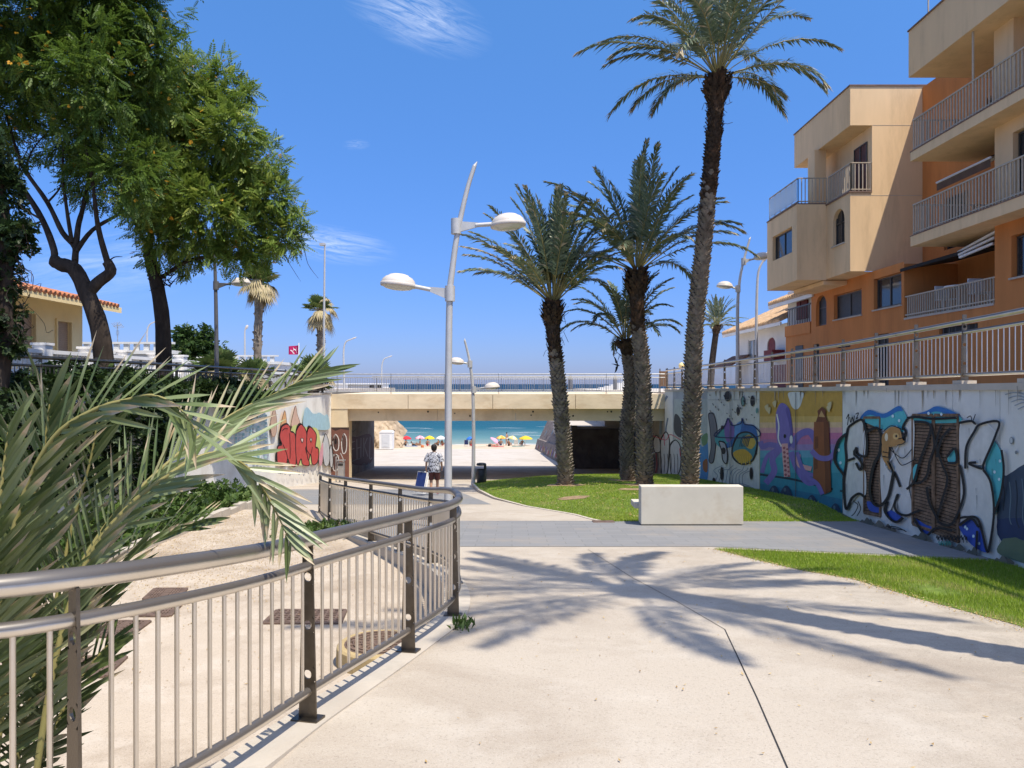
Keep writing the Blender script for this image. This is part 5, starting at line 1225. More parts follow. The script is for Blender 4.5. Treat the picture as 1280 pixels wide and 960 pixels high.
# weeds at the kerb
for wx, wy, hh, lab in ((-.46, 6.85, .10, 'tuft of dry weeds growing in the crack at the bend of the railing'), (-3.75, 15.0, .11, 'weedy green clump at the foot of the far railing posts')):
    n = 60 if hh < .105 else 260; z0 = zpath(wy) if wx > -1 else zpit(wy)
    pos = np.stack([wx + rng.normal(0, .05 if hh < .105 else .35, n), wy + rng.normal(0, .07 if hh < .105 else .25, n), np.full(n, z0) + (0 if hh < .105 else rng.random(n) * .22)], 1)
    W = thing('weeds', lab, 'weeds', (wx, wy, z0)); leaf_obj('leaves', SMALL * np.array([.35, 1, 1]) if hh < .105 else TWIG, pos, np.tile([0, 0, 1.], (n, 1)), hh, M_shrub, W, spread=.55, hang=-.3, tone=.5)
# ------------------------------------------------------------------ apartment building on the right
M_cream = mat('cream_render', (.78, .55, .315), .85, 0, .07, .9, .12, 50, .2, (.50, .34, .19), 1.6, .5, stretch=(1.3, 1.3, .25))
M_orange = mat('orange_render', (.58, .225, .07), .85, 0, .09, .9, .12, 50, .2, (.36, .13, .045), 1.6, .55, stretch=(1.3, 1.3, .25))
M_capr = mat('roof_edge', (.20, .13, .10), .8, 0, .2, 4, .1)
M_glass = mat('dark_glass', (.022, .027, .032), .08, 0, .3, 1.5, 0, spec=.6)
M_shut = mat('dark_shutter_and_interior', (.045, .042, .04), .5, 0, .2, 6, .1)
M_alu = mat('bronze_frame', (.10, .085, .07), .45, .4, .15, 6, 0)
M_crail = mat('cream_metal', (.47, .39, .29), .5, 0, .1, 6, 0)
M_white = mat('white_paint', (.72, .71, .69), .6, 0, .06, 3, .05)
K = 1.15
AP = thing('apartment_building', 'cream and orange apartment building with stepped balconies above the muralled wall', 'building', (13, 24, -.4))
def kb(mb, x0, y0, z0, x1, y1, z1, mi=0): mb.box(x0 * K, y0 * K, z0 * K, x1 * K, y1 * K, z1 * K, mi)
def kx(x):                                   # facade plane facing the walkway: (u along depth, v up, inward)
    return lambda u, v, i: Vector(((x + i) * K, u * K, v * K))
def ky(y): return lambda u, v, i: Vector((u * K, (y + i) * K, v * K))
G0 = -.36
def window(fn, u0, u1, v0, v1, n=2, arch=0, parent=None, m=None, dep=.13, nm='window', fm=None):
    fr_ = MB(); t = .035
    def bar(a, b, c, d): fr_.add([fn(x, y, o) for o in (dep - .03, dep + .01) for x, y in ((a, c), (b, c), (b, d), (a, d))], [(0, 1, 2, 3), (4, 5, 6, 7), (0, 1, 5, 4), (1, 2, 6, 5), (2, 3, 7, 6), (3, 0, 4, 7)])
    bar(u0, u1, v0, v0 + t); bar(u0, u1, v1 - t, v1) if not arch else bar(u0, u1, v1 - arch - t / 2, v1 - arch + t / 2); bar(u0, u0 + t, v0 + t, v1 - t); bar(u1 - t, u1, v0 + t, v1 - t)
    for k in range(1, n): q = u0 + (u1 - u0) * k / n; bar(q - t * .6, q + t * .6, v0 + t, v1 - t)
    w_ = fr_.build(nm, fm or M_alu, parent or AP); p = MB()
    p.add([fn(u0, v0, dep), fn(u1, v0, dep), fn(u1, v1, dep), fn(u0, v1, dep)], [(0, 1, 2, 3)]); p.build('pane', m or M_glass, w_); return w_
def sill(fn, u0, u1, v): 
    mb = MB(); mb.add([fn(x, y, o) for o in (-.05, .06) for x, y in ((u0 - .04, v - .045), (u1 + .04, v - .045), (u1 + .04, v - .002), (u0 - .04, v - .002))], [(0, 1, 2, 3), (4, 5, 6, 7), (0, 1, 5, 4), (1, 2, 6, 5), (2, 3, 7, 6), (3, 0, 4, 7)]); mb.build('sill', M_conc, AP)

# lower orange facade (plane x = 11.4) from far end to the balcony recess
FX = 11.4; f_ = kx(FX); mb = MB()
H1 = [(27.55, 28.5, 2.15, 3.28, .42), (24.78, 26.9, 2.27, 3.13), (22.25, 23.95, 2.33, 3.3), (23.0, 23.9, G0, 1.55), (25.6, 26.7, 1.25, 1.42), (28.2, 28.75, G0, 1.5)]
wall_holes(mb, f_, 22.1, 28.95, G0, 3.56, H1, .16)
mb.add([f_(28.95, G0, 0), f_(28.95, 3.56, 0), f_(28.95, 3.56, 5), f_(28.95, G0, 5)], [(0, 1, 2, 3)])
wall_holes(mb, f_, 17.95, 22.1, G0, 1.9, [(18.6, 20.3, 1.3, 1.5)], .16)
wall_holes(mb, f_, 7., 17.95, G0, 3.72, [(14.2, 17.35, 2.42, 3.38), (9.5, 12.5, 2.42, 3.38), (13, 14, G0, 1.6)], .16)
mb.add([Vector((11.4 * K, 17.95 * K, 1.9 * K)), Vector((11.4 * K, 17.95 * K, 3.72 * K)), Vector((12.96 * K, 17.95 * K, 3.72 * K)), Vector((12.96 * K, 17.95 * K, 1.9 * K))], [(0, 1, 2, 3)])
g_ = ky(22.1); mb.add([g_(11.4, 1.9, 0), g_(12.96, 1.9, 0), g_(12.96, 3.5, 0), g_(11.4, 3.5, 0)], [(0, 1, 2, 3)])
mb.add([g_(11.4, 3.5, 0), g_(12.96, 3.5, 0), g_(12.96, 3.5, 1.9), g_(11.4, 3.5, 1.9)], [(0, 1, 2, 3)])
b_ = kx(12.96)
wall_holes(mb, b_, 17.95, 24, 1.9, 9.36, [(18.6, 20.2, 1.95, 3.15), (19.0, 20.4, 4.0, 5.55), (21.6, 22.8, 4.0, 5.55), (19.4, 20.8, 6.3, 7.8)], .14)
mb.box(13.2 * K, 7 * K, G0 * K, 18 * K, 23.9 * K, 9.3 * K)
mb.build('orange_wall', M_orange, AP)
window(f_, 27.6, 28.45, 2.18, 3.24, 1, .42, m=M_shut); window(f_, 24.82, 26.86, 2.3, 3.1, 2, m=M_shut); window(f_, 22.28, 23.92, 2.36, 3.27, 2)  # dark arch pane: the open loggia's inner shade put into colour
sill(f_, 24.78, 26.9, 2.27); sill(f_, 22.25, 23.95, 2.33); window(f_, 14.24, 17.3, 2.45, 3.35, 3); sill(f_, 14.2, 17.35, 2.42); window(f_, 9.55, 12.45, 2.45, 3.35, 3); sill(f_, 9.5, 12.5, 2.42)
window(f_, 23.0, 23.9, G0, 1.55, 2, m=M_shut, nm='door'); window(f_, 28.2, 28.75, G0, 1.5, 1, m=M_shut, nm='door'); window(f_, 13, 14, G0, 1.6, 1, m=M_shut, nm='door')
window(b_, 18.6, 20.2, 1.95, 3.15, 2, nm='door'); window(b_, 19.0, 20.4, 4.0, 5.55, 2, nm='door'); window(b_, 21.6, 22.8, 4.0, 5.55, 2, nm='door'); window(b_, 19.4, 20.8, 6.3, 7.8, 2, nm='door')
for a in ((25.6, 26.7, 1.25, 1.42), (18.6, 20.3, 1.3, 1.5)):
    mb = MB(); mb.add([f_(a[0], a[2], .1), f_(a[1], a[2], .1), f_(a[1], a[3], .1), f_(a[0], a[3], .1)], [(0, 1, 2, 3)])
    for k in range(6): q = a[0] + (a[1] - a[0]) * (k + .5) / 6; mb.beam(f_(q, a[2], .05), f_(q, a[3], .05), .02, .06)
    mb.build('vent', M_shut, AP)
# cream block that projects at the far end
mb = MB()
kb(mb, 11.37, 24, 6.05, 18, 28.75, 8.17)                        # set back top storey
mb.add([ky(24)(u, v, 0) for u, v in ((10.68, 3.56), (18, 3.56), (18, 6.05), (10.68, 6.05))], [(0, 1, 2, 3)])
c_ = kx(10.68); wall_holes(mb, c_, 24, 25.8, 3.56, 6.05, [(24.4, 25.3, 4.56, 5.72, .42)], .16)
e_ = ky(25.8); mb.add([e_(u, v, 0) for u, v in ((9.67, 3.53), (10.68, 3.53), (10.68, 6.10), (9.67, 6.10))], [(0, 1, 2, 3)])
a_ = kx(9.67); wall_holes(mb, a_, 25.8, 28.8, 3.53, 6.10, [(26.25, 28.2, 4.55, 5.45)], .14)
mb.add([Vector((x * K, y * K, 3.55 * K)) for x, y in ((10.68, 24), (12.9, 24), (12.9, 28.8), (9.67, 28.8), (9.67, 25.8), (10.68, 25.8))], [(0, 1, 2, 3, 4, 5)])
mb.add([Vector((x * K, y * K, 6.045 * K)) for x, y in ((10.68, 24), (12.9, 24), (12.9, 28.8), (9.67, 28.8), (9.67, 25.8), (10.68, 25.8))], [(0, 1, 2, 3, 4, 5)])
mb.add([Vector((x * K, 28.8 * K, z * K)) for x, z in ((9.67, 3.53), (13, 3.53), (13, 6.1), (9.67, 6.1))], [(0, 1, 2, 3)])
kb(mb, 10.68, 24, 8.17, 18, 28.75, 9.41); kb(mb, 10.55, 26.5, 6.05, 10.95, 27.1, 8.17)
kb(mb, 10.6, 25.85, 3.38, 12.6, 28.6, 3.52)
mb.build('cream_wall', M_cream, AP)
mb = MB()
for z in (5.95, 8.165): kb(mb, 10.69 if z < 6 else 11.38, 23.995, z, 12.95, 24.001, z + .012)
mb.build('groove', M_conc, AP)
window(c_, 24.42, 25.28, 4.58, 5.7, 2, .42); sill(c_, 24.4, 25.3, 4.56); window(a_, 26.28, 28.17, 4.58, 5.42, 2)
h_ = kx(11.37 - .14); window(h_, 24.3, 25.2, 6.1, 7.75, 2, nm='door', m=mat('red_brown_door', (.13, .05, .03), .6, 0, .2, 4, .1))
mb = MB()
for a in ((10.65, 23.97, 9.41, 18, 28.78, 9.45), (10.72, 8, 9.54, 18, 20.62, 9.58)): kb(mb, *a)
kb(mb, 10.64, 23.97, 6.05, 11.36, 25.8, 6.09); kb(mb, 9.64, 25.8, 6.105, 10.66, 28.8, 6.14)
mb.build('parapet_cap', M_capr, AP)
# upper storeys nearer the viewer
mb = MB(); wall_holes(mb, f_, 7, 17.95, 3.99, 6.03, [(14.2, 17.3, 4.3, 5.72), (9, 12, 4.05, 5.75)], .14); kb(mb, 11.405, 17.75, 3.99, 12.95, 17.95, 6.03)
j_ = kx(12.2); wall_holes(mb, j_, 7, 17.95, 6.27, 8.3, [(13.5, 15.5, 6.3, 7.8)], .14); kb(mb, 12.21, 17.75, 6.27, 12.95, 17.95, 8.3); kb(mb, 11.35, 17.2, 6.27, 11.95, 17.9, 8.3)
kb(mb, 10.75, 8, 8.3, 18, 20.6, 9.54)
mb.build('cream_wall', M_cream, AP)
window(f_, 14.24, 17.26, 4.33, 5.69, 3); sill(f_, 14.2, 17.3, 4.3); window(f_, 9, 12, 4.05, 5.75, 3, nm='door'); window(j_, 13.5, 15.5, 6.3, 7.8, 2, nm='door')
def balcony(z0, z1, rail, y0, y1, x0, xb):
    mb = MB(); kb(mb, x0, y0, z0, xb, y1, z1); s_ = mb.build('balcony', M_cream, AP)
    mb = MB(); kb(mb, x0 - .012, y0, z1, x0 + .12, y1 + .012, z1 + .025); mb.build('balcony_edge', M_capr, s_)
    r_ = MB(); xr = x0 + .06
    r_.beam((xr * K, y0 * K, rail * K), (xr * K, (y1 - .03) * K, rail * K), .055, .04); r_.beam((xr * K, (y1 - .05) * K, rail * K), (xb * K, (y1 - .05) * K, rail * K), .055, .04)
    r_.beam((xr * K, y0 * K, (z1 + .09) * K), (xr * K, (y1 - .03) * K, (z1 + .09) * K), .03, .03); r_.beam((xr * K, (y1 - .05) * K, (z1 + .09) * K), (xb * K, (y1 - .05) * K, (z1 + .09) * K), .03, .03)
    y = y1 - .06
    while y > y0: r_.beam((xr * K, y * K, (z1 + .025) * K), (xr * K, y * K, rail * K), .034, .034); y -= .125
    x = xr + .13
    while x < xb: r_.beam((x * K, (y1 - .05) * K, (z1 + .025) * K), (x * K, (y1 - .05) * K, rail * K), .034, .034); x += .125
    r_.build('balcony_railing', M_crail, s_)
balcony(3.72, 3.99, 4.84, 8, 20.6, 10.8, 12.94); balcony(6.03, 6.27, 7.13, 8, 20.6, 10.8, 12.94)
mb = MB(); kb(mb, 11.38, 17.97, 1.86, 12.94, 22.08, 1.92); q = mb.build('balcony', M_conc, AP)
r_ = MB(); 
for z in (2.53, 2.0): r_.beam((11.44 * K, 17.97 * K, z * K), (11.44 * K, 22.08 * K, z * K), .05, .04)
y = 18.05
while y < 22.05: r_.beam((11.44 * K, y * K, 1.92 * K), (11.44 * K, y * K, 2.53 * K), .034, .034); y += .115
r_.build('balcony_railing', M_crail, q)
# terrace railing on the far block
r_ = MB()
def rl(a, b, z0, z1, step=.12, w_=.03):
    a = Vector(a); b = Vector(b)
    for z in (z1, z0 + .07): r_.beam((a.x * K, a.y * K, z * K), (b.x * K, b.y * K, z * K), .05, .035)
    n = int((b - a).length / step)
    for i in range(n + 1): p = a.lerp(b, i / n); r_.beam((p.x * K, p.y * K, z0 * K), (p.x * K, p.y * K, z1 * K), w_, w_)
rl((11.34, 24.05), (10.73, 24.05), 6.09, 7.0); rl((10.73, 24.05), (10.73, 25.75), 6.09, 7.0); rl((10.7, 25.85), (9.73, 25.85), 6.14, 7.0); rl((9.73, 25.85), (9.73, 28.7), 6.14, 7.0, .55)
TR = r_.build('terrace_railing', M_crail, AP)
mg, ntg, og = newmat('frosted_panel'); bg_ = N(ntg, 'ShaderNodeBsdfPrincipled', i_Roughness=.35); bg_.inputs['Base Color'].default_value = (.62, .68, .70, 1); tg = N(ntg, 'ShaderNodeBsdfTransparent'); mg_ = N(ntg, 'ShaderNodeMixShader'); mg_.inputs[0].default_value = .62
ntg.links.new(tg.outputs[0], mg_.inputs[1]); ntg.links.new(bg_.outputs[0], mg_.inputs[2]); ntg.links.new(mg_.outputs[0], og.inputs[0])
mb = MB(); kb(mb, 9.69, 25.9, 6.25, 9.705, 28.65, 6.93); mb.build('glass_panel', mg, TR)
mb = MB(); mb.tube([(10.86 * K, 17.9 * K, 6.27 * K), (10.86 * K, 17.9 * K, 8.3 * K)], .03, 8); mb.tube([(10.9 * K, 19.9 * K, 9.5 * K), (10.9 * K, 19.9 * K, 11.2 * K)], .022, 8); mb.build('pole', M_crail, AP)
mb = MB(); mb.tube([(12.3 * K, 18.2 * K, 5.75 * K), (12.3 * K, 18.0 * K, 5.75 * K)], .07, 10); kb(mb, 12.2, 17.96, 5.66, 12.42, 18.05, 5.86); mb.build('camera_box', M_cream, AP)
# awnings folded under the balconies
M_awn = mat('awning_cloth', (.14, .085, .055), .9, 0, .2, 3, .1)
def awning(nm, y0, y1, x, z, drop, out, col_):
    a = thing('awning', nm, 'awning', (x * K, (y0 + y1) / 2 * K, z * K)); mb = MB()
    mb.tube([(x * K, y0 * K, z * K), (x * K, y1 * K, z * K)], .07, 10); mb.tube([((x - out) * K, y0 * K, (z - drop) * K), ((x - out) * K, y1 * K, (z - drop) * K)], .035, 8)
    for y in (y0 + .15, y1 - .15): mb.tube([(x * K, y * K, (z - .05) * K), ((x - out * .45) * K, (y + (.5 if y < (y0 + y1) / 2 else -.5)) * K, (z - drop * .4) * K), ((x - out) * K, y * K, (z - drop) * K)], .022, 6)
    mb.build('awning_arm', M_white, a); c2 = MB()
    c2.add([Vector(((x - out * t) * K, y * K, (z + .03 - drop * t) * K)) for t in (0, 1) for y in (y0, y1)] + [Vector(((x - out) * K, y * K, (z - drop - .22) * K)) for y in (y0, y1)], [(0, 1, 3, 2), (2, 3, 5, 4)])
    c2.build('awning_cloth', col_, a)
awning('brown awning half folded under the upper balcony of the apartments', 18.1, 20.4, 12.6, 5.9, .5, 1.2, M_awn)
a = thing('awning', 'white folded awning arms under the middle balcony beside the dark canopy', 'awning', (12 * K, 18.4 * K, 3.5 * K)); mb = MB()
for k in range(3): mb.beam((11.5 * K, (18.05 + .05 * k) * K, (3.62 - .13 * k) * K), ((11.45 - .1 * k) * K, (19.5 - .2 * k) * K, (3.38 - .10 * k) * K), .07, .06)
mb.build('awning_arm', M_white, a)
mb = MB(); v = [Vector((x * K, y * K, z * K)) for x, y, z in ((11.36, 22.2, 3.36), (11.36, 19.2, 3.36), (12.9, 19.2, 3.62), (12.9, 22.2, 3.62))]; mb.prism(v, (0, 0, -.06)); mb.prism([v[0], v[1], v[1] - Vector((0, 0, .10)), v[0] - Vector((0, 0, .10))], (-.03, 0, 0))
tag(mb.build('canopy', mat('black_canopy', (.02, .02, .02), .8, 0, .2, 4, .1)), 'black canopy over the lowest balcony next to the glazed corner', 'canopy')
# garden table and chairs on the low balcony
def ctable(label, y, chair):
    t = thing('balcony_chair' if chair else 'balcony_table', label, 'chair' if chair else 'table', (11.8 * K, y * K, 1.92 * K), 'white furniture on the low balcony' if chair else None); x, yy, z = 11.75 * K, y * K, 1.925 * K
    m = MB()
    if chair:
        m.box(x - .22, yy - .22, z + .40, x + .22, yy + .22, z + .44); m.build('seat', M_white, t); m = MB(); m.box(x - .22, yy + .18, z + .45, x + .22, yy + .22, z + .86); m.build('backrest', M_white, t)
    else: m.lathe([(.45, .70), (.46, .72), (.45, .74)], 18, Matrix.Translation((x, yy, z))); m.build('table_top', M_white, t)
    for sx in (-1, 1):
        for sy in (-1, 1): m = MB(); m.tube([(x + sx * .19, yy + sy * .19, z), (x + sx * .17, yy + sy * .17, z + (.41 if chair else .71))], .018, 6); m.build('leg', M_white, t)
ctable('white garden table on the low apartment balcony', 19.9, False); ctable('white garden chair at the seaward side of the balcony table', 20.6, True); ctable('white garden chair at the landward side of the balcony table', 19.1, True)

# orange terrace wing beyond the block
OW = thing('terrace_wing', 'low orange terrace wing with a barred balcony beside the red shuttered house', 'building', (14, 35, -.4))
mb = MB(); mb.box(13.15, 33.4, -.42, 16, 36.5, 2.25); mb.box(13.1, 33.4, 2.25, 13.3, 36.5, 2.75); mb.build('orange_wall', M_orange, OW)
mb = MB(); mb.box(13.12, 34.3, -.4, 13.145, 35.2, 1.75); mb.build('door', M_shut, OW)
mb = MB(); 
for i in range(14): mb.box(13.1, 33.5 + i * .2, 2.75, 13.13, 33.54 + i * .2, 3.5)
mb.box(13.09, 33.4, 3.5, 13.14, 36.4, 3.56); mb.build('balcony_railing', M_alu, OW)

# white house with tiled roof and dark red joinery
M_tile = mat('pale_roof_tile', (.50, .33, .19), .9, 0, .3, 5, .5, 10, .1, (.62, .47, .32), 2.0, .7)
M_wr = mat('white_render', (.74, .73, .70), .85, 0, .05, 1, .1, 30, .2)
M_red = mat('dark_red_paint', (.16, .022, .022), .6, 0, .2, 4, .1)
WH = thing('white_house', 'white house with pale tiled roof, dark red shutters and balcony beyond the apartments', 'building', (15, 42, -.4))
h_ = kx(0)
HX = 13.9; fn = lambda u, v, i: Vector((HX + i, u, v)); mb = MB()
wall_holes(mb, fn, 37.2, 46.6, -.42, 3.1, [(38.1, 38.6, 1.7, 2.6), (40.1, 41.4, 1.4, 2.5, .4), (43.2, 44.8, 1.45, 2.6)], .15); mb.box(HX + .3, 37.2, -.42, 21, 46.6, 3.1)
mb.add([fn(46.6, -.42, 0), fn(46.6, 3.1, 0), fn(46.6, 3.1, .4), fn(46.6, -.42, .4)], [(0, 1, 2, 3)]); mb.add([fn(37.2, -.42, 0), fn(37.2, 3.1, 0), fn(37.2, 3.1, .4), fn(37.2, -.42, .4)], [(0, 1, 2, 3)])
mb.box(13.5, 33.6, 2.8, 19, 37.2, 4.5); mb.build('white_wall', M_wr, WH)
def tiled(nm, x0, x1, y0, y1, z0, z1, fl):
    mb = MB(); n = int((y1 - y0) / .24)
    mb.prism([(x0, y0, z0), (x1, y0, z1), (x1, y0, z1 - .1), (x0, y0, z0 - .1)], (0, y1 - y0, 0))
    for i in range(n):
        y = y0 + (i + .5) * (y1 - y0) / n
        for j in range(14): a = Vector((x0, y, z0 + .01)).lerp(Vector((x1, y, z1 + .01)), j / 14); b = Vector((x0, y, z0 + .045)).lerp(Vector((x1, y, z1 + .045)), (j + 1) / 14); mb.tube([a, b], [.085, .07], 6, caps=True)
    r = mb.build(nm, M_tile, WH); f = MB(); f.box(x0 + .02, y0, z0 - .26, x0 + .1, y1, z0 - .1); f.build('fascia', M_wr, r); return r
tiled('roof', 13.1, 18.5, 37.2, 47.4, 3.15, 5.6, 0); tiled('roof', 13.0, 17.8, 33.0, 38.6, 4.05, 6.0, 0)
mb = MB(); mb.box(15.2, 40.6, 4.2, 15.9, 41.3, 5.6); mb.box(15.05, 40.45, 5.6, 16.05, 41.45, 5.75); mb.build('chimney', M_wr, WH)
for a in ((38.1, 38.6, 1.7, 2.6), (43.2, 44.8, 1.45, 2.6)):
    mb = MB(); mb.add([fn(a[0], a[2], .1), fn(a[1], a[2], .1), fn(a[1], a[3], .1), fn(a[0], a[3], .1)], [(0, 1, 2, 3)]); w_ = mb.build('window', mat('grey_window', (.22, .25, .28), .2, 0, .3, 3, 0, spec=.6), WH)
    mb = MB()
    for q in (a[0] + .03, (a[0] + a[1]) / 2, a[1] - .03): mb.box(HX + .05, q - .03, a[2], HX + .09, q + .03, a[3])
    mb.box(HX + .045, a[0], a[2], HX + .095, a[1], a[2] + .06); mb.box(HX + .045, a[0], a[3] - .06, HX + .095, a[1], a[3])
    mb.build('frame', M_wr, w_)
mb = MB(); mb.add([fn(u, v, .06) for u, v in ((40.1, 1.4), (41.4, 1.4), (41.4, 2.5), (40.1, 2.5))], [(0, 1, 2, 3)]); mb.build('shutter', M_red, WH)
mb = MB(); mb.box(13.25, 38.7, 1.2, HX, 40.0, 1.75); mb.build('balcony', M_red, WH)
mb = MB(); mb.box(HX - .02, 37.6, -.4, HX - .002, 40.6, 1.0); mb.build('garage_door', M_red, WH); mb = MB(); mb.box(13.42, 34.6, 3.0, 13.495, 35.3, 3.85); mb.box(13.40, 35.35, 3.0, 13.47, 35.8, 3.85); mb.build('shutter', M_red, WH)
mb = MB(); mb.prism([(12.7, 44.5, 1.1), (13.9, 44.5, 1.75), (13.9, 44.5, 1.62), (12.7, 44.5, .98)], (0, 3.4, 0)); mb.build('porch_roof', mat('brown_tile', (.17, .09, .06), .9, 0, .3, 6, .4, 12), WH)

# ------------------------------------------------------------------ left side: yellow house, balustrade, white houses
M_yel = mat('yellow_render', (.84, .65, .34), .85, 0, .06, .8, .1, 40, .2, (.58, .42, .22), .5, .3)
M_terra = mat('terracotta_tile', (.42, .17, .09), .9, 0, .35, 5, .5, 12, .1, (.55, .30, .18), 2, .6)
M_beige = mat('roller_shutter', (.40, .28, .19), .7, 0, .1, 3, .1)
YH = thing('yellow_house', 'yellow house with terracotta roof and closed beige shutters behind the balustrade', 'building', (-19, 30, -.4))
yf = lambda u, v, i: Vector((-18.2 - i, u, v))
HL = [(27.9, 28.95, 1.45, 2.66), (30.35, 31.3, 1.28, 2.53), (24, 25.2, 1.4, 2.6)]
mb = MB(); wall_holes(mb, yf, 16, 32.2, -.47, 3.5, HL, .12); mb.box(-28, 16, -.47, -18.5, 32.2, 3.5); mb.add([yf(32.2, -.47, 0), yf(32.2, 3.5, 0), yf(32.2, 3.5, .4), yf(32.2, -.47, .4)], [(0, 1, 2, 3)]); mb.build('wall', M_yel, YH)
for h in HL:
    mb = MB(); n = 16
    for i in range(n): z = h[2] + (h[3] - h[2]) * i / n; mb.box(-18.36, h[0], z + .008, -18.30, h[1], z + (h[3] - h[2]) / n)
    w_ = mb.build('shutter', M_beige, YH); mb = MB()
    for y in (h[0], h[1]): mb.box(-18.215, y - .08 if y == h[0] else y, h[2], -18.12, y if y == h[0] else y + .08, h[3] + .08)
    mb.box(-18.215, h[0], h[3], -18.12, h[1], h[3] + .08); mb.build('frame', M_yel, w_)
mb = MB(); mb.prism([(-16.9, 15.3, 3.3), (-24.0, 15.3, 4.9), (-24.0, 15.3, 4.65), (-16.9, 15.3, 3.06)], (0, 17.6, 0)); mb.prism([(-24, 15.3, 4.9), (-30, 15.3, 3.3), (-30, 15.3, 3.06), (-24, 15.3, 4.65)], (0, 17.6, 0)); rf = mb.build('eaves', M_yel, YH)
mb = MB(); n = 62
for i in range(n):
    y = 15.4 + i * 17.4 / n
    for j in range(16): a = Vector((-16.85, y, 3.34)).lerp(Vector((-24, y, 4.94)), j / 16); b = Vector((-16.85, y, 3.37)).lerp(Vector((-24, y, 4.97)), (j + 1) / 16); mb.tube([a, b], [.10, .085], 6)
mb.build('roof_tiles', M_terra, rf)
mb = MB(); mb.box(-18.9, 32.22, 2.2, -18.3, 32.3, 3.3); mb.tube([(-20, 27, 4), (-20, 27, 7.2)], .03, 6); mb.build('aerial_pole', M_galv, YH)
BL = thing('balustrade', 'white balustrade wall with turned posts in front of the yellow house', 'balustrade', (-15, 30, -.4))
M_ww = mat('white_balustrade', (.82, .80, .77), .8, 0, .06, 2, .1, 30)
mb = MB()
for a, b, z in ((14, 40, .0),): mb.box(-15.2, a, -.47, -14.95, b, .45); mb.box(-15.22, a, .98, -14.93, b, 1.10)
mb.build('wall', M_ww, BL)
for k in range(11):
    y = 14.2 + k * 2.55; mb = MB(); mb.box(-15.29, y - .19, -.47, -14.86, y + .19, 1.24); mb.box(-15.33, y - .23, 1.24, -14.82, y + .23, 1.32); mb.build('pillar', M_ww, BL)
mb = MB()
for k in range(10):
    for j in range(1, 11):
        y = 14.2 + k * 2.55 + j * 2.55 / 11; mb.lathe([(.05, .45), (.05, .52), (.035, .56), (.075, .68), (.05, .82), (.035, .88), (.055, .93), (.055, .98)], 8, Matrix.Translation((-15.07, y, 0)))
tag(mb.build('balusters', M_ww, BL), kind='stuff')
for lab, x0, x1, y0, y1, z in (('flat roofed white house with a parapet behind the balustrade', -24, -17, 38, 47, 1.5), ('long low white house behind the left street trees', -34, -15.5, 50, 58, 1.3)):
    H = thing('white_house', lab, 'building', ((x0 + x1) / 2, y0, -.47)); mb = MB(); mb.box(x0, y0, -.47, x1, y1, z); mb.build('wall', M_wr, H)
    mb = MB(); mb.box(x0 - .1, y0 - .1, z, x1 + .1, y0 + .15, z + .18); mb.box(x1 - .15, y0 + .15, z, x1 + .1, y1, z + .18)
    for k in range(int((x1 - x0) / .5)): mb.box(x0 + .1 + k * .5, y0 - .05, z + .18, x0 + .35 + k * .5, y0 + .1, z + .5)
    mb.box(x0 - .1, y0 - .1, z + .5, x1 + .1, y0 + .15, z + .6); mb.build('parapet', M_wr, H)
    for k in range(3): xx = x0 + 1 + k * (x1 - x0 - 2) / 2.4; mb = MB(); mb.box(xx, y0 - .02, .1, xx + .9, y0 - .002, 1.1); mb.build('window', M_shut, H)
SH = thing('beach_kiosk', 'low white flat roofed kiosk behind the bridge railing', 'building', P(445, 485, 98)); mb = MB()
a = P(412, 493, 98); b = P(478, 481, 98); mb.box(a.x, 98, -1, P(435, 0, 98).x, 103, -.05); mb.box(P(435, 0, 98).x + .02, 98.4, -1, b.x, 103, -.1); mb.box(a.x - .15, 97.8, -.05, b.x + .1, 103.2, .1); mb.build('wall', M_wr, SH)
mb = MB(); mb.box(P(461, 0, 98).x, 98.36, -.5, P(467, 0, 98).x, 98.39, -.15); mb.box(P(471, 0, 98).x, 98.36, -.5, P(476, 0, 98).x, 98.39, -.15); mb.build('window', M_shut, SH)
ST_ = thing('stepped_wall', 'pale stepped wall rising toward the right behind the bridge railing', 'wall', P(760, 488, 66)); mb = MB(); xs = [P(q, 0, 66).x for q in (732, 742, 750, 757, 764, 771, 778, 800)]
for i, (x0, x1) in enumerate(zip(xs, xs[1:])): mb.box(x0, 66, -1.2, x1 - .01, 67.5, -.55 + i * .13)
mb.build('wall', M_wr, ST_)
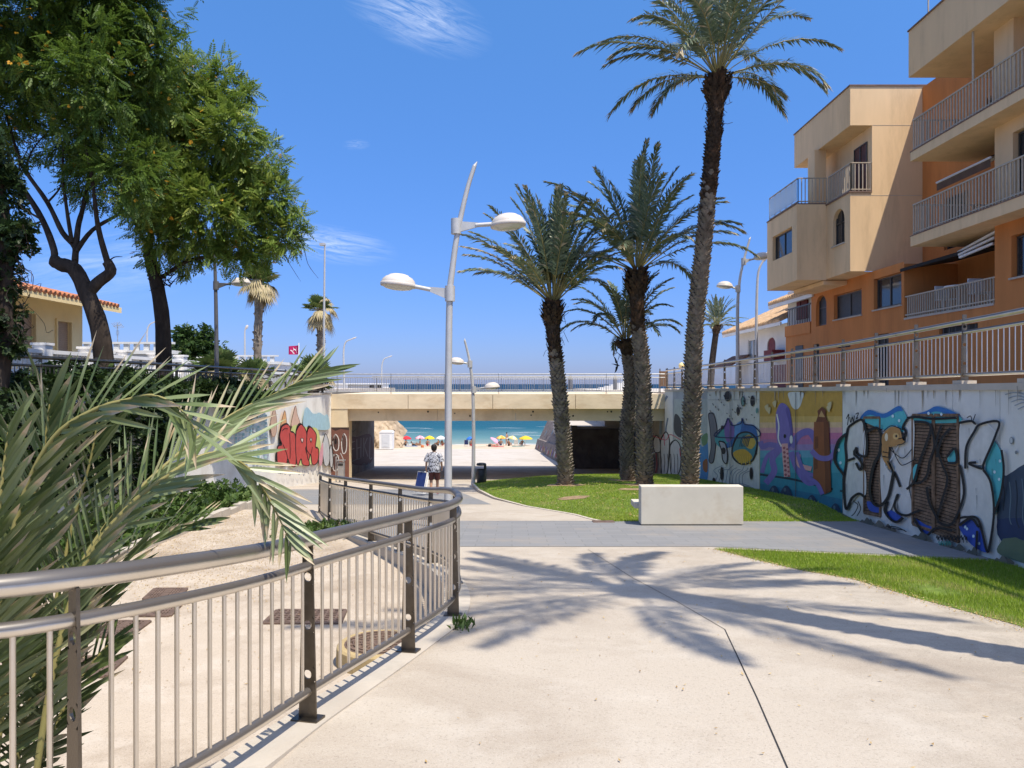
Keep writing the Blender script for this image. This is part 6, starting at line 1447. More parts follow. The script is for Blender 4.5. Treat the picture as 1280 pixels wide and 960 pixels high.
# ------------------------------------------------------------------ street lamps
M_lampgrey = mat('lamp_paint_grey', (.50, .49, .47), .45, .2, .08, 4, .05)
M_lamphead = mat('lamp_head_white', (.58, .53, .47), .5, 0, .08, 4, .05, 40, .3, (.40, .28, .18), 4, .6)
M_lampdark = mat('lamp_dark_paint_and_shade', (.13, .13, .14), .5, .2, .1, 4, .05)  # dark paint of posts; on the left lamp, shade put into the colour
M_lens = mat('lamp_glass', (.50, .50, .45), .15, 0, .1, 5, 0, spec=.5)
def lamp_post(label, pole, r0, r1, arms, head_r, group=None, mp=None, mh=None):
    """pole: world points; arms: (point on pole, head centre)"""
    mp = mp or M_lampgrey; mh = mh or M_lamphead
    T = thing('street_lamp', label, 'street lamp', pole[0], group); cp = catmull(pole, 6); k = len(cp); mb = MB()
    mb.tube(cp, [r0 + (r1 - r0) * i / (k - 1) for i in range(k)], 14); e = (cp[-1] - cp[-2]).normalized(); mb.tube([cp[-1], cp[-1] + e * r1 * 2.5 + Vector((r1 * .6, 0, 0))], [r1, r1 * .15], 14)
    mb.lathe([(r0 * 1.9, 0), (r0 * 1.9, .02), (r0 * 1.15, .03), (r0 * 1.1, .25)], 14, Matrix.Translation(pole[0])); mb.build('pole', mp, T)
    for a, h in arms:
        a = Vector(a); h = Vector(h); d = (h - a).normalized(); s = 1 if d.x > 0 else -1; A = MB(); rim = h - d * head_r * .92
        A.prism([a + Vector((0, -.025, .10)), a + Vector((0, -.025, -.13)), a.lerp(rim, .62) + Vector((0, -.025, -.035)), a.lerp(rim, .62) + Vector((0, -.025, .045))], (0, .05, 0))
        A.tube([a.lerp(rim, .55), rim + d * head_r * .15], .042, 10); A.lathe([(r0 * 1.25, -.15), (r0 * 1.25, .15)], 14, Matrix.Translation(a)); A.build('arm', mp, T)
        q = d.to_track_quat('X', 'Z').to_matrix().to_4x4(); q = Matrix.Rotation(-s * R(5), 4, 'Y'); q.translation = h; r = head_r; H = MB()
        H.lathe([(r * .90, -.075), (r * .985, -.07), (r, -.045), (r, -.005), (r * .96, .0), (r * .955, .012), (r * .88, .07 * r / .37), (r * .74, .122 * r / .37), (r * .55, .156 * r / .37), (r * .53, .170 * r / .37), (r * .36, .188 * r / .37), (.01, .196 * r / .37)], 26, q)
        hd = H.build('lamp_head', mh, T); Lb = MB(); Lb.lathe([(.01, -.14), (r * .4, -.132), (r * .7, -.112), (r * .88, -.074)], 24, q); Lb.build('lens', M_lens, hd)
    return T
GL = 'twin armed path lamps'
d = 14.9; z0 = zpath(d); base = P(560, 0, d); base.z = z0
lamp_post('tall twin armed lamp standing behind the bend of the railing', [base] + pl((560.3, 560, d), (560.6, 480, d), (562, 374, d), (565.5, 336, d), (571, 296, d), (577.5, 264, d), (585, 233, d), (593, 208, d)), .078, .04, [(P(562.5, 367, d), P(498, 354, d)), (P(570, 283, d), P(635, 279, d))], .35, GL)
d = 33.; base = P(591.5, 0, d); base.z = zpath(d)
lamp_post('smaller looking twin armed lamp beside the black litter bin', [base] + pl((592, 540, d), (591, 488, d), (588, 458, d), (585, 442, d), (581, 426, d)), .085, .045, [(P(587.5, 455, d), P(571, 452, d) + Vector((0, -.1, 0))), (P(592, 487, d), P(615, 483, d) + Vector((0, -.2, 0)))], .34, GL)
d = 34.; base = P(922, 0, d); base.z = -.42
lamp_post('twin armed lamp on the street above the spotted fish mural', [base] + pl((922, 440, d), (922, 385, d), (924, 355, d), (928.5, 330, d), (937, 299, d)), .09, .045, [(P(922.5, 361, d), P(906, 357, d)), (P(929.5, 327, d), P(952, 321, d))], .36, GL)
d = 27.; base = P(271, 0, d); base.z = -.46
lamp_post('dark street lamp with one lit side arm under the left tree crown', [base] + pl((270.5, 420, d), (269.5, 360, d), (268, 325, d), (264, 295, d)), .08, .045, [(P(270, 357, d), P(301, 353, d))], .33, None, M_lampdark, M_lamphead)  # same lamp type, the pole's shade is put into its dark colour
def cobra(label, pts, r, hl, mp=None):
    T = thing('street_lamp', label, 'street lamp', pts[0], None); cp = catmull(pts, 6); mb = MB(); k = len(cp); mb.tube(cp, [r * (1 - .45 * i / k) for i in range(k)], 8); mb.build('pole', mp or M_lampgrey, T)
    e = (cp[-1] - cp[-3]).normalized(); H = MB(); H.tube([cp[-1] - e * .05, cp[-1] + e * hl * .3, cp[-1] + e * hl * .8, cp[-1] + e * hl], [.06, .13, .12, .04], 8, sq=.55); H.build('lamp_head', mp or M_lamphead, T)
def gp(px, d): p = P(px, 0, d); p.z = -.46; return p
cobra('slim curved street lamp rising past the glazed balcony of the apartments', [gp(946, 40)] + pl((945.5, 420, 40), (946, 370, 40), (948, 340, 40), (954, 326, 40)), .09, .5)
cobra('curved neck street lamp between the flag and the lamp post on the seafront', [gp(430, 80)] + pl((430, 465, 80), (429.5, 440, 80), (432, 428, 80), (439, 424, 80)), .12, .6)
cobra('farthest curved neck street lamp seen just above the bridge railing', [gp(477, 104)] + pl((477, 470, 104), (477.5, 456, 104), (480, 449, 104), (485, 446.5, 104)), .12, .6)
cobra('curved street lamp seen between the two left tree trunks', [gp(184, 62)] + pl((184, 440, 62), (184, 415, 62), (187, 406, 62), (193, 402.5, 62)), .09, .5)
cobra('short single arm lamp between the low fan palms and the tall one', [gp(305, 70)] + pl((306, 450, 70), (306, 425, 70), (306, 414, 70), (307, 411, 70)), .1, .4)
T = thing('mast', 'thin bare mast with a small floodlight near the left end of the bridge', 'mast', gp(405, 41)); mb = MB(); mb.tube([gp(405, 41)] + pl((405, 400, 41), (406, 306, 41)), [.07, .06, .045], 10); mb.build('pole', M_lampgrey, T)
mb = MB(); p = P(404, 306, 41); mb.box(p.x - .18, p.y - .15, p.z - .04, p.x + .12, p.y + .15, p.z + .08); mb.build('floodlight', M_lampgrey, T)
T = thing('aerial', 'television aerial above the flat white house behind the trees', 'aerial', P(147, 455, 45)); mb = MB(); a, b = P(147, 462, 45), P(147, 404, 45); mb.tube([a, b], .025, 6); mb.tube([P(142, 408, 45), P(152, 406, 45)], .02, 6)
for k in range(6): q = P(142.5 + k * 1.9, 407.7 - k * .4, 45); mb.tube([q + Vector((0, -.3, .15)), q + Vector((0, .3, -.15))], .012, 5)
for k in range(3): q = P(145.5 + k * 1.5, 416, 45); mb.tube([q + Vector((0, 0, -.15)), q + Vector((0, 0, .15))], .012, 5)
mb.build('antenna', M_galv, T)
# flag
d = 70.; T = thing('flag', 'crimson flag with white figure flying from a white pole by the beach', 'flag', gp(373, d)); mb = MB(); mb.tube([gp(373.5, d), P(373.5, 428.5, d)], .05, 8); mb.build('flagpole', M_white, T)
def fl(u, v, o=0.): return P(372.8 - 11.5 * u, 431.5 + 11.5 * v + 1.5 * u, d) + Vector((0, .18 * math.sin(u * 5.5) - o, 0))
mb = MB(); n = 12
for i in range(n): mb.add([fl(i / n, 0), fl((i + 1) / n, 0), fl((i + 1) / n, 1 - .1 * (i + 1) / n), fl(i / n, 1 - .1 * i / n)], [(0, 1, 2, 3)])
c_ = mb.build('flag_cloth', paint((168, 24, 84)), T); mb = MB()
for s in ([(.25, .2), (.3, .5), (.22, .8)], [(.3, .5), (.5, .35), (.55, .2)], [(.5, .35), (.6, .7), (.45, .85)], [(.6, .6), (.78, .45)]):
    for (a, b), (c2, d2) in zip(s, s[1:]): mb.add([fl(a, b - .06, .02), fl(c2, d2 - .06, .02), fl(c2, d2 + .06, .02), fl(a, b + .06, .02)], [(0, 1, 2, 3)])
mb.build('flag_emblem', M_white, c_)

# ------------------------------------------------------------------ concrete bench, bins, covers, boards
M_bench = mat('bench_concrete', (.56, .52, .43), .8, 0, .05, 2, .1, 60, .2, (.40, .31, .20), 1.6, .5)
T = thing('concrete_bench', 'pale concrete block bench seen from behind on the grey paving', 'bench', (3.68, 15.75, zpath(15.6)))
def rbox(x0, y0, z0, x1, y1, z1, name, m, parent, bev=.015):
    mb = MB(); mb.box(x0, y0, z0, x1, y1, z1); o = mb.build(name, m, parent); md = o.modifiers.new('bevel', 'BEVEL'); md.width = bev; md.segments = 2; return o
zb = zpath(15.5); rbox(2.63, 15.5, zb + .02, 4.72, 15.8, -2.085, 'backrest', M_bench, T); rbox(2.55, 15.81, zb + .30, 4.80, 16.33, zb + .42, 'seat', M_bench, T); rbox(2.75, 15.82, zb - .08, 4.6, 16.2, zb + .295, 'base', M_bench, T)
mb = MB(); mb.box(2.66, 15.53, zb - .05, 4.69, 15.77, zb + .019); mb.build('plinth', M_joint, T)
M_blk = mat('black_plastic', (.022, .024, .026), .45, 0, .2, 6, .05)
d = 32.6; c0 = P(602, 0, d); zt = zpath(d) + .02
T = thing('litter_bin', 'black cylindrical litter bin with hooded lid on the tip of the lawn', 'bin', (c0.x, d, zt)); mb = MB(); mb.lathe([(.17, .0), (.17, .05), (.205, .09), (.21, .70), (.195, .715), (.19, .60)], 20, Matrix.Translation((c0.x, d, zt))); mb.build('bin_body', M_blk, T)
mb = MB()
hood = [(c0.x + .205 * math.cos(t), d + .205 * math.sin(t)) for t in [R(-60) + R(120) * i / 10 for i in range(11)]]
for (a, b), (e, f) in zip(hood, hood[1:]): mb.add([(a, b, zt + .70), (e, f, zt + .70), (e, f, zt + .93), (a, b, zt + .93)], [(0, 1, 2, 3)])
mb.lathe([(.21, .88), (.215, .92), (.19, .97), (.10, .99), (.01, .995)], 20, Matrix.Translation((c0.x - .01, d, zt))); mb.build('bin_hood', M_blk, T)
mb = MB(); mb.lathe([(.19, -.2), (.19, .02)], 16, Matrix.Translation((c0.x, d, zt))); mb.build('foot', M_conc, T)
d = 37.; a = P(426, 0, d); zt = zpath(d); T = thing('litter_bin', 'grey steel box bin against the left pier of the bridge', 'bin', (a.x, d, zt)); mb = MB(); mb.box(a.x - .13, d - .14, zt + .12, a.x + .17, d + .14, zt + .98); mb.build('bin_body', M_galv, T); mb = MB(); mb.box(a.x - .16, d - .17, zt + 1.05, a.x + .2, d + .17, zt + 1.10)
for sx in (-.13, .15): mb.box(a.x + sx, d - .12, zt + .985, a.x + sx + .02, d + .12, zt + 1.048)
mb.build('bin_lid', M_galv, T); mb = MB(); mb.box(a.x - .10, d - .152, zt + .82, a.x + .14, d - .142, zt + .94); mb.build('opening', M_joint, T); mb = MB(); mb.tube([(a.x - .22, d - .05, zt - .02), (a.x - .22, d - .05, zt + 1.25)], .03, 8); mb.tube([(a.x - .05, d, zt - .02), (a.x - .05, d, zt + .12)], .04, 8); mb.tube([(a.x - .22, d - .05, zt + 1.22), (a.x - .08, d - .05, zt + 1.3)], .03, 8); mb.build('post', M_galv, T)
# iron gratings in the sunken court
M_iron = mat('rusted_iron', (.17, .115, .085), .7, .3, .35, 8, .3, 40, .3, (.08, .055, .045), 3, .7)
def pitpt(px, py): 
    d = (2.86 - .16) / ((py - 480) / F - .02); return Vector(((px - 640) / F * d, d))
for lab, qs in {'rusty drain grate nearest the palm bush in the sunken court': ((69, 847), (131, 847), (157, 823), (106, 823)), 'second rusty drain grate behind the nearest one by the palm bush': ((107, 797), (161, 797), (187, 778), (137, 778)),
                'third rusty drain grate of the row beside the palm bush': ((163, 771), (212, 771), (228, 755), (184, 755)), 'farthest rusty drain grate of the row beside the palm bush': ((180, 750), (222, 750), (233, 737), (194, 737)), 'separate rusty drain grate beside the round manhole': ((330, 780), (425, 780), (432, 764), (347, 764))}.items():
    a, b, c2, d2 = [pitpt(*v_) for v_ in qs]; z = zpit((a.y + c2.y) / 2) + .006
    T = thing('drain_grate', lab, 'drain grate', ((a.x + c2.x) / 2, (a.y + c2.y) / 2, z), 'drain grates in the sunken court')
    mb = MB(); mb.add([(p.x, p.y, zpit(p.y) + .004) for p in (a, b, c2, d2)], [(0, 1, 2, 3)]); mb.build('pit', M_joint, T); mb = MB()
    q = lambda u, v: (lambda p: Vector((p.x, p.y, zpit(p.y) + .014)))((a.lerp(b, u)).lerp(d2.lerp(c2, u), v))
    for u0, v0, u1, v1 in ((0, 0, 1, 0), (0, 1, 1, 1), (0, 0, 0, 1), (1, 0, 1, 1), (.5, 0, .5, 1)): mb.beam(q(u0, v0), q(u1, v1), .05, .02)
    for k in range(1, 7): mb.beam(q(0, k / 7), q(1, k / 7), .035, .016)
    for k in range(1, 12): mb.beam(q(k / 12, 0), q(k / 12, 1), .025, .018)
    mb.build('grate', M_iron, T)
p = pitpt(474, 826); z = zpit(p.y); T = thing('manhole', 'raised round concrete manhole with rusty iron cover behind the railing', 'manhole', (p.x, p.y, z)); mb = MB(); mb.lathe([(.44, -.05), (.43, .17), (.41, .19), (.36, .19)], 28, Matrix.Translation((p.x, p.y, z)), sm=False); mb.build('collar', mat('ochre_concrete', (.40, .30, .15), .9, 0, .2, 4, .3, 30), T)
mb = MB(); mb.lathe([(.36, .15), (.355, .192), (.01, .197)], 28, Matrix.Translation((p.x, p.y, z)), sm=False)
for r in (.1, .18, .26, .32):
    mb.tube([(p.x + r * math.cos(t), p.y + r * math.sin(t), z + .198) for t in [i * math.pi / 12 for i in range(25)]], .012, 4)
for i in range(16): t = i * math.pi / 8; mb.tube([(p.x + .1 * math.cos(t), p.y + .1 * math.sin(t), z + .198), (p.x + .33 * math.cos(t), p.y + .33 * math.sin(t), z + .198)], .010, 4)
mb.build('cover', M_iron, T)
p = Vector(((742 - 640) / F * 16.6, 16.3)); mb = MB(); mb.box(1.72, 16.05, zpath(16.2) - .05, 2.18, 16.36, zpath(16.2) + .016); tag(mb.build('inspection_cover', M_iron), 'small brown inspection cover set in the grey paving left of the bench', 'cover')
# boards beyond the railing on the right
d = 44.; T = thing('sign_board', 'brown notice board on posts behind the right end of the bridge railing', 'sign', gp(829, d)); a, b = P(824, 464, d), P(834.5, 483, d); mb = MB(); mb.box(a.x, d, b.z, b.x, d + .05, a.z); mb.build('board', mat('brown_board', (.16, .10, .065), .7, 0, .2, 3, .1), T); mb = MB()
for x in (a.x + .06, b.x - .06): mb.tube([(x, d + .09, -.45), (x, d + .09, a.z + .15)], .035, 8)
mb.build('post', M_lampdark, T)
d = 47.; T = thing('globe_lamp', 'small yellowish globe lamp on a short post beside the notice board', 'lamp', gp(852, d)); q = P(852, 457, d); mb = MB(); mb.tube([gp(852, d), q + Vector((0, 0, -.15))], .04, 8); mb.build('post', M_lampdark, T); mb = MB(); mb.lathe([(.03, -.2), (.15, -.13), (.2, 0), (.15, .13), (.02, .2)], 14, Matrix.Translation(q)); mb.build('globe', paint((232, 208, 150)), T)
for px, d, lab in ((769, 58, 'dark bollard behind the middle of the bridge railing by the stepped wall'), (713, 58, 'dark bollard pair standing on the deck edge near the first palm trunk')):
    T = thing('bollard', lab, 'bollard', gp(px, d)); mb = MB(); p = gp(px, d); mb.lathe([(.16, 0), (.16, .95), (.12, 1.0), (.14, 1.06), (.02, 1.14)], 12, Matrix.Translation(p)); mb.build('body', M_lampdark, T)

# ------------------------------------------------------------------ beach: hut, rocks, parasols, bathers
d = 85.; z = zpath(d); a = P(474.2, 0, d).x; b = P(490.3, 0, d).x; T = thing('beach_cabin', 'white portable cabin on the left of the beach access', 'cabin', ((a + b) / 2, d, z)); mb = MB(); mb.box(a, d, z + .05, b, d + 1.4, z + 1.9); mb.build('wall', M_white, T)
mb = MB(); mb.prism([(a - .05, d - .05, z + 1.9), (b + .05, d - .05, z + 1.9), (b - .15, d - .05, z + 2.1), (a + .15, d - .05, z + 2.1)], (0, 1.5, 0)); mb.build('roof', M_white, T); mb = MB(); M_pan = mat('cabin_panel_grey', (.55, .56, .57), .6, 0, .05, 3, 0)  # plain pale grey of the door panels
mb.box(a + .25, d - .03, z + .25, b - .3, d - .003, z + 1.7); mb.box(a + .4, d - .05, z + .75, b - .45, d - .031, z + 1.15); mb.box(a + .45, d - .05, z + .35, b - .5, d - .031, z + .6); mb.build('door', M_pan, T)
rng = np.random.default_rng(91)
def outcrop(label, x0, x1, y0, y1, zt, zbm, seed):
    rd = np.random.default_rng(seed); n, m_ = 44, 26; vs = []
    ph = rd.uniform(0, 6, 12)
    for j in range(m_ + 1):
        t = j / m_
        for i in range(n + 1):
            s = i / n; x = x0 + (x1 - x0) * s; e = min(1, min(s, 1 - s) * 6) if x1 > -10 else min(1, (1 - s) * 5)
            w_ = sum(math.sin(s * f * 9 + ph[q] + t * f * 5) / f for q, f in enumerate((1, 2, 3.3, 5.1, 7.7))) * .35
            w2 = abs(math.sin(s * 31 + 3 * math.sin(t * 9 + ph[6]))) * .3 + abs(math.sin(t * 23 + 2 * math.sin(s * 19 + ph[7]))) * .3
            vs.append((x + .3 * w_ * (1 if s > .8 else 0), y0 + (y1 - y0) * t ** 1.3 * .6 + w_ * .8 + w2 - (1 - e) * -1.5, zbm + (zt - zbm) * (t ** .7) * (.55 + .45 * e) + .25 * w_ * t))
    fs = [(j * (n + 1) + i, j * (n + 1) + i + 1, (j + 1) * (n + 1) + i + 1, (j + 1) * (n + 1) + i) for j in range(m_) for i in range(n)]
    vs += [(x0, y1, zt), (x1, y1, zt)]; o = np_mesh('rock_outcrop', vs[:-2], fs, M_rock); return tag(o, label, 'rock')
outcrop('rough tan rock outcrop behind the white beach cabin', P(440, 0, 90).x, P(501, 0, 90).x, 89, 97, -4.0, -8.2, 5)
M_skin = mat('skin', (.42, .24, .15), .6, 0, .08, 8, 0); M_skin2 = mat('tanned_skin', (.28, .145, .085), .6, 0, .08, 8, 0); M_hair = mat('dark_hair', (.016, .012, .010), .6, 0, .3, 20, .2, 80)
def skin_body(name, J, E, m, parent, sub=2):
    """one continuous body grown round a skeleton: J name -> (x, y, z, radius[, radius2])"""
    names = list(J); me = bpy.data.meshes.new(name); off = Vector((0, 0, 0))
    me.from_pydata([Vector(J[k][:3]) for k in names], [(names.index(a), names.index(b)) for a, b in E], [])
    o = link(name, me, m, parent); o.modifiers.new('skin', 'SKIN').use_smooth_shade = True
    sv = me.skin_vertices[0].data if me.skin_vertices else None
    if sv is None:
        bpy.context.view_layer.objects.active = o
        me.attributes; bm = bmesh.new(); bm.from_mesh(me); bm.verts.layers.skin.verify(); bm.to_mesh(me); bm.free(); sv = me.skin_vertices[0].data
    for i, k in enumerate(names): r = J[k][3]; r2 = J[k][4] if len(J[k]) > 4 else r; sv[i].radius = (r, r2); sv[i].use_root = (k == 'pelvis')
    s = o.modifiers.new('smooth', 'SUBSURF'); s.levels = sub; s.render_levels = sub; return o
BASE_E = [('pelvis', 'waist'), ('waist', 'chest'), ('chest', 'neck'), ('neck', 'head'), ('head', 'crown')] + [e for s in 'LR' for e in (('chest', 'sh' + s), ('sh' + s, 'el' + s), ('el' + s, 'wr' + s), ('wr' + s, 'ha' + s), ('pelvis', 'hi' + s), ('hi' + s, 'kn' + s), ('kn' + s, 'an' + s), ('an' + s, 'to' + s))]
def base_joints(): return dict(pelvis=(0, 0, .93, .125, .10), waist=(0, 0, 1.08, .12, .095), chest=(0, .015, 1.30, .135, .10), neck=(0, .0, 1.47, .052), head=(0, .02, 1.57, .078, .09), crown=(0, .02, 1.66, .06, .07),
    shL=(-.175, 0, 1.39, .055), elL=(-.25, -.03, 1.12, .042), wrL=(-.27, .04, .89, .03), haL=(-.265, .06, .82, .034, .02), shR=(.175, 0, 1.39, .055), elR=(.25, -.05, 1.13, .042), wrR=(.26, .10, .93, .03), haR=(.255, .14, .87, .034, .02),
    hiL=(-.09, 0, .86, .088), knL=(-.10, .06, .49, .057), anL=(-.10, -.06, .10, .04), toL=(-.10, .10, .035, .034), hiR=(.09, 0, .86, .088), knR=(.10, .13, .50, .057), anR=(.10, .20, .13, .04), toR=(.10, .35, .06, .034))
def hair_cap(parent, x, y, z, r, m=None, nape=.03):
    mb = MB(); mb.lathe([(r * .80, -r * .75), (r * 1.02, -r * .35), (r * 1.08, .1 * r), (r * .98, .55 * r), (r * .65, .95 * r), (.01, 1.1 * r)], 14, Matrix.Translation((x, y, z))); return mb.build('hair', m or M_hair, parent)
def fingers(J, E, s, side, dn=(0, .02, -.075)):
    h = J['ha' + s]
    for k, (ox, ln) in enumerate(((-.024, .9), (-.008, 1.05), (.009, 1.0), (.024, .8))):
        a, b = 'f%s%da' % (s, k), 'f%s%db' % (s, k)
        J[a] = (h[0] + ox * .3, h[1] + ox + dn[1] * .5, h[2] + dn[2] * .55 * ln, .0095); J[b] = (h[0] - side * .018, h[1] + ox + dn[1], h[2] + dn[2] * ln, .008); E += [('ha' + s, a), (a, b)]
    J['t' + s + 'a'] = (h[0] - side * .02, h[1] + .035, h[2] - .01, .011); J['t' + s + 'b'] = (h[0] - side * .03, h[1] + .05, h[2] - .04, .009); E += [('ha' + s, 't' + s + 'a'), ('t' + s + 'a', 't' + s + 'b')]
# the walker
d = 25.6; q = P(542.5, 0, d); z = zpath(d); T = thing('person', 'person in a black and white patterned shirt walking away with a folded beach chair', 'person', (q.x, d, z))
J = base_joints(); E = list(BASE_E); J['nose'] = (0, .118, 1.565, .012); E.append(('head', 'nose'))
fingers(J, E, 'L', -1); fingers(J, E, 'R', 1)
PB_ = skin_body('body', J, E, M_skin, T); mb = MB(); mb.lathe([(.070, -.10), (.095, -.05), (.104, .02), (.092, .07), (.05, .108), (.01, .115)], 14, Matrix.Translation((0, .0, 1.615))); me_ = bpy.data.meshes.new('hair'); me_.from_pydata(mb.v, [], mb.f); link('hair', me_, M_hair, PB_)
m, ntp, op = newmat('patterned_shirt'); co = N(ntp, 'ShaderNodeTexCoord').outputs['Object']; vo = N(ntp, 'ShaderNodeTexVoronoi', i_Scale=11.); vo.feature = 'SMOOTH_F1'; n_ = N(ntp, 'ShaderNodeTexNoise', i_Scale=14., i_Detail=4., i_Distortion=1.5)
ntp.links.new(co, vo.inputs['Vector']); ntp.links.new(co, n_.inputs['Vector']); cc = mixc(ntp, ramp(ntp, n_.outputs['Fac'], .49, .55), (.52, .52, .55), (.035, .035, .045)); b_ = N(ntp, 'ShaderNodeBsdfPrincipled', i_Roughness=.85); ntp.links.new(cc, b_.inputs[0]); ntp.links.new(b_.outputs[0], op.inputs[0])
mb = MB(); lv = [(1.455, .075, .06), (1.43, .16, .085), (1.38, .20, .115), (1.28, .20, .135), (1.1, .195, .135), (.95, .20, .14), (.80, .215, .15), (.79, .205, .142)]; n = 20; vs = []
for k, (zz, a, b) in enumerate(lv): vs += [(a * math.cos(t) + .012 * math.sin(5 * t + k), b * math.sin(t) + .01, zz + .01 * math.sin(3 * t)) for t in [2 * math.pi * i / n for i in range(n)]]
mb.add(vs, [(i * n + j, i * n + (j + 1) % n, (i + 1) * n + (j + 1) % n, (i + 1) * n + j) for i in range(len(lv) - 1) for j in range(n)], 0, True)
for s in (-1, 1): mb.tube([(s * .15, .0, 1.40), (s * .215, -.008, 1.29), (s * .255, -.02, 1.17), (s * .262, -.022, 1.14)], [.085, .088, .09, .085], 12, caps=False)
o = MB(); o.v = [(x + q.x, y + d, zz + z) for x, y, zz in mb.v]; o.f, o.m, o.sm = mb.f, mb.m, mb.sm; o.build('shirt', m, PB_)
mb = MB(); 
for s, kn in ((-1, J['knL']), (1, J['knR'])): mb.tube([(q.x + s * .075, d + .0, z + .90), (q.x + s * .10, d + kn[1] * .5, z + .70), (q.x + s * .105, d + kn[1] * .9, z + .54)], [.125, .105, .095], 12, caps=False)
mb.build('shorts', mat('maroon_shorts', (.10, .035, .03), .85, 0, .15, 8, .1), PB_)
mb = MB()
for k in 'LR': a = J['to' + k]; b = J['an' + k]; mb.tube([(q.x + b[0], d + b[1] - .06, z + b[2] - .065), (q.x + a[0], d + (a[1] + b[1]) / 2, z + (a[2] + b[2]) / 2 - .055), (q.x + a[0], d + a[1] + .05, z + a[2] - .025)], [.04, .05, .045], 10, sq=.5)
mb.build('sandals', paint((200, 60, 84)), PB_)
# the folded chair in the left hand
M_chairc = mat('blue_canvas', (.022, .045, .17), .8, 0, .15, 6, .1); hx = q.x - .29; hz = z + .79
T = thing('folded_beach_chair', 'folded blue beach chair with white tube frame carried by the walking person', 'folding chair', (hx, d, hz - .5))
tl = Matrix.Rotation(R(46), 4, 'Z') @ Matrix.Rotation(R(14), 4, 'Y'); tl.translation = (hx - .13, d + .05, hz - .36)
mb = MB()
for k, o_ in enumerate((-.045, 0, .045)):
    M2 = tl @ Matrix.Translation((o_, 0, 0)); c4 = [M2 @ Vector((0, y, zz)) for y, zz in ((-.24, -.36), (.24, -.36), (.24, .36), (-.24, .36))]; mb.tube(c4 + [c4[0]], .012, 6)
mb.tube([tl @ Vector((.05, -.1, .30)), Vector((hx - .02, d + .03, hz + .02)), Vector((hx + .01, d + .09, hz + .02)), tl @ Vector((.05, .14, .32))], .014, 6); mb.build('frame', M_white, T)
mb = MB(); mb.obox(tl @ Matrix.Translation((-.058, 0, .02)), .012, .44, .62); mb.obox(tl @ Matrix.Translation((.022, 0, -.05)), .012, .44, .5); mb.build('canvas', M_chairc, T)
# parasols
GP = 'parasols on the beach'
def parasol(label, px, d, cols, tilt=0., r=.68, h=1.3):
    p = P(px, 0, d); z = zpath(p.y); T = thing('parasol', label, 'parasol', (p.x, d, z), GP); Mx = Matrix.Translation((p.x, d, z)) @ Matrix.Rotation(tilt, 4, 'Y'); mb = MB(); mb.tube([Mx @ Vector((0, 0, 0)), Mx @ Vector((0, 0, h))], .022, 6); mb.build('pole', M_white, T)
    mb = MB(); n = 16; prof = [(.02, h + .02), (r * .5, h - .09), (r * .95, h - .30), (r, h - .42)]
    for i in range(n):
        for (r0, z0), (r1, z1) in zip(prof, prof[1:]):
            t0, t1 = 2 * math.pi * i / n, 2 * math.pi * (i + 1) / n; mb.add([Mx @ Vector((a * math.cos(t), a * math.sin(t), zz)) for a, zz, t in ((r0, z0, t0), (r0, z0, t1), (r1, z1, t1), (r1, z1, t0))], [(0, 1, 2, 3)], (i // 2) % len(cols))
    mb.build('canopy', [paint(tuple(int(x_ * .86 + 12) for x_ in c)) for c in cols], T)
for a in (('red parasol leftmost on the sand by the rocks', 508, 99, [(206, 40, 52)]), ('pink striped parasol second from the rocks', 525, 101, [(226, 150, 170), (240, 190, 200)]), ('plain yellow parasol left of the walking person', 537, 100, [(238, 206, 40)]), ('white parasol just behind the main lamp pole', 551, 99.5, [(232, 232, 228)]),
          ('small blue parasol touching the second lamp pole', 587.5, 100, [(40, 110, 206)], 0, .5, 1.2), ('pink parasol tilted over on its side', 613, 98, [(240, 170, 196)], .75, .75, 1.2), ('orange and yellow parasol behind the group of bathers', 626.5, 102, [(240, 160, 60), (240, 216, 110)]), ('cream parasol right of the orange one', 639, 101, [(236, 224, 176), (226, 200, 120)], .2), ('bright yellow parasol rightmost on the beach', 657, 99, [(240, 196, 40)], 0, .9, 1.3)):
    parasol(*a)
GB = 'bathers on the beach'
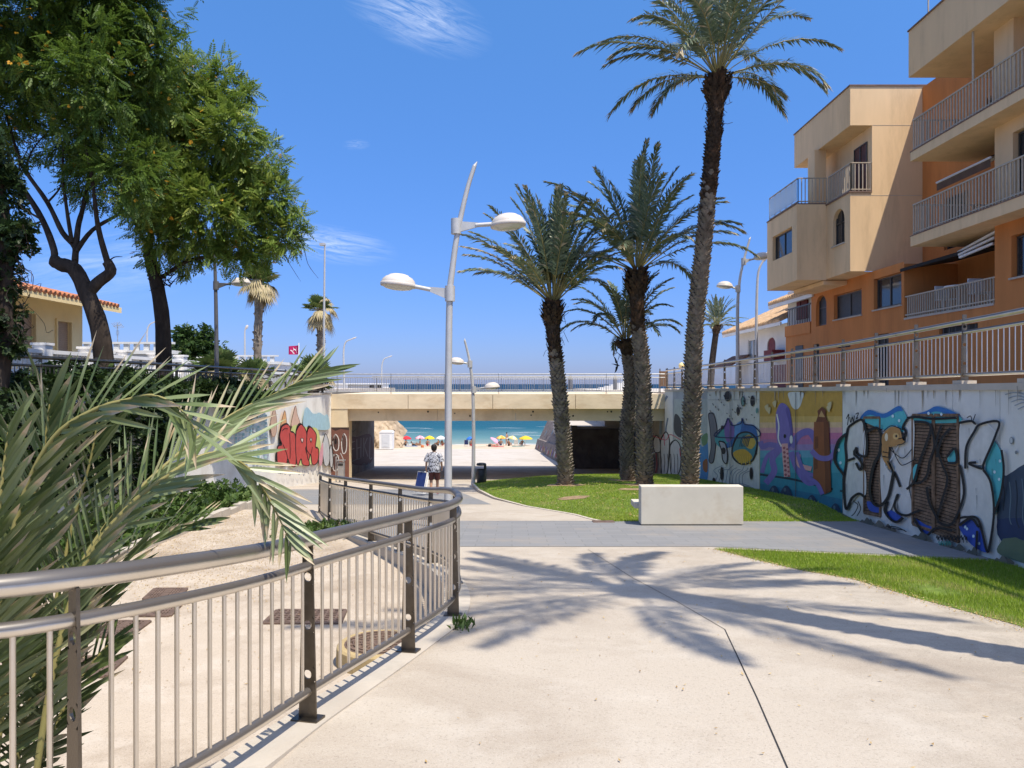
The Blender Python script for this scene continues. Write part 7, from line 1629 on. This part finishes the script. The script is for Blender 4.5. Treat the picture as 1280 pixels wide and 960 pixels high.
def bather(label, px, d, pose, sk, suit, face=0.):
    p = P(px, 0, d); z = zpath(d) + .02; T = thing('person', label, 'person', (p.x, d, z), GB); T.rotation_euler = (0, 0, face); J = base_joints()
    if pose == 'sit':
        for k, v in dict(pelvis=(0, 0, .12), waist=(0, -.06, .28), chest=(0, -.08, .50), neck=(0, -.07, .67), head=(0, -.04, .77), crown=(0, -.04, .86), shL=(-.175, -.08, .59), elL=(-.24, .0, .36), wrL=(-.2, .16, .28), haL=(-.18, .22, .30), shR=(.175, -.08, .59), elR=(.26, -.16, .34), wrR=(.27, -.24, .12), haR=(.27, -.27, .04), hiL=(-.09, .06, .12), knL=(-.13, .42, .36), anL=(-.12, .68, .07), toL=(-.12, .82, .05), hiR=(.09, .06, .12), knR=(.13, .40, .40), anR=(.12, .62, .07), toR=(.12, .76, .05)).items(): J[k] = (*v, *J[k][3:])
    elif pose == 'lie':
        for k, v in dict(pelvis=(0, 0, .12), waist=(-.16, 0, .14), chest=(-.36, 0, .22), neck=(-.50, 0, .34), head=(-.57, .0, .42), crown=(-.62, 0, .50), shL=(-.42, -.17, .26), elL=(-.56, -.22, .10), wrL=(-.36, -.25, .05), haL=(-.28, -.25, .04), shR=(-.42, .17, .26), elR=(-.56, .22, .10), wrR=(-.36, .25, .05), haR=(-.28, .25, .04), hiL=(.08, -.09, .12), knL=(.45, -.10, .32), anL=(.78, -.1, .06), toL=(.92, -.1, .08), hiR=(.08, .09, .12), knR=(.48, .10, .12), anR=(.88, .1, .06), toR=(1.0, .1, .1)).items(): J[k] = (*v, *J[k][3:])
    b = skin_body('body', J, list(BASE_E), sk, T, 1); c = J['crown']; hair_cap_local(b, c); 
    mb = MB(); a, w_ = Vector(J['pelvis'][:3]), Vector(J['waist'][:3]); mb.tube([a - (w_ - a) * .5, a, a.lerp(w_, .6)], [.12, .15, .13], 10); me_local(mb, 'swimsuit', suit, b)
def me_local(mb, nm, m, parent):
    me = bpy.data.meshes.new(nm); me.from_pydata(mb.v, [], mb.f); return link(nm, me, m, parent)
def hair_cap_local(b, c): mb = MB(); mb.lathe([(.07, -.09), (.095, -.02), (.085, .05), (.02, .09)], 10, Matrix.Translation(c[:3])); me_local(mb, 'hair', M_hair, b)
S1, S2, S3, S4 = paint((190, 40, 60)), paint((40, 60, 110)), paint((30, 30, 34)), paint((220, 220, 214))
for a in (('bather seated in dark swimwear beneath the red parasol', 507, 98.5, 'sit', M_skin2, S3, .4), ('bather lying flat on the sand right of the red parasol', 520, 99, 'lie', M_skin2, S3, 0), ('bather seated upright beside the one lying down', 524.5, 100, 'sit', M_skin2, S3, 2.), ('bather in a dark red wrap seated under the yellow parasol', 534.5, 99, 'sit', M_skin2, S1, .2), ('bather seated under the white parasol left of the lamp pole', 547.5, 99, 'sit', M_skin2, S3, 1.), ('second bather seated under the white parasol', 553, 99.4, 'sit', M_skin2, S1, -.6),
          ('bather seated under the small blue parasol', 589, 98.6, 'sit', M_skin2, S1, .2), ('bather reclining beside the tilted pink parasol', 617.5, 97, 'lie', M_skin, S1, 3.2), ('bather seated below the orange parasol', 626, 100, 'sit', M_skin2, S2, .3), ('standing bather in white between the orange and cream parasols', 633.5, 100, 'stand', M_skin, S4, 1.), ('bather seated in front of the cream parasol', 636, 98, 'sit', M_skin2, S3, -.5), ('bather seated beneath the rightmost yellow parasol', 652.5, 99.5, 'sit', M_skin2, S4, .4)):
    bather(*a)
def deckchair(label, px, d, m):
    p = P(px, 0, d); z = zpath(d); T = thing('beach_chair', label, 'beach chair', (p.x, d, z)); x = p.x; mb = MB()
    for s in (-.25, .25): mb.tube([(x + s, d + .25, z), (x + s, d - .2, z + .28), (x + s, d - .45, z + .85)], .018, 6); mb.tube([(x + s, d - .25, z), (x + s, d + .22, z + .3)], .018, 6)
    mb.build('frame', M_white, T); mb = MB(); mb.beam((x, d + .22, z + .30), (x, d - .18, z + .25), .48, .02); mb.build('seat', m, T); mb = MB(); mb.beam((x, d - .2, z + .27), (x, d - .45, z + .84), .48, .02); mb.build('backrest', m, T)
deckchair('dark blue beach chair left of the second lamp pole', 583, 97, S2); deckchair('pale beach chair right of the cream parasol', 645, 98, S4)
for k, (px, d, c_, lab) in enumerate(((517, 97.5, S3, 'dark beach bag by the lying bather'), (612, 96, S3, 'dark beach bag near the tilted pink parasol'), (528, 92, paint((190, 110, 60)), 'lone orange beach bag on the open sand'))):
    p = P(px, 0, d); mb = MB(); mb.lathe([(.16, 0), (.2, .1), (.17, .26), (.1, .3)], 10, Matrix.Translation((p.x, d, zpath(d)))); T = thing('beach_bag', lab, 'bag', (p.x, d, zpath(d))); mb.build('bag_body', c_, T); mb = MB(); mb.tube([(p.x + .12 * math.cos(t), d, zpath(d) + .28 + .14 * math.sin(t)) for t in [i * math.pi / 8 for i in range(9)]], .012, 5); mb.build('strap', c_, T)
for px, d, c_, lab in ((514, 96.5, (90, 130, 170), 'blue towel spread on the sand near the lying bather'), (600, 96.5, (206, 196, 170), 'pale towel spread on the sand between the lamp pole and tilted parasol'), (622, 95.5, (190, 90, 80), 'red towel spread in front of the reclining bather'), (648, 96, (70, 120, 110), 'green towel spread right of the pale beach chair')):
    p = P(px, 0, d); z = zpath(d) + .03; mb = MB(); n = 6
    for i in range(n): mb.prism([(p.x - .8 + 1.6 * i / n, d - .4, z + .02 * math.sin(i * 2)), (p.x - .8 + 1.6 * (i + 1) / n, d - .4, z + .02 * math.sin(i * 2 + 2)), (p.x - .8 + 1.6 * (i + 1) / n, d + .4, z + .02 * math.sin(i * 2 + 2)), (p.x - .8 + 1.6 * i / n, d + .4, z + .02 * math.sin(i * 2))], (0, 0, .02))
    tag(mb.build('beach_towel', paint(c_)), lab, 'towel')
# a swift in flight
T = P(770, 456, 31); M_bird = mat('bird_feathers', (.035, .03, .028), .8, 0, .2, 20, 0)
J = dict(pelvis=(0, 0, 0, .03), chest=(.06, 0, -.02, .035), neck=(.10, 0, -.03, .024), head=(.13, 0, -.035, .022), beak=(.155, 0, -.04, .006), tail=(-.10, .02, .03, .014), tail2=(-.18, .05, .04, .004), wl=(.05, .10, .13, .02, .012), wl2=(.0, .16, .27, .014, .006), wl3=(-.07, .17, .36, .004), wr=(.05, -.06, -.13, .02, .012), wr2=(.0, -.08, -.26, .014, .006), wr3=(-.06, -.06, -.33, .004))
bo = thing('bird', 'dark swift banking in flight left of the small palm trunk', 'bird', T); skin_body('body', J, [('pelvis', 'chest'), ('chest', 'neck'), ('neck', 'head'), ('head', 'beak'), ('pelvis', 'tail'), ('tail', 'tail2'), ('chest', 'wl'), ('wl', 'wl2'), ('wl2', 'wl3'), ('chest', 'wr'), ('wr', 'wr2'), ('wr2', 'wr3')], M_bird, bo)
mb = MB(); mb.add([(.07, .02, .03), (.06, .11, .14), (.0, .17, .28), (-.08, .17, .38), (-.03, .12, .2), (-.02, .05, .08)], [(0, 1, 2, 3, 4, 5)]); mb.add([(.07, -.01, -.05), (.06, -.06, -.14), (.0, -.08, -.27), (-.07, -.06, -.35), (-.03, -.05, -.18), (-.02, -.02, -.08)], [(0, 1, 2, 3, 4, 5)]); me_local(mb, 'wing', M_bird, bo)
